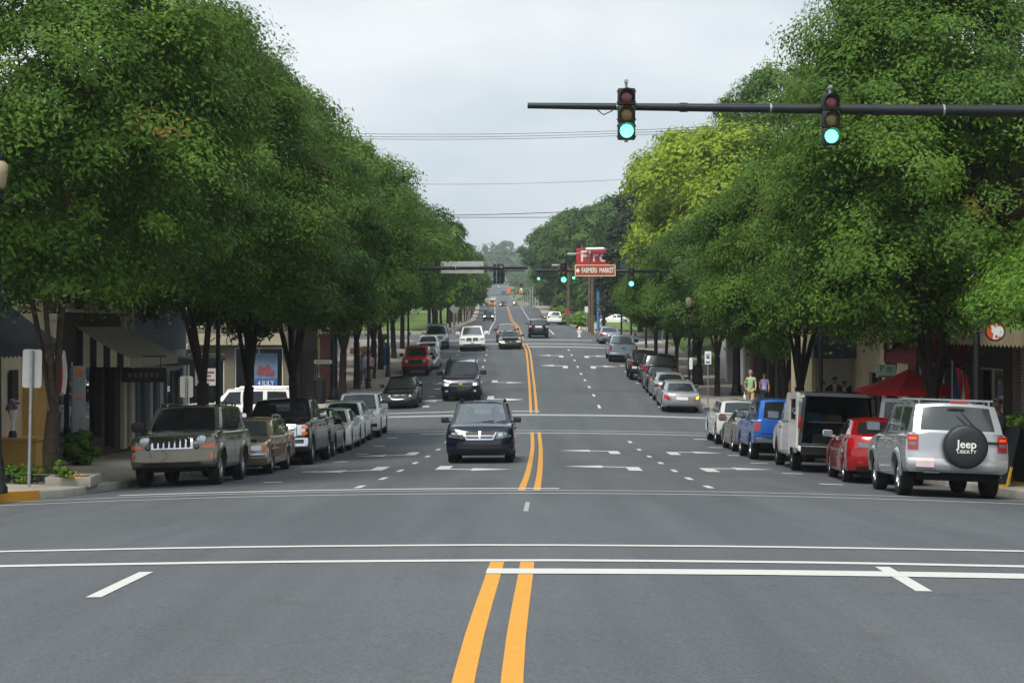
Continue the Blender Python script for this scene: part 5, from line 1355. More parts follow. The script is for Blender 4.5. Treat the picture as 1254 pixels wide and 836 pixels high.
# left 2: striped awning
b = Facade('shop_building', 'left shop with grey-green striped awning, dark windows and beige upper windows', -1, 45.7, 55.6, 9.2, M_DKWALL, X=LX)
b.opening(46.6, 51.6, .55, 2.75, bars=(3, 1)); b.opening(52.0, 53.3, .1, 2.7, nm='door')
for a in (46.6, 49.4, 52.2): b.opening(a, a+2.3, 4.35, 6.6, M_TRIM, bars=(2, 2), sill=M_TRIM, fw=.16)
b.awning(48.6, 55.4, 3.85, 2.95, 1.55, M_AWN2, .3, M_AWN2S); b.pilaster(46.0, .5, 4.2, M_TRIM, .12); b.pilaster(54.3, .45, 4.2, M_TRIM, .12); b.pilaster(55.4, .4, 9.0, M_TRIM, .1); b.finish()
M_CORR = M_GREYW
# left 3: blue-grey metal siding over a glazed shopfront
b = Facade('shop_building', 'left corner shop with pale blue metal siding above a glazed front', -1, 55.7, 65.0, 8.6, M_GREYW, X=LX)
b.opening(56.2, 58.6, .3, 2.6, M_ALU, bars=(2, 1)); b.opening(59, 60.2, .05, 2.6, M_ALU, nm='door'); b.opening(60.8, 64.4, .5, 2.6, M_ALU, bars=(3, 1)); b.opening(59.2, 60.9, 4.0, 5.6, M_WHITE, bars=(1, 2))
m = MB()
for i in range(46): m.box((.1 + i*.2, -.012, 5.6), (.03, .02, 4.6))
m.build('siding_ribs', M_GREYW, b.root)
m = MB(); m.box((b.w/2, -.75, 2.95), (b.w - .1, 1.5, .16), None, .02); m.build('flat_canopy', mat('canopy_edge', rgb(96, 92, 84), .7), b.root); b.finish()
m = MB()
for x in (1.9, 2.9): m.lathe([(.001,0),(.06,.02),(.075,.08),(.05,.14),(.001,.16)], 10, Matrix.Translation((x, .9, 1.95)))
m.build('shop_lamps', mat('lamp_warm', rgb(255, 220, 160), .4, emit=(1, .72, .38, 1), estr=5), b.root, smooth=50)
# left 4, beyond the cross street: faces the camera across it
b = Facade('shop_building', 'grey-beige shopfront facing the camera across the left cross street, festive poster in its window', 0, -21.5, -10.9, 6.0, mat('grey_beige_wall', rgb(104, 97, 86), .9, var=.1), depth=10, X=84.6)
b.opening(-20.5, -18.2, .4, 2.6, M_ALU, bars=(2, 1)); b.opening(-17.4, -16.5, .05, 2.5, M_WHITE, nm='door'); b.opening(-16.0, -14.2, .05, 2.6, M_TRIM, bars=(2,1), nm='door'); b.opening(-13.7, -11.3, .2, 2.9, M_TRIM, bars=(2, 1))
for a in (-20, -17, -14): b.opening(a, a+1.8, 3.9, 5.2, M_TRIM, bars=(2, 1))
m = MB(); m.box((3.0, -.8, 2.95), (5.6, 1.6, .25), None, .03); m.build('flat_canopy', mat('white_canopy', rgb(170, 166, 156), .7), b.root)
m = MB(); m.box((8.0, -.3, 3.3), (4.6, .5, .55), None, .02); m.build('fascia_board', mat('dull_fascia', rgb(160, 150, 128), .8), b.root); b.finish(); b4 = b
# window posters (things stuck behind the glass)
def flat_sign(name, label, cat, loc, rotz, w, h, mt, bd=None, t=.02):
    m = MB(); m.box((0, 0, 0), (w, t, h), None, .004); o = m.build(name, mt); o.location = loc; o.rotation_euler = (0, 0, rotz); tag(o, label, cat)
    if bd: q = MB(); 
    if bd:
        for c, dd in (((0,-t/2-.003,h/2-.015),(w,.01,.03)),((0,-t/2-.003,-h/2+.015),(w,.01,.03)),((w/2-.015,-t/2-.003,0),(.03,.01,h-.06)),((-w/2+.015,-t/2-.003,0),(.03,.01,h-.06))): q.box(c, dd)
        q.build('border', bd, o)
    return o
zb = b4.root.location.z
M_PBLUE = mat('poster_blue', rgb(52, 86, 146), .6); M_PSKY = mat('poster_sky', rgb(92, 114, 138), .6, var=.2, scale=4); M_PRED = mat('poster_red', rgb(120, 64, 76), .6, var=.4)
o = flat_sign('poster', 'blue and red holiday poster with a date, in the shop window across the side street', 'poster', (-12.15, 84.66, zb + 1.75), 0, 1.15, 1.75, M_PSKY)
m = MB(); m.box((0, -.013, -.62), (1.13, .012, .48)); m.build('poster_band', M_PBLUE, o)
text_mesh('poster_lettering', '4 JULY', .36, M_WHITE, o, (0, -.025, -.62), (R(90), 0, 0), .002, xscale=.8)
m = MB(); m.prism([(-.42,-.013,-.2),(.4,-.013,-.28),(.45,-.013,-.02),(.25,-.013,.12),(.12,-.013,.38),(-.05,-.013,.16),(-.3,-.013,.3),(-.46,-.013,.0)], (0,-.008,0)); m.build('poster_picture', M_PRED, o)
o = flat_sign('paper_notice', 'white paper notice with red writing on the glazed door across the side street', 'notice', (-15.1, 84.66, zb + 1.45), 0, 1.1, .85, mat('dull_paper', rgb(176, 174, 168), .7))
m = MB()
for zz, w_ in ((.22, .8), (.05, .5), (-.15, .85)): m.box((0, -.014, zz), (w_, .012, .09))
m.build('notice_lines', M_PRED, o)
# left 5: row beyond
b = Facade('shop_building', 'pale building behind the left walkers, brick piers at its front', -1, 89, 118, 5.2, M_CREAM, X=-13.2)
for a in (93, 98, 103, 108, 113): b.opening(a, a+3.4, .5, 2.8, M_ALU, bars=(2, 1))
for a in (90.5, 96.8, 101.8): b.pilaster(a, .9, 4.6, M_BRICK, .35)
b.finish()
b = Facade('shop_building', 'low white building at the left kerb before the third crossing', -1, 119, 146, 5.0, M_WHITE, X=-14.5)
for a in (121, 126, 131, 136, 141): b.opening(a, a+2.6, .7, 2.7, M_ALU, bars=(2, 1))
b.finish()
# iron railing and brick pier at the far left corner
e = empty('railing', (-11.0, 86.5, sw(-11, 86.5, -1)), (0,0,0), 'tall thin-barred iron railing beside the cream shopfront', 'railing')
m = MB()
for i in range(12): m.tube([(.0 + i*.05, i*.5, 0), (.0 + i*.05, i*.5, 2.6)], .025, 5)
m.build('bars', M_FRAME, e); m = MB(); m.tube([(0,0,2.5),(.55,5.5,2.5)], .03, 5); m.tube([(0,0,.25),(.55,5.5,.25)], .03, 5); m.build('rails', M_FRAME, e)
m = MB(); m.box((0,0,1.6), (.75,.75,3.2)); m.box((0,0,3.25), (.9,.9,.14)); o = m.build('brick_pier', M_BRICK); o.location = (-9.55, 89.0, sw(-9.5, 89, -1)); tag(o, 'red brick pier behind the black signal pole on the left', 'pier')

RX = 12.2
b = Facade('shop_building', 'near right shop with rounded green awning and cream striped end', 1, 25, 41.8, 8.6, M_BRICKB, X=RX)
b.opening(28, 33, .4, 2.8, bars=(3, 1)); b.opening(34, 35.2, .05, 2.7, nm='door'); b.opening(36, 39.6, .4, 2.8, bars=(2, 1)); b.opening(40.0, 41.5, .3, 2.8, M_ALU)
for a in (29, 32.5, 36, 39.5): b.opening(a, a+1.6, 4.9, 7, M_TRIM, bars=(2, 2), sill=M_TRIM)
b.awning(32.5, 41.5, 4.75, 3.0, 1.6, M_AWN4, .34, M_AWN4S, dome=True, valm=M_VAL); b.finish()
b = Facade('shop_building', 'right shop with maroon awning behind the red umbrella', 1, 41.9, 52.5, 9.0, M_DKWALL, X=RX)
b.opening(42.6, 45.4, .3, 2.7, M_TRIM, bars=(2, 1)); b.opening(46.2, 47.4, .05, 2.7, nm='door'); b.opening(48.4, 51.8, .3, 2.7, M_TRIM, bars=(3, 1))
for a in (43, 46, 49): b.opening(a, a+1.6, 4.9, 7, M_TRIM, bars=(2, 2), sill=M_TRIM)
b.awning(45.8, 49.8, 4.1, 3.0, 1.4, M_AWN3, .3); b.finish()
b = Facade('shop_building', 'right corner shop in cream plaster with a tan pilaster', 1, 52.6, 72.5, 8.4, M_CREAM, X=RX)
b.opening(67.2, 69.4, .45, 2.75, M_FRAME, bars=(2, 1)); b.opening(54.2, 55.4, .05, 2.7, nm='door'); b.opening(56.6, 58.6, .4, 2.7)
for a in (55, 58.6, 62.2, 66): b.opening(a, a+1.6, 4.8, 6.9, M_TRIM, bars=(2, 2), sill=M_TRIM)
b.pilaster(70.6, 1.4, 4.1, M_TANW, .2); b.finish(); bp_ = b
b = Facade('shop_building', 'dark-fronted right building with grey-blue awning and brick pier past the second crossing', 1, 82.5, 93.4, 6.2, M_DKWALL, X=RX + 1.0)
for a in (83.2, 86, 88.8): b.opening(a, a+2.2, .15, 2.8, M_FRAME, bars=(2, 1))
b.awning(83, 92, 3.6, 2.95, 1.5, mat('grey_blue_canvas', rgb(60, 68, 80), .9), .2); b.pilaster(92.6, 1.2, 3.4, M_BRICK, .25); b.finish()
b = Facade('shop_building', 'white building with square columns beyond the dark-fronted right building', 1, 93.6, 108.5, 5.4, M_WHITE, X=RX + 1.0)
for a in (94.6, 98.4, 102.2): b.opening(a, a+2.8, .2, 3.0, M_ALU, bars=(2, 1))
for a in (94.0, 97.9, 101.7, 105.5): b.pilaster(a, .7, 3.5, M_WHITE, .5)
b.finish()
b = Facade('house', 'low pale house at the top of the lawn behind the stair railing', 1, 112, 128, 4.2, M_CREAM, X=27, depth=9)
b.root.location.z += 2.0
for a in (113.5, 117.5, 121.5): b.opening(a, a+1.8, .9, 2.5, M_WHITE, bars=(2, 2))
b.finish()
# shallow shop bay that faces the camera, slate-blue rounded awning over a printed window
b = Facade('shop_bay', 'shop bay with slate-blue rounded awning over a printed window, behind the white van', 0, 10.75, 12.65, 4.6, M_CREAM, depth=4.5, X=61.5)
b.opening(10.9, 12.55, .9, 3.1, M_FRAME, bars=(2, 1)); b.awning(10.7, 12.7, 3.85, 3.15, .75, mat('slate_canvas', rgb(74, 84, 100), .9, var=.12), .08, dome=True); b.finish(room=.6)
o = flat_sign('window_print', 'window print of four people in dark suits, under the slate-blue awning', 'poster', (11.73, 61.5 + .10, b.root.location.z + 2.0), 0, 1.6, 2.1, mat('print_grey', rgb(190, 186, 176), .6, var=.08, scale=1))
M_SUIT = mat('print_suit', rgb(50, 40, 40), .7); M_SKIN = mat('print_skin', rgb(176, 138, 116), .7); M_SHIRT = mat('print_shirt', rgb(206, 200, 192), .7); M_HAIRP = mat('print_hair', rgb(70, 50, 36), .7)
for i, (x, sc, up) in enumerate(((-.56, .42, .0), (-.14, .50, .10), (.20, .46, -.02), (.56, .50, .06))):
    for pts, mm, yy, nm in (([(-.62,-1.0),(.62,-1.0),(.58,.05),(.25,.25),(-.25,.25),(-.58,.05)], M_SUIT, -.012, 'printed_suit'), ([(-.10,-.35),(.10,-.35),(.17,.25),(-.17,.25)], M_SHIRT, -.018, 'printed_shirt'), ([(.19*math.cos(a), .5 + .25*math.sin(a)) for a in [2*math.pi*k/14 for k in range(14)]], M_SKIN, -.022, 'printed_face'), ([(.21*math.cos(a), .58 + .22*math.sin(a)) for a in [math.pi*k/9 for k in range(10)]], M_HAIRP, -.027, 'printed_hair')):
        q = MB(); q.prism([(x + a*sc, yy, -.10 + up + c*sc) for a, c in pts], (0, -.004, 0)); q.build(nm, mm, o)

# lawn bank, steps and railing beyond the white building on the right
m = MB(); vs = []
for d in rows(110, 146, 2):
    k = xc(d) + KR(d)
    for j, (u, h) in enumerate(((3.6, .0), (3.7, .12), (6, .8), (10, 1.8), (16, 2.2), (34, 2.2))):
        e_ = min(1, (d - 110)/3, (146 - d)/3); vs.append((k + u, d, sw(k + 3.6, d, 1) - .03 + h*max(0, e_)))
n = len(rows(110, 146, 2))
m.add(vs, [(i*6+j, i*6+j+1, (i+1)*6+j+1, (i+1)*6+j) for i in range(n-1) for j in range(5)]); struct(m.build('lawn', M_LAWN, smooth=60, fix=False))
m = MB()
for d in rows(164, 196, 2):
    pass
vs = []
for d in rows(166, 300, 4):
    k = xc(d) + KR(d)
    for u in (3.4, 3.5, 8, 10.5): vs.append((k + u, d, sw(k + 3.4, d, 1) + (.05 if u > 3.4 else -.05)))
n = len(rows(166, 300, 4)); m.add(vs, [(i*4+j, i*4+j+1, (i+1)*4+j+1, (i+1)*4+j) for i in range(n-1) for j in range(3)]); struct(m.build('lawn', M_LAWN, smooth=60, fix=False))
m = MB(); vs = []
for d in rows(166, 420, 4):
    k = xc(d) - KL(d)
    for u in (3.0, 3.1, 8, 14): vs.append((k - u, d, sw(k - 3.0, d, -1) + (.05 if u > 3.0 else -.05)))
n = len(rows(166, 420, 4)); m.add(vs, [(i*4+j, i*4+j+1, (i+1)*4+j+1, (i+1)*4+j) for i in range(n-1) for j in range(3)]); struct(m.build('lawn', M_LAWN, smooth=60))
for (d0, lab) in ((112.5, 'concrete steps with pale handrails up the lawn, by the black bin'), (131, 'concrete steps with handrails farther along the lawn, by the white banner')):
    k = xc(d0) + KR(d0) + 3.5; z = sw(k, d0, 1)
    e = empty('garden_steps', (k, d0, z), (0,0,0), lab, 'steps'); m = MB()
    for i in range(11): m.box((.35 + i*.55, 0, .08 + i*.17), (.6, 1.8, .3))
    m.build('treads', M_CONC, e)
    for yy in (-.85, .85):
        m = MB(); m.tube([(.1,yy,.15),(.1,yy,1.05),(6.2,yy,2.9),(6.2,yy,2.0)], .035, 6); m.tube([(.1,yy,.6),(6.2,yy,2.45)], .025, 6)
        for i in range(1, 6): m.tube([(i*1.05, yy, .1 + i*.3), (i*1.05, yy, 1.05 + i*.31)], .025, 6)
        m.build('handrail', M_WHITE if d0 > 120 else M_STEEL, e)
# backdrop buildings behind the trees farther on
b = Facade('shop_building', 'plain brick building behind the far left tree row', -1, 168, 200, 5.5, M_BRICKB, X=-24)
for a in (171, 177, 183, 189): b.opening(a, a+3, .6, 2.8, M_ALU, bars=(2,1))
b.finish()
b = Facade('shop_building', 'pale low shop across the far right car park', 1, 236, 258, 4.6, M_CREAM, X=30)
for a in (238, 243, 248): b.opening(a, a+3, .6, 2.8, M_ALU, bars=(2,1))
b.finish()
b = Facade('shop_building', 'pale grey low block at the crest of the hill road', 0, -13, -6.2, 4.4, mat('hazy_grey_wall', rgb(150, 150, 148), .9), depth=10, X=640)
b.root.location.z = zc(640)
for a in (-12.4, -10): b.opening(a, a+1.6, 1.6, 3.2, M_FRAME)
b.finish()
# ------------------------------------------------------------------ signals, signs and street furniture
M_SIG = mat('signal_housing', rgb(18, 28, 28), .5, var=.1)
M_LR = mat('signal_red_off', rgb(112, 14, 18), .25, coat=1); M_LY = mat('signal_amber_off', rgb(120, 96, 8), .25, coat=1)
M_LG = mat('signal_green_on', rgb(190, 255, 235), .3, emit=(.12, 1.0, .52, 1), estr=1.9)
M_LRON = mat('signal_red_on', rgb(255, 80, 60), .3, emit=(1, .12, .06, 1), estr=3.0)
M_SBACK = mat('sign_back_aluminium', rgb(176, 178, 174), .5, .35, var=.06)
M_ARM = mat('mast_arm_paint', rgb(34, 38, 42), .42, .3, var=.1)
def signal(loc, label, s=1.0, back=False, on=None, group=None, hang=.55):
    """three-section head; faces -y (the camera) unless back"""
    e = empty('traffic_signal', loc, (0, 0, math.pi if back else 0), label, 'traffic light', group)
    e.scale = (s, s, s)
    w, h, dp = .36, .355, .20
    for i in range(3):
        z = .355 * (1 - i)
        m = MB(); m.box((0, .0, z), (w, dp, h - .008), None, .03); sec = m.build('signal_section', M_SIG, e, smooth=40)
        M = Matrix.Translation((0, -dp/2 - .001, z)) @ Matrix.Rotation(math.pi/2, 4, 'X')
        q = MB(); q.lathe([(.14,-.01),(.14,.012),(.10,.03),(.05,.036),(.001,.038)], 24, M)
        q.build('lens', (on if (on and i == (0 if on is M_LRON else 2)) else (M_LR, M_LY, M_SIG)[i]), sec, smooth=60)
        v = MB()                                        # cut-away visor
        def vis(a, t):
            an = R(-40) + R(260)*a; r = .155
            return (r*math.cos(an), -dp/2 - .005 - t*.2*(.45 + .55*max(0, math.sin(an))), z + r*math.sin(an))
        v.grid(vis, 18, 2); v.build('visor', M_SIG, sec, smooth=60, fix=False)
        b = MB()
        for sx in (-1, 1):
            for dz in (-.11, .11): b.box((sx*(w/2 + .008), -.02, z + dz), (.02, .05, .03))
        b.build('hinges', M_SIG, sec)
    m = MB(); m.tube([(0, .13, -.50), (0, .13, .70)], .022, 6); m.box((0, .05, .68), (.07, .14, .06)); m.box((0, .05, -.54), (.07, .14, .05)); m.tube([(0, .05, .54), (0, .05, .70)], .03, 6)
    m.build('bracket', M_STEEL, e)
    m = MB(); m.tube([(.02,.13,.45),(-.10,.2,.34),(-.28,.24,.10),(-.46,.26,.02),(-.58,.26,.12),(-.60,.26,.2)], .014, 5); m.build('cable', M_SIG, e, smooth=60)
    return e
def mast(name, label, pole, arm_end, zarm, r0, r1, polez, rp=.16, zpole_top=None):
    """pole foot (x,d), arm running from the pole to arm_end (x,d)"""
    x, d = pole
    e = empty(name, (x, d, polez), (0, 0, 0), label, 'signal mast')
    zt = zarm[0] - polez
    m = MB(); m.tube([(0,0,0),(0,0,zt*.5),(0,0,zt + .5)], [rp*1.15, rp, rp*.8], 12); m.build('pole', M_ARM, e, smooth=60)
    m = MB(); m.lathe([(rp*2.2,0),(rp*2.2,.08),(rp*1.5,.14),(rp*1.25,.5),(rp*1.1,.55)], 12); m.build('base', M_ARM, e, smooth=40)
    m = MB(); a = Vector((0,0,zt)); b = Vector((arm_end[0]-x, arm_end[1]-d, zarm[1]-polez)); n = 10
    P = [a.lerp(b, i/n) for i in range(n+1)]
    m.tube(P, [r0 + (r1-r0)*i/n for i in range(n+1)], 12)
    for f in (.45, .75): p = a.lerp(b, f); q = a.lerp(b, f + .012); rr = r0 + (r1-r0)*f; m.tube([p, q], rr*1.18, 12)
    m.build('mast_arm', M_ARM, e, smooth=50)
    q = MB()
    for f in (.2, .35, .62, .86): p = a.lerp(b, f); rr = r0 + (r1-r0)*f; q.tube([p - Vector((.02,0,0)), p + Vector((.02,0,0))], rr*1.06, 12)
    q.build('strap', M_STEEL, e)
    m = MB(); m.lathe([(rp*1.6,-.2),(rp*1.6,.2)], 12, Matrix.Translation((0,0,zt))); m.build('arm_clamp', M_ARM, e, smooth=40)
    return e
D1 = 35.6
mast('signal_mast', 'thick black mast arm reaching in from the right over the near crossing', (13.6, D1), (px(646, D1), D1), (pz(138.5, D1), pz(129.5, D1)), .15, .062, sw(13, D1, 1))
def near_sig(xp, yc, lab): signal((px(xp, D1), D1 - .28, pz(yc, D1)), lab, 1.0, on=M_LG, group=None)
near_sig(766, 142, 'large green-lit signal on the near mast arm, seen against the open sky')
near_sig(1014, 148.5, 'large green-lit signal on the near mast arm, seen against the right trees')
D2 = 91.0
mast('signal_mast', 'black mast arm of the second crossing from the left carrying the sign back', (px(409, 88), 88.0), (px(646, D2), D2), (pz(329, 88), pz(328, D2)), .13, .07, sw(-9, 88, -1), .17)
mast('signal_mast', 'black mast arm of the second crossing from the right behind the brown sign', (px(902, D2), D2), (px(655, D2), D2), (pz(333, D2), pz(331, D2)), .12, .06, sw(11, D2, 1), .19)
signal((px(690, D2), D2 - .3, pz(334.5, D2)), 'green-lit signal just left of the brown market sign', 1.0, on=M_LG)
signal((px(772.5, D2), D2 - .3, pz(340, D2)), 'green-lit signal right of the brown market sign', .94, on=M_LG)
signal((px(608, D2), D2 + .3, pz(335, D2)), 'black signal seen from behind, left of a pair on the left mast arm', 1.0, back=True, on=M_LRON)
signal((px(612.6, D2), D2 + .75, pz(335, D2)), 'black signal seen from behind, right of a pair on the left mast arm', 1.0, back=True, on=M_LRON)
m = MB(); m.box((0, 0, 0), (.22, .3, .24), None, .05); m.tube([(0,0,-.3),(0,0,-.1)], .03, 6); o = m.build('traffic_camera', M_SIG, smooth=40); o.location = (px(651.5, D2), D2, pz(322.5, D2)); tag(o, 'small dark camera on the tip of the left mast arm', 'camera')
# guide sign (seen from behind) on the left arm
e = empty('guide_sign', (px(566.5, D2), D2 - .2, pz(328, D2)), (0,0,0), 'long pale sign seen from its blank back on the left mast arm', 'sign')
m = MB(); m.box((0, 0, .18), (2.3, .03, .30), None, .01); m.box((0, 0, -.17), (2.3, .03, .26), None, .01); m.build('sign_panel', M_SBACK, e)
m = MB(); m.box((-.45, -.05, 0), (.06, .06, .16)); m.box((.35, -.05, 0), (.06, .06, .16)); m.box((1.12, -.03, .02), (.03, .04, .66)); m.build('bracket', M_STEEL, e)
e = empty('market_sign', (px(728.5, D2), D2 - .3, pz(331.5, D2)), (0,0,0), 'brown direction sign lettered FARMERS MARKET over the second crossing', 'sign')
m = MB(); m.box((0, 0, 0), (2.19, .04, .62), None, .015); m.build('panel', mat('sign_brown', rgb(150, 66, 24), .5), e)
m = MB()
for c, dd in (((0,-.026,.28),(2.13,.012,.035)),((0,-.026,-.28),(2.13,.012,.035)),((1.05,-.026,0),(.035,.012,.525)),((-1.05,-.026,0),(.035,.012,.525))): m.box(c, dd)
m.build('border', mat('sign_border', rgb(236, 212, 180), .5), e)
m = MB(); m.prism([(-.92+a*.11, -.022, b*.13) for a, b in ((-1,0),(0,-1),(1,0),(0,1))], (0,-.012,0)); m.build('diamond', M_WHITE, e)
text_mesh('lettering', 'FARMERS  MARKET', .37, M_WHITE, e, (.13, -.03, 0), (R(90), 0, 0), .004, xscale=.545, bold=.008)
m = MB(); m.box((-.5, .1, 0), (.06, .22, .5)); m.box((.5, .1, 0), (.06, .22, .5)); m.build('bracket', M_STEEL, e)
# third and fourth crossings
D3 = 172.0
mast('signal_mast', 'thin mast arm of the third crossing from the left', (-8.3, D3), (px(642, D3), D3), (pz(331.5, D3), pz(331, D3)), .11, .07, g(-8, D3))
mast('signal_mast', 'thin mast arm of the third crossing from the right', (9.2, D3), (px(650, D3), D3), (pz(332, D3), pz(332, D3)), .11, .07, g(9, D3))
signal((px(659.5, D3), D3 - .3, pz(337, D3)), 'smaller green-lit signal of the third crossing, left one of two', 1.0, on=M_LG)
signal((px(702.5, D3), D3 - .3, pz(336, D3)), 'smaller green-lit signal showing left of the brown market sign post', 1.0, on=M_LG)
signal((px(616, D3), D3 + .3, pz(338, D3)), 'distant signal seen from behind below the pair on the left mast arm', 1.0, back=True, on=M_LRON)
D4 = 300
signal((px(638.5, D4), D4, pz(351, D4)), 'tiny green-lit signal far up the road, left of the larger ones', 1.15, on=M_LG, group=None)
m = MB(); m.tube([(px(600, D4) - px(638, D4), 0, .9), (6.5, 0, .9)], .07, 6); m.tube([(6.5, 0, -6.2), (6.5, 0, 1.2)], .12, 8); o = m.build('signal_mast', M_ARM); o.location = (px(638.5, D4), D4 + .4, pz(351, D4)); tag(o, 'faint far mast arm high up the hill road', 'signal mast')

# ---- posts, lamps and plates
def blank_sign(loc, label, w=.46, h=.76, tilt=0, H=2.55, group=None):
    e = empty('road_sign', loc, (0, R(tilt), 0), label, 'sign', group)
    m = MB(); m.tube([(0,0,-.1),(0,0,H)], .032, 8); m.build('post', M_STEEL, e, smooth=50)
    # rounded plate with face towards the traffic, its back to the camera
    q = MB(); r = .05; P = []
    for cx_, cz_, a0 in ((w/2-r, h/2-r, 0), (-w/2+r, h/2-r, 90), (-w/2+r, -h/2+r, 180), (w/2-r, -h/2+r, 270)):
        for i in range(5): a = R(a0 + i*22.5); P.append((cx_ + r*math.cos(a), .045, H - h/2 + .02 + cz_ + r*math.sin(a)))
    q.prism(P, (0, .006, 0)); q.build('plate', M_SBACK, e)
    b = MB()
    for zz in (.18, h - .18): b.box((0, -.038, H - zz), (.03, .02, .03))
    b.build('bolts', M_STEEL, e)
    return e
d = 33.0; blank_sign((px(35.5, d), d, sw(-9.3, d, -1)), 'blank back of a tall grey sign on a steel post, near left corner', .37, .74, 1.2, 2.62)
d = 47.0; blank_sign((px(228, d), d, sw(-8.9, d, -1)), 'small blank sign back beside the second left tree', .36, .58, 0, 2.35)
def lamp_post(loc, label, H=4.2, group=None, globe=True):
    e = empty('street_lamp', loc, (0,0,0), label, 'street lamp', group)
    m = MB(); m.lathe([(.19,0),(.19,.1),(.15,.16),(.13,.55),(.10,.65),(.085,.8),(.075,H*.5),(.06,H)], 14); m.build('post', M_POLE, e, smooth=40)
    m = MB(); m.lathe([(.06,0),(.12,.05),(.15,.12),(.1,.16)], 12, Matrix.Translation((0,0,H))); m.build('collar', M_POLE, e, smooth=40)
    if globe:
        m = MB(); m.lathe([(.10,.14),(.15,.20),(.19,.42),(.20,.58),(.12,.66)], 14, Matrix.Translation((0,0,H))); m.build('globe', mat('lamp_globe', rgb(164, 148, 120), .5, var=.05), e, smooth=60)
        m = MB(); m.lathe([(.14,.66),(.16,.69),(.08,.78),(.02,.92)], 12, Matrix.Translation((0,0,H))); m.build('cap', M_POLE, e, smooth=40)
    return e
def lamp(xp, d, lab, H=4.2, side=-1): X = px(xp, d); return lamp_post((X, d, sw(X, d, side)), lab, H)
lamp(-4, 30.2, 'street lamp with pale globe cut by the left edge of the frame', 5.2)
lamp(267, 53.5, 'slim black lamp post behind the bronze SUV on the left', 4.6)
lamp(451, 96, 'slim black lamp post beside the left walkers', 4.6)
lamp(475, 107, 'black lamp post with flared base near the blue bin', 4.4)
lamp(500, 128, 'slim black lamp post behind the orange-red off-roader', 4.4)
X = px(1196, 36.5); lamp_post((X, 36.5, sw(X, 36.5, 1)), 'black lamp post by the green awning carrying the round sign', 4.3, None, False)
lamp(1005, 55, 'black lamp post behind the white van', 4.6, 1)
lamp(844, 88.5, 'black lamp post with a white notice on the right pavement', 4.6, 1)
lamp(804, 110, 'black lamp post with a pale notice beside the straight-trunked right tree', 4.4, 1)
for xp, d, lab in ((773, 133, 'thin black lamp post left of the ice-blue pickup trees'), (761, 140, 'black lamp post farthest of the near right row')): lamp(xp, d, lab, 4.2, 1)
def plate_sign(xp, d, y0, y1, w, label, face, side=1, post=True, extra=None, base=None):
    X = px(xp, d); zg = sw(X, d, side); h = pz(y0, d) - pz(y1, d); zc__ = pz((y0+y1)/2, d)
    e = empty('road_sign', (X, d, zg), (0,0,0), label, 'sign')
    if post: m = MB(); m.tube([(0,.03,-.05),(0,.03,zc__ - zg + h/2)], .028, 8); m.build('post', M_STEEL, e, smooth=50)
    m = MB(); m.box((0, 0, zc__ - zg), (w, .012, h), None, .004); p = m.build('plate', face, e)
    if extra: extra(p, zc__ - zg, w, h)
    return e
def hcp(p, z, w, h):
    m = MB(); m.box((0, -.011, z + h*.12), (w*.5, .006, h*.36)); m.build('blue_square', M_PBLUE, p)
    q = MB(); q.lathe([(.001,0),(.03,0),(.03,.004),(.001,.004)], 10, Matrix.Translation((0, -.016, z + h*.23)) @ Matrix.Rotation(math.pi/2, 4, 'X')); q.tube([(0,-.018,z+h*.19),(0,-.018,z+h*.10),(.07,-.018,z+h*.10),(.09,-.018,z+h*.03)], .014, 5); q.build('wheelchair_symbol', M_WHITE, p)
    m = MB(); m.box((0, -.011, z - h*.3), (w*.7, .006, .04)); m.box((0, -.011, z - h*.38), (w*.6, .006, .03)); m.build('sign_text_lines', mat('sign_green', rgb(30, 110, 70), .5), p)
plate_sign(867, 84.5, 430, 446, .32, 'white parking sign with blue symbol on a slim post', M_WHITE, 1, extra=hcp)
def pgreen(p, z, w, h):
    text_mesh('lettering', 'P', .26, mat('sign_green', rgb(30, 110, 70), .5), p, (-.12, -.012, z + .06), (R(90),0,0), .003)
    m = MB(); m.box((.09, -.012, z + .08), (.16, .006, .03)); m.box((.09, -.012, z), (.16, .006, .03)); m.box((0, -.012, z - .16), (w*.8, .006, .035)); m.build('sign_text_lines', mat('sign_green', rgb(30, 110, 70), .5), p)
plate_sign(1085, 49, 446, 462, .58, 'white sign with a green P above the red umbrella', mat('pale_green_white', rgb(206, 222, 210), .5), 1, extra=pgreen)
plate_sign(806, 111, 405, 415.5, .34, 'small pale sign on the lamp post beside the straight-trunked right tree', mat('pale_mint', rgb(204, 218, 212), .5), 1, post=False)
plate_sign(846, 88.2, 438, 452, .17, 'white paper notice wrapped on the black lamp post past the second crossing', M_WHITE, 1, post=False)
# diamond warning sign (back) far left, small far signs on the right
d = 178; e = empty('road_sign', (px(556.5, d), d, sw(px(556, d), d, -1)), (0,0,0), 'pale diamond sign among the posts of the far left row', 'sign')
zz = pz(378, d) - e.location.z
m = MB(); m.prism([(a*.55, 0, zz + b*.6) for a, b in ((-1,0),(0,-1),(1,0),(0,1))], (0,.02,0)); m.build('plate', M_SBACK, e); m = MB(); m.tube([(0,.05,0),(0,.05,zz)], .06, 6); m.build('post', M_STEEL, e)
def simple_sign(xp, d, yc, w, h, mt, lab, name='sign', base=None):
    X = px(xp, d); zg = g(X, d); z = pz(yc, d) - zg; e = empty(name, (X, d, zg), (0,0,0), lab, 'sign')
    m = MB(); m.box((0,0,z), (w,.04,h), None, .01); m.build('plate', mt, e); m = MB(); m.tube([(0,.05,0),(0,.05,z)], .05, 6); m.build('post', M_STEEL, e)
M_SRED = mat('sign_red', rgb(186, 34, 46), .5)
simple_sign(695, 205, 381.5, .6, .7, M_SRED, 'red sign with white on the far right corner beside the hedge')
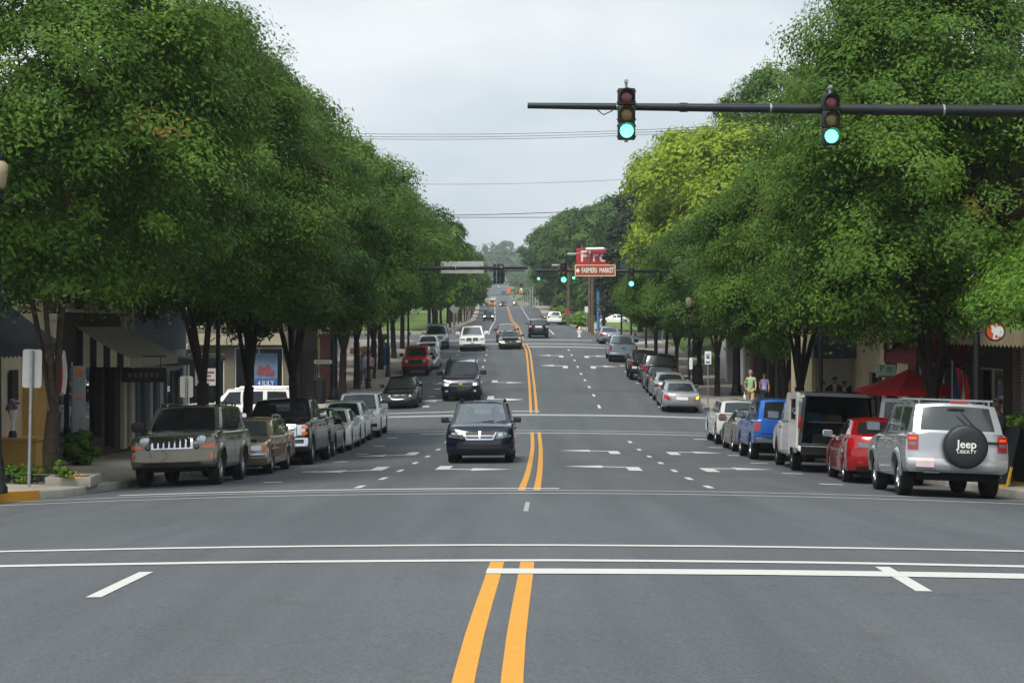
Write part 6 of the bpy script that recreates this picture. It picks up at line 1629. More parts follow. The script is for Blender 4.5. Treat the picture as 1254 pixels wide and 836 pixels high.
simple_sign(678, 262, 379, .6, .6, M_SRED, 'small red sign near the white SUV at the far right')
simple_sign(718.5, 168, 379, .4, .6, M_WHITE, 'small white sign left of the tall wooden pole')
simple_sign(623, 520, 356, 1.1, 1.3, mat('sign_orange', rgb(232, 96, 52), .5), 'orange sign beyond the crest, left of two')
simple_sign(638, 500, 356, 1.1, 1.3, mat('sign_orange', rgb(232, 96, 52), .5), 'orange sign beyond the crest, right of two')
# street-name blade on the left black pole, green one far right
d = 87.7; m = MB(); m.box((0,0,0), (.92,.03,.2), None, .005); o = m.build('street_name_sign', M_WHITE); o.location = (px(395.5, d), d, pz(443, d)); tag(o, 'white street-name blade fixed to the black pole on the left', 'sign')
m = MB()
for i in range(7): m.box((-.3 + i*.1, -.018, 0), (.06, .006, .09))
m.build('sign_letters', mat('blade_grey', rgb(150, 154, 158), .5), o)
d = 165; m = MB(); m.box((0,0,0), (1.0,.03,.26), None, .005); o = m.build('street_name_sign', mat('blade_green', rgb(22, 120, 84), .5)); o.location = (px(736, d), d, pz(379, d)); tag(o, 'green street-name blade beside the blue pole', 'sign')
q = MB(); q.box((0, -.018, 0), (.8, .006, .10)); q.build('sign_letters', M_WHITE, o)
q = MB(); q.tube([(0,.03,g(11,165)-pz(379,d)),(0,.03,.1)], .035, 6); q.build('post', M_STEEL, o)
# tall wooden pole, blue pole with red board, grey light poles with cobra heads
d = 160; X = px(725.5, d); zg = sw(X, d, 1)
e = empty('utility_pole', (X, d, zg - .1), (0,0,0), 'tall brown wooden utility pole below the brown market sign', 'pole')
m = MB(); m.tube([(0,0,0),(0,0,3.5),(0,0,6.6)], [.15,.13,.11], 10); m.build('shaft', M_WOOD, e, smooth=60)
m = MB(); m.box((0,-.2,6.2), (1.4,.1,.12)); m.build('crossarm', M_WOOD, e)
d = 168; X = px(732, d); zg = zc(d) - .2
e = empty('signboard', (X - .2, d, zg), (0,0,0), 'red roadside board with white brush letters on a blue pole', 'sign')
m = MB(); m.tube([(.25,0,0),(.25,0,pz(326,d)-zg)], .16, 12); m.build('pole', mat('blue_pole', rgb(74, 116, 170), .5), e, smooth=60)
m = MB(); m.box((-.30,0,pz(315,d)-zg), (3.2,.3,1.75), None, .03); bd_ = m.build('board', M_SRED, e)
m = MB(); m.box((-.30,-.165,pz(326.3,d)-zg), (3.2,.02,.16)); m.build('board_edge', M_WHITE, bd_)
text_mesh('lettering', 'Fire', 1.5, M_WHITE, bd_, (-.25, -.17, pz(314.5,d)-zg), (R(90),0,0), .01, bold=.02, spacing=1.1)
m = MB(); m.tube([(-1.0,-.6,pz(305.5,d)-zg),(.9,-.6,pz(305,d)-zg)], .16, 8); m.tube([(-.4,0,pz(307,d)-zg),(-.4,-.6,pz(305.4,d)-zg)], .05, 6); m.build('board_lamp', M_WHITE, e)
def cobra(xp, d, ytop, xl, lab, mt=M_STEEL, gz=None):
    X = px(xp, d); zg = g(X, d) if gz is None else gz; z = pz(ytop, d) - zg; a = px(xl, d) - X
    e = empty('street_light', (X, d, zg), (0,0,0), lab, 'street light')
    m = MB(); m.tube([(0,0,0),(0,0,z)], [.16,.1], 8); m.build('pole', mt, e, smooth=60)
    m = MB(); m.tube([(0,0,z-.2),(a*.4,0,z+.15),(a*.85,0,z+.1)], .06, 6); m.build('arm', M_STEEL, e, smooth=60)
    m = MB(); m.box((a*.95,0,z+.08), (abs(a)*.5,.3,.2), None, .08); m.build('lamp_head', M_SBACK, e, smooth=50)
cobra(696, 205, 325.5, 679, 'tall grey light pole with a single arm left of the brown sign', M_WOOD)
cobra(722, 162, 312, 699, 'street light arm reaching left from beside the red board', M_WOOD, sw(9, 162, 1))
# hydrant, bins, planters
d = 152; X = px(709.5, d); e = empty('fire_hydrant', (X, d, sw(X, d, 1)), (0,0,0), 'small hydrant with yellow cap at the right kerb past the third crossing', 'hydrant')
m = MB(); m.lathe([(.16,0),(.16,.06),(.12,.08),(.12,.62),(.15,.64),(.15,.70)], 12); m.tube([(-.22,0,.48),(.22,0,.48)], .07, 8); m.build('barrel', M_WHITE, e, smooth=40)
m = MB(); m.lathe([(.15,.70),(.13,.80),(.06,.88),(.03,.95)], 12); m.build('bonnet', P_YEL, e, smooth=40)
def bin_(X, d, lab, mt, h=1.0, r=.3, side=1):
    e = empty('litter_bin', (X, d, sw(X, d, side)), (0,0,0), lab, 'bin')
    m = MB(); m.lathe([(r*.8,0),(r*.95,h*.5),(r,h)], 16)
    for i in range(16): a = 2*math.pi*i/16; m.box((r*.98*math.cos(a), r*.98*math.sin(a), h*.5), (.04,.04,h*.94), Matrix.Rotation(a, 3, 'Z'))
    m.build('drum', mt, e, smooth=40)
    m = MB(); m.lathe([(r*1.06,h),(r*1.06,h+.06),(r*.6,h+.16),(.05,h+.2)], 16); m.build('lid', mt, e, smooth=40)
bin_(px(854, 99), 99, 'black slatted litter bin by the steps on the right', M_BLACK)
bin_(px(799, 112), 114, 'dark litter bin on the lawn edge below the white banner', M_BLACK, .9)
bin_(px(470, 118), 118, 'blue litter drum on the left pavement with a plant above it', mat('bin_blue', rgb(28, 92, 158), .6), 1.15, .42, -1)
bin_(px(394, 87), 86.0, 'black litter bin beside the red brick pier on the left', M_BLACK, 1.1, .3, -1)
def leaf_clump(name, X, d, z, Rr, h, label, cat, leafm, n=160, k=30, ls=.06, group=None, parent=None):
    V, t = crown_arrays(RNG, Rr, 0.0, h, n, k, ls, prof_round, Rr*.28, droop=.2)
    o = link(name, leaf_mesh(name, V, t, leafm), parent)
    o.location = (X, d, z)
    if label: tag(o, label, cat, group)
    return o
# raised bed round the nearest left tree: grey block edging with flowers
X, d = px(112, 33.8), 33.6
def planter(X, d, L, wd, h, lab, mt, side=-1, rot=0):
    e = empty('planter', (X, d, sw(X, d, side)), (0,0,rot), lab, 'planter'); m = MB()
    for c, dd in (((0,-wd/2+.05,h/2),(L,.1,h)),((0,wd/2-.05,h/2),(L,.1,h)),((-L/2+.05,0,h/2),(.1,wd-.2,h)),((L/2-.05,0,h/2),(.1,wd-.2,h))): m.box(c, dd, None, .02)
    m.build('edging', mt, e, smooth=30); m = MB(); m.box((0,0,h*.4), (L-.2,wd-.2,h*.8)); m.build('soil', mat('soil', rgb(46,38,30), .95, var=.4), e); return e
planter(px(90, 34), 34.0, .9, .9, .2, 'grey block planter with marigolds at the foot of the nearest left tree', M_KERB)
M_MARI = leaf_mat('leaf_marigold', (.03,.08,.02,1), (.10,.18,.04,1), (.62,.30,.02,1))
z = sw(-8.6, 33.6, -1) + .15
o = leaf_clump('bedding_plant', px(96, 33.4), 33.4, z, .16, .18, 'tuft of orange and yellow marigolds in the grey block planter', 'plant', mat('marigold_petals', rgb(206, 150, 30), .7, var=.3, scale=9), 18, 8, .018)
leaf_clump('bedding_plant', px(82, 33.5), 33.5, z, .16, .22, 'low green leaves in the middle of the grey block planter', 'plant', L_BRIGHT, 50, 22, .035)
leaf_clump('bedding_plant', px(72.5, 33.6), 33.6, z, .10, .34, 'upright green plant at the left end of the grey block planter', 'plant', L_BRIGHT, 40, 20, .035)
e = empty('planter', (px(30, 34.6), 34.6, sw(-9.5, 34.6, -1)), (0,0,0), 'dark wire-edged flower bed behind the blank sign post', 'planter')
m = MB()
for i in range(15):
    x = -.8 + i*.115; m.tube([(x,-.3,0),(x+.06,-.3,.22),(x+.12,-.3,0)], .02, 5); m.tube([(x,-.3,.02),(x+.12,-.3,.24)], .018, 5)
m.tube([(-.85,-.3,.2),(.85,-.3,.2)], .025, 5); m.tube([(-.85,-.3,.03),(.85,-.3,.03)], .03, 5); m.build('wire_edging', M_FRAME, e)
m = MB(); m.box((0,.1,.08), (1.7,.8,.14), None, .03); m.build('soil', mat('soil', rgb(46,38,30), .95, var=.4), e)
leaf_clump('ground_plant', px(28, 34.6), 34.6, sw(-9.5, 34.6, -1) + .1, .5, .2, 'low leafy plants in the wire-edged flower bed', 'plant', L_STREET, 120, 26, .05)
# low tan wall with statue and flowers, fern by the shop window
m = MB(); m.box((0,0,.36), (1.5,.7,.72), None, .02); m.box((0,0,.76), (1.62,.82,.09), None, .02); o = m.build('low_wall', M_TANW, smooth=30); o.location = (px(11, 41.5), 41.5, sw(-11.8, 41.5, -1)); tag(o, 'low tan wall with capping below the small white urn', 'wall')
e = empty('urn', (px(15.5, 41.3), 41.3, sw(-11.8, 41.3, -1) + .8), (0,0,0), 'slim white urn on the low tan wall', 'urn')
m = MB(); m.lathe([(.09,0),(.09,.05),(.05,.1),(.045,.4),(.08,.48),(.11,.62),(.12,.66)], 14); m.build('vessel', M_WHITE, e, smooth=50)
m = MB(); m.lathe([(.10,-.02),(.10,.08),(.07,.16)], 12); m.build('foot', M_FRAME, e, smooth=50)
leaf_clump('flower_bunch', px(15.5, 41.3), 41.3, sw(-11.8, 41.3, -1) + 1.42, .14, .28, 'bunch of lilac flowers in the slim white urn', 'flowers', mat('lilac_petals', rgb(150, 130, 160), .7, var=.35, scale=12), 50, 16, .045)
leaf_clump('fern', px(100, 44.8), 44.8, sw(-11.2, 44.8, -1), .42, .85, 'dark green fern bush by the left shop window', 'plant', L_DEEP, 220, 34, .09)
leaf_clump('potted_shrub', px(968, 92), 92, sw(11, 92, 1), .5, 1.7, 'narrow green shrub by the wall behind the woman in lavender', 'plant', L_STREET, 130, 26, .09)
leaf_clump('hanging_plant', px(469.5, 119.5), 119.5, sw(-9, 119.5, -1) + 1.25, .4, .8, 'green plant above the blue litter drum', 'plant', L_BRIGHT, 60, 18, .1)
for xp, d, r, h, lab in ((688, 240, 1.7, 2.2, 'bright green rounded shrub beside the far right car park'), (711, 190, 1.0, 1.8, 'green and yellow shrub left of the wooden pole'), (690, 216, 1.0, 1.2, 'low green shrub behind the far red sign')):
    X = px(xp, d); leaf_clump('shrub', X, d, zc(d) - .1, r, h, lab, 'shrub', L_BRIGHT, 160, 20, .2)
# white banner by the lawn steps
e = empty('banner', (px(790, 150), 150, sw(11, 150, 1) + .5), (0,0,0), 'white drooping banner beside the far lawn steps', 'banner')
m = MB(); m.grid(lambda u, v: (-1.3 + 2.8*u, .15*math.sin(u*5 + v*2), 3.2 - 1.5*u*(1-v) - 2.2*v*(.55 + .45*u)), 10, 8); m.build('cloth', M_WHITE, e, smooth=60, fix=False)
m = MB(); m.tube([(-1.3,0,-.6),(-1.3,0,3.3)], .05, 6); m.tube([(1.5,0,-.6),(1.5,0,2.6)], .05, 6); m.build('poles', M_STEEL, e)
# left pavement flower strip beyond the blue bin
m = MB(); m.box((0,0,.22), (.5,26,.45), None, .05); o = m.build('brick_edging_wall', M_BRICK, smooth=30); o.location = (-11.2, 134, sw(-11, 134, -1) - .05); tag(o, 'low brick edging wall along the left pavement behind the parked cars', 'wall')

# ---- patio umbrella, A-board, round sign, flags on the right
d = 43.6; X = px(1113, d); zg = sw(X, d, 1); zr = pz(476, d) - zg; za = pz(451, d) - zg
e = empty('patio_umbrella', (X, d, zg), (0,0,R(22)), 'open deep-red patio umbrella behind the red sedan', 'umbrella')
m = MB(); rr = 1.36; n = 8
ring = [(rr*math.cos(2*math.pi*k/n), rr*math.sin(2*math.pi*k/n), zr) for k in range(n)]
for k in range(n):
    a, b = Vector(ring[k]), Vector(ring[(k+1) % n]); ap = Vector((0,0,za))
    def f(u, v, a=a, b=b): p = ap.lerp(a, u).lerp(ap.lerp(b, u), v); p.z -= .10*math.sin(math.pi*u) * (1 if True else 0) * .6 + .05*math.sin(math.pi*v)*u; return p
    m.grid(f, 6, 4)
    m.poly([a, b, b - Vector((0,0,.14)), a - Vector((0,0,.14))])
m.build('canopy', mat('umbrella_red', rgb(172, 16, 24), .85, var=.1), e, fix=False)
m = MB(); m.tube([(0,0,0),(0,0,za + .1)], .025, 8); m.build('pole', M_WOOD, e)
m = MB()
for q in ring: m.tube([(0,0,za-.08), (q[0]*.97,q[1]*.97,zr-.02)], .012, 4)
m.build('ribs', M_WOOD, e); m = MB(); m.lathe([(.3,0),(.3,.06),(.08,.1),(.05,.3)], 14); m.build('base', M_FRAME, e, smooth=40)
d = 34.0; X = px(1238, d); zg = sw(X, d, 1)
e = empty('pavement_board', (X, d, zg), (0,0,R(-62)), 'black folding A-board with yellow feet just right of the silver SUV', 'sign')
for s in (1, -1):
    m = MB(); m.box((0, s*.2, .62), (.6, .03, 1.15), Matrix.Rotation(R(s*17), 3, 'X')); m.build('board', mat('chalkboard', rgb(24, 26, 30), .7), e)
    m = MB(); 
    for x in (-.3, .3): m.box((x, s*.34, .2), (.04, .04, .44), Matrix.Rotation(R(s*17), 3, 'X'))
    m.box((0, s*.39, .03), (.64, .05, .05)); m.build('yellow_foot', mat('foot_yellow', rgb(196, 160, 40), .6), e)
d = 36.2; X = px(1218.5, d); z = pz(405.5, d)
e = empty('round_sign', (X, d, z), (0,0,0), 'round orange sign with a white animal emblem on the lamp post by the green awning', 'sign')
Mx = Matrix.Rotation(math.pi/2, 4, 'X')
m = MB(); m.lathe([(.001,-.03),(.215,-.03),(.215,.03),(.001,.03)], 32, Mx); m.build('rim', M_FRAME, e, smooth=40)
m = MB(); m.lathe([(.001,.031),(.185,.031),(.185,.036),(.001,.036)], 32, Mx); m.build('face', mat('emblem_orange', rgb(186, 74, 34), .5), e, smooth=40)
P = [(-.06,-.165),(-.045,-.05),(-.09,.0),(-.075,.055),(-.11,.10),(-.05,.12),(.0,.155),(.05,.13),(.035,.095),(.09,.11),(.135,.085),(.165,.04),(.175,-.02),(.16,-.08),(.13,-.125),(.085,-.10),(.06,-.15),(.02,-.175)]
m = MB(); m.prism([(a, -.037, b) for a, b in P], (0,-.004,0)); m.build('animal_emblem', mat('emblem_white', rgb(206, 208, 212), .5), e)
m = MB(); m.prism([(.02 + .03*math.cos(2*math.pi*k/10), -.042, -.11 + .03*math.sin(2*math.pi*k/10)) for k in range(10)], (0,-.003,0)); m.prism([(.0 + .018*math.cos(2*math.pi*k/10), -.042, .10 + .012*math.sin(2*math.pi*k/10)) for k in range(10)], (0,-.003,0)); m.build('emblem_mark', mat('emblem_orange', rgb(186, 74, 34), .5), e)
m = MB(); m.tube([(-.215,0,0),(px(1196,d)-X,0.0,0)], .018, 6); m.build('bracket', M_FRAME, e)
def flag(xp, d, yt, lab, stripes, side=1):
    X = px(xp, d); zg = sw(X, d, side); z = pz(yt, d) - zg
    e = empty('flag', (X, d, zg), (0,0,R(20)), lab, 'flag')
    m = MB(); m.tube([(0,0,0),(0,0,z+.1)], .02, 6); m.build('pole', M_STEEL, e)
    for i, mt in enumerate(stripes):
        m = MB(); w = .42/len(stripes)
        m.grid(lambda u, v: (.02 + w*(i + u) + .05*math.sin(v*3), .05*math.sin((i+u)*2.2 + v*4), z - 1.1*v - .25*(i+u)/len(stripes)), 3, 8); m.build('flag_stripe', mt, e, smooth=60, fix=False)
M_FRED = mat('flag_red', rgb(182, 30, 42), .8); M_FBLU = mat('flag_blue', rgb(40, 52, 96), .8)
flag(1166, 42, 446, 'furled red, white and blue flag behind the right forked tree', [M_FBLU, M_FRED, M_WHITE, M_FRED])
flag(58, 43.5, 418, 'small hanging flag with red and white bands behind the nearest left tree', [M_FBLU, M_WHITE, M_FRED, M_WHITE], -1)
e = empty('banner', (px(97, 45.5), 45.5, sw(-11.4, 45.5, -1)), (0,0,0), 'tall narrow grey shop banner with an orange mark beside the dark window', 'banner')
m = MB(); m.box((0,0,1.65), (.34,.03,1.9)); m.build('cloth', mat('banner_grey', rgb(140,146,152), .8), e); m = MB(); m.tube([(-.2,.03,0),(-.2,.03,2.7)], .02, 6); m.box((0,.03,.03), (.5,.4,.05)); m.build('stand', M_STEEL, e)
m = MB(); m.box((0,-.02,1.75), (.22,.012,.06)); m.lathe([(.001,0),(.1,0),(.1,.01),(.001,.01)], 16, Matrix.Translation((.0,-.017,2.42)) @ Mx); m.build('banner_mark', mat('banner_mark_orange', rgb(198, 110, 50), .7), e)
m = MB(); m.box((0,0,0), (1.3,.06,.42), None, .02); o = m.build('hanging_sign', mat('brown_board', rgb(52, 42, 36), .7)); o.location = (px(176, 50.5), 50.5, pz(459, 50.5)); tag(o, 'small dark hanging board beside the striped awning', 'sign')
q = MB()
for i in range(6): q.box((-.4 + i*.16, -.035, 0), (.09, .01, .12))
q.build('sign_letters', mat('dull_gold', rgb(120, 104, 74), .6), o); q = MB(); q.tube([(-.5,0,.2),(-.5,0,.55)], .012, 5); q.tube([(.5,0,.2),(.5,0,.55)], .012, 5); q.tube([(-1.6,0,.55),(.65,0,.55)], .02, 5); q.build('bracket', M_FRAME, o)
# ---- overhead wires and distant posts
def wire(y0, y1, x0, x1, d0, d1, sag, lab, r=.018, group=None):
    A, B = Vector(W(x0, y0, d0)), Vector(W(x1, y1, d1)); m = MB()
    m.tube([A.lerp(B, i/20) - Vector((0,0,sag*4*(i/20)*(1-i/20))) for i in range(21)], r, 5); o = m.build('power_line', M_FRAME, smooth=60); tag(o, lab, 'power line', group)
wire(160, 146, 300, 1000, 100, 100, .5, 'upper wire of the high group of three across the street', .014, 'overhead wires across the street')
wire(163.5, 149, 300, 1000, 100.5, 100.5, .5, 'middle wire of the high group of three across the street', .014, 'overhead wires across the street')
wire(166.5, 152, 300, 1000, 101, 101, .5, 'lowest wire of the high group of three across the street', .014, 'overhead wires across the street')
wire(222, 200, 380, 1000, 120, 120, .7, 'single thin wire below the high group of three', .012, 'overhead wires across the street')
wire(262, 240, 380, 950, 130, 130, .6, 'thick upper wire of the lower pair across the street', .028, 'overhead wires across the street')
wire(264, 262, 380, 950, 130.5, 130.5, .2, 'thick lower wire of the lower pair across the street', .026, 'overhead wires across the street')
wire(310, 288, 585, 780, 190, 150, .5, 'wire sloping up to the red board lamp', .02, 'overhead wires across the street')
wire(362, 340, 560, 770, 190, 150, .5, 'low wire crossing the far road under the signals', .02, 'overhead wires across the street')
pm = MB(); pm.tube([(0,0,-.2),(0,0,3.6)], [.13,.10], 8); pm = pm.mesh('pole', M_WOOD, 60)
pm2 = MB(); pm2.tube([(0,0,-.2),(0,0,6.2)], [.11,.08], 8); pm2 = pm2.mesh('pole', M_SBACK, 60)
d = 186
for i in range(12):
    X = xc(d) - KL(d) - 1.0; o = link('timber_post', pm); o.location = (X, d, sw(X, d, -1)); tag(o, 'thin dark post in the row along the far left pavement', 'post', 'posts along the far left pavement'); d += 17
d = 390
for i in range(9):
    X = xc(d) + KR(d) + .9; o = link('pale_post', pm2); o.location = (X, d, g(X, d)); tag(o, 'pale thin pole in the row over the crest on the right', 'post', 'pale poles over the crest'); d += 26
d = 460
for i in range(7):
    X = xc(d) - KL(d) - .9; o = link('pale_post', pm2); o.location = (X, d, g(X, d)); tag(o, 'pale thin pole in the row over the crest on the left', 'post', 'pale poles over the crest'); d += 34
for xp, d, mt, lab in ((604, 760, P_WHITE, 'tiny white car far beyond the crest'), (616, 840, P_NAVY, 'tiny blue car far beyond the crest, left of centre'), (631, 700, P_MAROON, 'tiny dark red car far beyond the crest'), (612, 930, P_SILVER, 'tiny silver car farthest beyond the crest')):
    sp = suv_spec(rack=None, seats=False); make_car('distant_car', lab, sp, px(xp, d), d, xp < 620, mt, 'car', 'cars beyond the crest')
# ------------------------------------------------------------------ people
M_SKINP = mat('skin_light', rgb(198, 150, 124), .6, var=.05); M_SKIND = mat('skin_dark', rgb(86, 58, 46), .6, var=.05)
def skin_mesh(name, V, E, rad, material, levels=2):
    me = bpy.data.meshes.new(name + '_tmp'); me.from_pydata([tuple(v) for v in V], E, [])
    o = bpy.data.objects.new(name + '_tmp', me); COL.objects.link(o)
    md = o.modifiers.new('s', 'SKIN'); md.use_smooth_shade = True; md.branch_smoothing = .6
    for i, r in enumerate(rad):
        s = me.skin_vertices[0].data[i]; s.radius = (r, r) if not isinstance(r, tuple) else r; s.use_root = (i == 0)
    sb = o.modifiers.new('u', 'SUBSURF'); sb.levels = levels; sb.render_levels = levels
    dg = bpy.context.evaluated_depsgraph_get()
    out = bpy.data.meshes.new_from_object(o.evaluated_get(dg)); out.name = name
    bpy.data.objects.remove(o); bpy.data.meshes.remove(me)
    out.materials.clear(); out.materials.append(material)
    out.polygons.foreach_set('use_smooth', [True]*len(out.polygons)); out.update()
    return out
def person(loc, yaw, label, shirt, legs, hair, skin=M_SKINP, H=1.75, stride=.22, shorts=False, sit=False, female=False, arm=(.15, -.15), bend=.1, longsleeve=False, hold=False):
    """x forward, y left. one skinned body with hands and face; clothes and hair are children"""
    k = H / 1.75; e = empty('person', loc, (0, 0, yaw), label, 'person')
    sh = .19 if not female else .165; hp = .095
    V, E, Rd = [], [], []
    def add(p, r, par=None):
        V.append(Vector(p) * k); Rd.append((r[0]*k, r[1]*k) if isinstance(r, tuple) else r*k)
        if par is not None: E.append((par, len(V)-1))
        return len(V)-1
    hz = .92 if not sit else .48
    pel = add((0,0,hz), (.155,.13)); waist = add((.01,0,hz+.2), (.15,.125), pel); chest = add((.01,0,hz+.40), (.165,.13), waist); neckb = add((0,0,hz+.55), .075, chest)
    neck = add((.01,0,hz+.62), .05, neckb); h1 = add((.02,0,hz+.70), (.072,.078), neck); h2 = add((.02,0,hz+.79), (.085,.095), h1); add((.01,0,hz+.83), (.06,.07), h2)
    nose = add((.115,0,hz+.715), .014, h1)
    arms = []
    for s, sw_ in ((1, arm[0]), (-1, arm[1])):
        a = add((0, s*sh, hz+.50), .062, chest); el = add((sw_*.55, s*(sh+.06), hz+.22), .045, a)
        wr = add((sw_*1.1 + bend, s*(sh+.05), hz-.02 + bend*.8), .030, el); pm_ = add((sw_*1.2 + bend*1.3, s*(sh+.04), hz-.10 + bend*.9), (.036,.022), wr)
        arms.append((a, el, wr, pm_))
        for q in range(4): f0 = add((sw_*1.25 + bend*1.5 + (q-1.5)*.018, s*(sh+.035), hz-.165 + bend*.9 - (.008 if q in (1,2) else 0)), .0095, pm_); add((sw_*1.25 + bend*1.6 + (q-1.5)*.018, s*(sh+.02), hz-.21 + bend*.95 - (.01 if q in (1,2) else 0)), .008, f0)
        t0 = add((sw_*1.2 + bend*1.3 + .045, s*(sh+.03), hz-.12 + bend*.9), .0105, pm_); add((sw_*1.2 + bend*1.4 + .055, s*(sh+.025), hz-.16 + bend*.9), .009, t0)
    legs_ = []
    for s, st in ((1, stride), (-1, -stride)):
        if not sit:
            a = add((0, s*hp, hz-.08), .088, pel); kn = add((st*.55 + .03, s*hp, .50), .06, a); an = add((st - (.04 if st < 0 else 0), s*hp, .09 + (.03 if st < 0 else 0)), .038, kn)
        else:
            a = add((.06, s*hp, hz-.02), .088, pel); kn = add((.46, s*(hp+.03), hz+.02), .06, a); an = add((.50, s*hp, .09), .038, kn)
        ft = add((V[an].x/k + .14, s*(hp+.02), .035), (.036,.03), an); legs_.append((a, kn, an, ft))
    body = link('body', skin_mesh('body', V, E, Rd, skin), e)
    def cloth(nm, idx, edges, infl, mt, lv=2):
        mp = {j: i for i, j in enumerate(idx)}
        vv = [V[j] for j in idx]; rr = [((Rd[j][0]+infl, Rd[j][1]+infl) if isinstance(Rd[j], tuple) else Rd[j]+infl) for j in idx]
        return link(nm, skin_mesh(nm, vv, [(mp[a], mp[b]) for a, b in edges], rr, mt, lv), e)
    # shirt: torso + sleeves (to mid upper arm unless long)
    V.append(Vector((.01*k,0,(hz+.51)*k))); Rd.append(.07*k); cb = len(V)-1; V.append(Vector((0,0,(hz-.05)*k))); Rd.append((.15*k,.125*k)); hm_ = len(V)-1
    idx = [chest, waist, pel, cb, hm_]; ed = [(chest, waist), (waist, pel), (chest, cb), (pel, hm_)]
    n0 = len(V)
    for (a, el, wr, pm_) in arms:
        if longsleeve: idx += [a, el, wr]; ed += [(chest, a), (a, el), (el, wr)]
        else:
            V.append(V[a].lerp(V[el], .66)); Rd.append(.072*k); j = len(V)-1; idx += [a, j]; ed += [(chest, a), (a, j)]
    cloth('shirt', idx, ed, .034, shirt)
    idx = [pel]; ed = []
    for (a, kn, an, ft) in legs_:
        if shorts: V.append(V[a].lerp(V[kn], .55)); Rd.append(.085*k); j = len(V)-1; idx += [a, j]; ed += [(pel, a), (a, j)]
        else: V.append(V[an] + Vector((0,0,.02))); Rd.append(.056*k); j = len(V)-1; idx += [a, kn, j]; ed += [(pel, a), (a, kn), (kn, j)]
    cloth('trousers' if not shorts else 'shorts', idx, ed, .026, legs)
    for (a, kn, an, ft) in legs_:
        m = MB(); c = (V[an] + V[ft])/2; m.box((c.x + .01, c.y, max(.045, V[ft].z)), (.27*k, .095*k, .085), None, .035); m.build('shoe', M_BLACK, e, smooth=60)
    # hair cap and eyes
    hc = V[h2]; m = MB()
    def hf(u, v):
        a = 2*math.pi*u; b_ = math.pi*(.0 + (.56 if not female else .72)*v); r = .108*k
        back = .5 - .5*math.cos(a)
        bb = b_ * (.62 + .38*back)
        return (hc.x - .012 + r*1.08*math.sin(bb)*math.cos(a), hc.y + r*.98*math.sin(bb)*math.sin(a), hc.z - .015 + r*1.0*math.cos(bb))
    m.grid(hf, 20, 8); m.build('hair', hair, e, smooth=70)
    m = MB()
    for s in (1, -1): m = MB(); m.lathe([(.001,-.008),(.009,-.004),(.011,0),(.009,.005),(.001,.008)], 8, Matrix.Translation((V[h1].x + .077*k, s*.033*k, V[h1].z + .035*k))); m.build('eye', M_BLACK, e, smooth=60)
    m = MB(); m.box((V[h1].x + .073*k, 0, V[h1].z - .038*k), (.014, .045*k, .010)); m.build('mouth', mat('lips', rgb(140, 80, 72), .6), e)
    m = MB()
    for s in (1, -1): m = MB(); m.box((V[h2].x - .005, s*.094*k, V[h1].z + .03*k), (.04, .022, .062*k), None, .009); m.build('ear', skin, e, smooth=50)
    if female:
        m = MB(); m.tube([hc + Vector((-.05,0,.0)), hc + Vector((-.085,0,-.09)), hc + Vector((-.07,0,-.2))], [.09*k,.088*k,.05*k], 12); m.build('hair_back', hair, e, smooth=70)
    return e
M_GRN = mat('mint_shirt', rgb(146, 184, 138), .85); M_KHA = mat('khaki', rgb(180, 160, 118), .85); M_LAV = mat('lavender_shirt', rgb(182, 170, 224), .85); M_JEAN = mat('navy_jeans', rgb(34, 42, 62), .85)
M_HGREY = mat('grey_hair', rgb(150, 146, 140), .8); M_HBR = mat('brown_hair', rgb(92, 58, 40), .8); M_HBL = mat('black_hair', rgb(24, 20, 18), .7); M_HRED = mat('auburn_hair', rgb(140, 62, 40), .8)
d = 84.0; X = px(919, d); w1 = person((X, d, sw(X, d, 1)), R(-96), 'man in a mint-green shirt and khaki trousers walking on the right pavement', M_GRN, M_KHA, M_HGREY, H=1.80, stride=.2)
m = MB(); m.box((0,0,0), (.1,.3,.36), None, .06); m.tube([(0,-.06,.17),(0,-.03,.32),(0,.03,.32),(0,.06,.17)], .012, 5); o = m.build('carrier_bag', M_WHITE, smooth=50); o.location = (X - .30, d - .08, sw(X, d, 1) + .47); tag(o, 'white carrier bag held by the man in mint green', 'bag')
d = 84.4; X = px(936, d); person((X, d, sw(X, d, 1)), R(-92), 'woman in a lavender top and dark jeans walking beside the man in mint green', M_LAV, M_JEAN, M_HBR, H=1.64, stride=-.2, female=True)
d = 99.5; X = px(445, d); person((X, d, sw(X, d, -1)), R(-80), 'person in a pale blue top between the left tree trunks', mat('pale_blue_top', rgb(168, 182, 204), .85), mat('grey_trousers', rgb(120, 124, 130), .85), M_HRED, H=1.78, stride=.18)
d = 103; X = px(453.5, d); person((X, d, sw(X, d, -1)), R(-95), 'person in a pink-white top and dark shorts beside the third left trunk', mat('pink_top', rgb(206, 176, 186), .85), M_JEAN, M_HRED, H=1.68, shorts=True, female=True, stride=.16)
d = 33.4; X = px(1229, d) + .15; person((X, d + .9, sw(X, d + .9, 1)), R(-160), 'dark-haired person in a dark jacket behind the silver SUV, arms folded forward', mat('dark_jacket', rgb(32, 33, 38), .8), M_JEAN, M_HBL, M_SKIND, H=1.7, stride=.05, longsleeve=True, arm=(.22, .22), bend=.25)
# big dark planter right of that person
X, d = px(1250, 35.2), 35.2
e = empty('plant_pot', (X, d, sw(X, d, 1)), (0,0,0), 'tall dark tapered plant pot at the right edge of the frame', 'plant pot')
m = MB(); m.lathe([(.20,0),(.30,.75),(.33,.82),(.33,.86),(.27,.86),(.26,.78)], 18); m.build('pot', mat('dark_pot', rgb(40, 36, 34), .6), e, smooth=40)
leaf_clump('pot_plant', X, d, sw(X, d, 1) + .8, .42, .6, 'leafy plant growing in the tall dark pot', 'plant', L_STREET, 90, 26, .06)
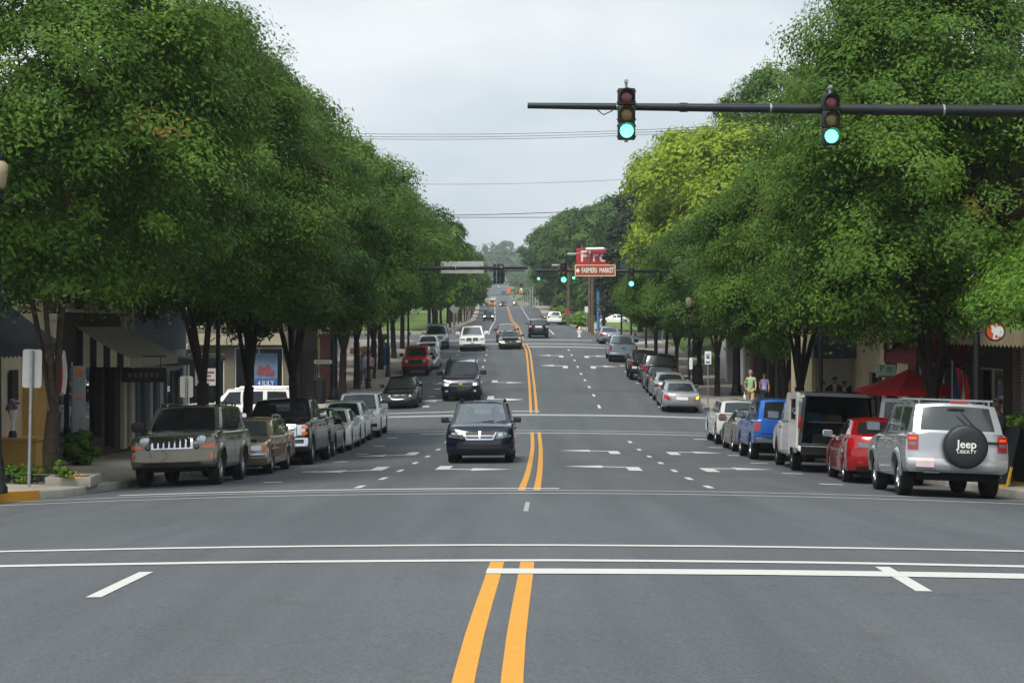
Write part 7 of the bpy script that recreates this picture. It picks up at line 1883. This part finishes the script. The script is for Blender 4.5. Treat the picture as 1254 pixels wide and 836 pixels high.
# driver and passenger of the minivan
bpy.context.view_layer.update()
for yy, lab, mt, sk in ((.38, 'driver of the navy minivan behind the windscreen', mat('driver_shirt', rgb(96, 104, 112), .9), M_SKINP), (-.40, 'passenger of the navy minivan behind the windscreen', mat('passenger_shirt', rgb(120, 116, 112), .9), M_SKINP)):
    p = person((0,0,0), 0, lab, mt, M_JEAN, M_HBR, sk, H=1.72, sit=True, arm=(.2,.2), bend=.28)
    p.matrix_world = minivan.matrix_world @ Matrix.Translation((.12, yy, .22))
# ------------------------------------------------------------------ sky, sun, haze and camera
SUN_EL, SUN_AZ = 56.0, 203.0      # azimuth measured clockwise from +Y (the view direction)
wd = bpy.data.worlds.new('World'); S.world = wd; wd.use_nodes = True
nt = wd.node_tree; N, Lk = nt.nodes, nt.links
bg = N['Background']
sky = N.new('ShaderNodeTexSky'); sky.sky_type = 'NISHITA'; sky.sun_disc = False
sky.sun_elevation = R(SUN_EL); sky.sun_rotation = R(SUN_AZ); sky.dust_density = 4.0; sky.ozone_density = 1.0
tc = N.new('ShaderNodeTexCoord')
mp = N.new('ShaderNodeMapping'); mp.inputs['Scale'].default_value = (1.4, 1.4, 4.0); mp.inputs['Location'].default_value = (.3, .1, .4)
Lk.new(tc.outputs['Generated'], mp.inputs['Vector'])
n1 = N.new('ShaderNodeTexNoise'); n1.inputs['Scale'].default_value = 1.6; n1.inputs['Detail'].default_value = 7; n1.inputs['Roughness'].default_value = .55
Lk.new(mp.outputs['Vector'], n1.inputs['Vector'])
r1 = N.new('ShaderNodeValToRGB'); r1.color_ramp.elements[0].position = .36; r1.color_ramp.elements[1].position = .66
r1.color_ramp.elements[0].color = (.80,)*3 + (1,); r1.color_ramp.elements[1].color = (.97,)*3 + (1,)
Lk.new(n1.outputs['Fac'], r1.inputs['Fac'])
cl = N.new('ShaderNodeValToRGB'); cl.color_ramp.elements[0].position = .38; cl.color_ramp.elements[1].position = .62
cl.color_ramp.elements[0].color = (4.9, 5.75, 6.4, 1); cl.color_ramp.elements[1].color = (7.2, 7.55, 7.75, 1)
Lk.new(n1.outputs['Fac'], cl.inputs['Fac'])
mx = N.new('ShaderNodeMix'); mx.data_type = 'RGBA'
Lk.new(r1.outputs['Color'], mx.inputs['Factor']); Lk.new(sky.outputs['Color'], mx.inputs[6]); Lk.new(cl.outputs['Color'], mx.inputs[7])
Lk.new(mx.outputs[2], bg.inputs['Color']); bg.inputs['Strength'].default_value = .10

sl = bpy.data.lights.new('sun', 'SUN'); sl.energy = 2.8; sl.angle = R(20); sl.color = (1, .96, .88)
so = bpy.data.objects.new('sun', sl); COL.objects.link(so)
az, el = R(SUN_AZ), R(SUN_EL)
dirv = Vector((math.sin(az)*math.cos(el), math.cos(az)*math.cos(el), math.sin(el)))
so.rotation_euler = dirv.to_track_quat('Z', 'Y').to_euler(); so.location = dirv * 200

HAZE = True
if HAZE:
    hb = MB(); hb.box((0, 800, 32), (1300, 1840, 96)); h = hb.build('haze')
    hm = bpy.data.materials.new('haze'); hm.use_nodes = True; t = hm.node_tree; t.nodes.clear()
    o_ = t.nodes.new('ShaderNodeOutputMaterial'); v = t.nodes.new('ShaderNodeVolumePrincipled')
    v.inputs['Color'].default_value = (.86, .93, 1.0, 1); v.inputs['Density'].default_value = .0003; v.inputs['Anisotropy'].default_value = .2
    t.links.new(v.outputs[0], o_.inputs['Volume']); h.data.materials.append(hm); tag(h, 'pale summer haze over the whole street', 'haze', kind='stuff')

cam = bpy.data.cameras.new('camera'); co = bpy.data.objects.new('camera', cam); COL.objects.link(co)
cam.sensor_width = 36; cam.lens = 36 * F / 1254; cam.clip_end = 6000; cam.clip_start = .1
cam.shift_y = -(418 - HY) / 1254
co.location = (0, 0, 0); co.rotation_euler = (R(90), 0, 0)
S.camera = co
S.view_settings.view_transform = 'Standard'; S.view_settings.look = 'None'; S.view_settings.gamma = 1; S.view_settings.exposure = 0.42
S.render.engine = 'CYCLES'
S.cycles.max_bounces = 6; S.cycles.diffuse_bounces = 3; S.cycles.glossy_bounces = 3; S.cycles.transparent_max_bounces = 12; S.cycles.transmission_bounces = 4; S.cycles.volume_bounces = 0
S.cycles.caustics_reflective = False; S.cycles.caustics_refractive = False
S.cycles.sample_clamp_indirect = 4
S.cycles.use_denoising = True
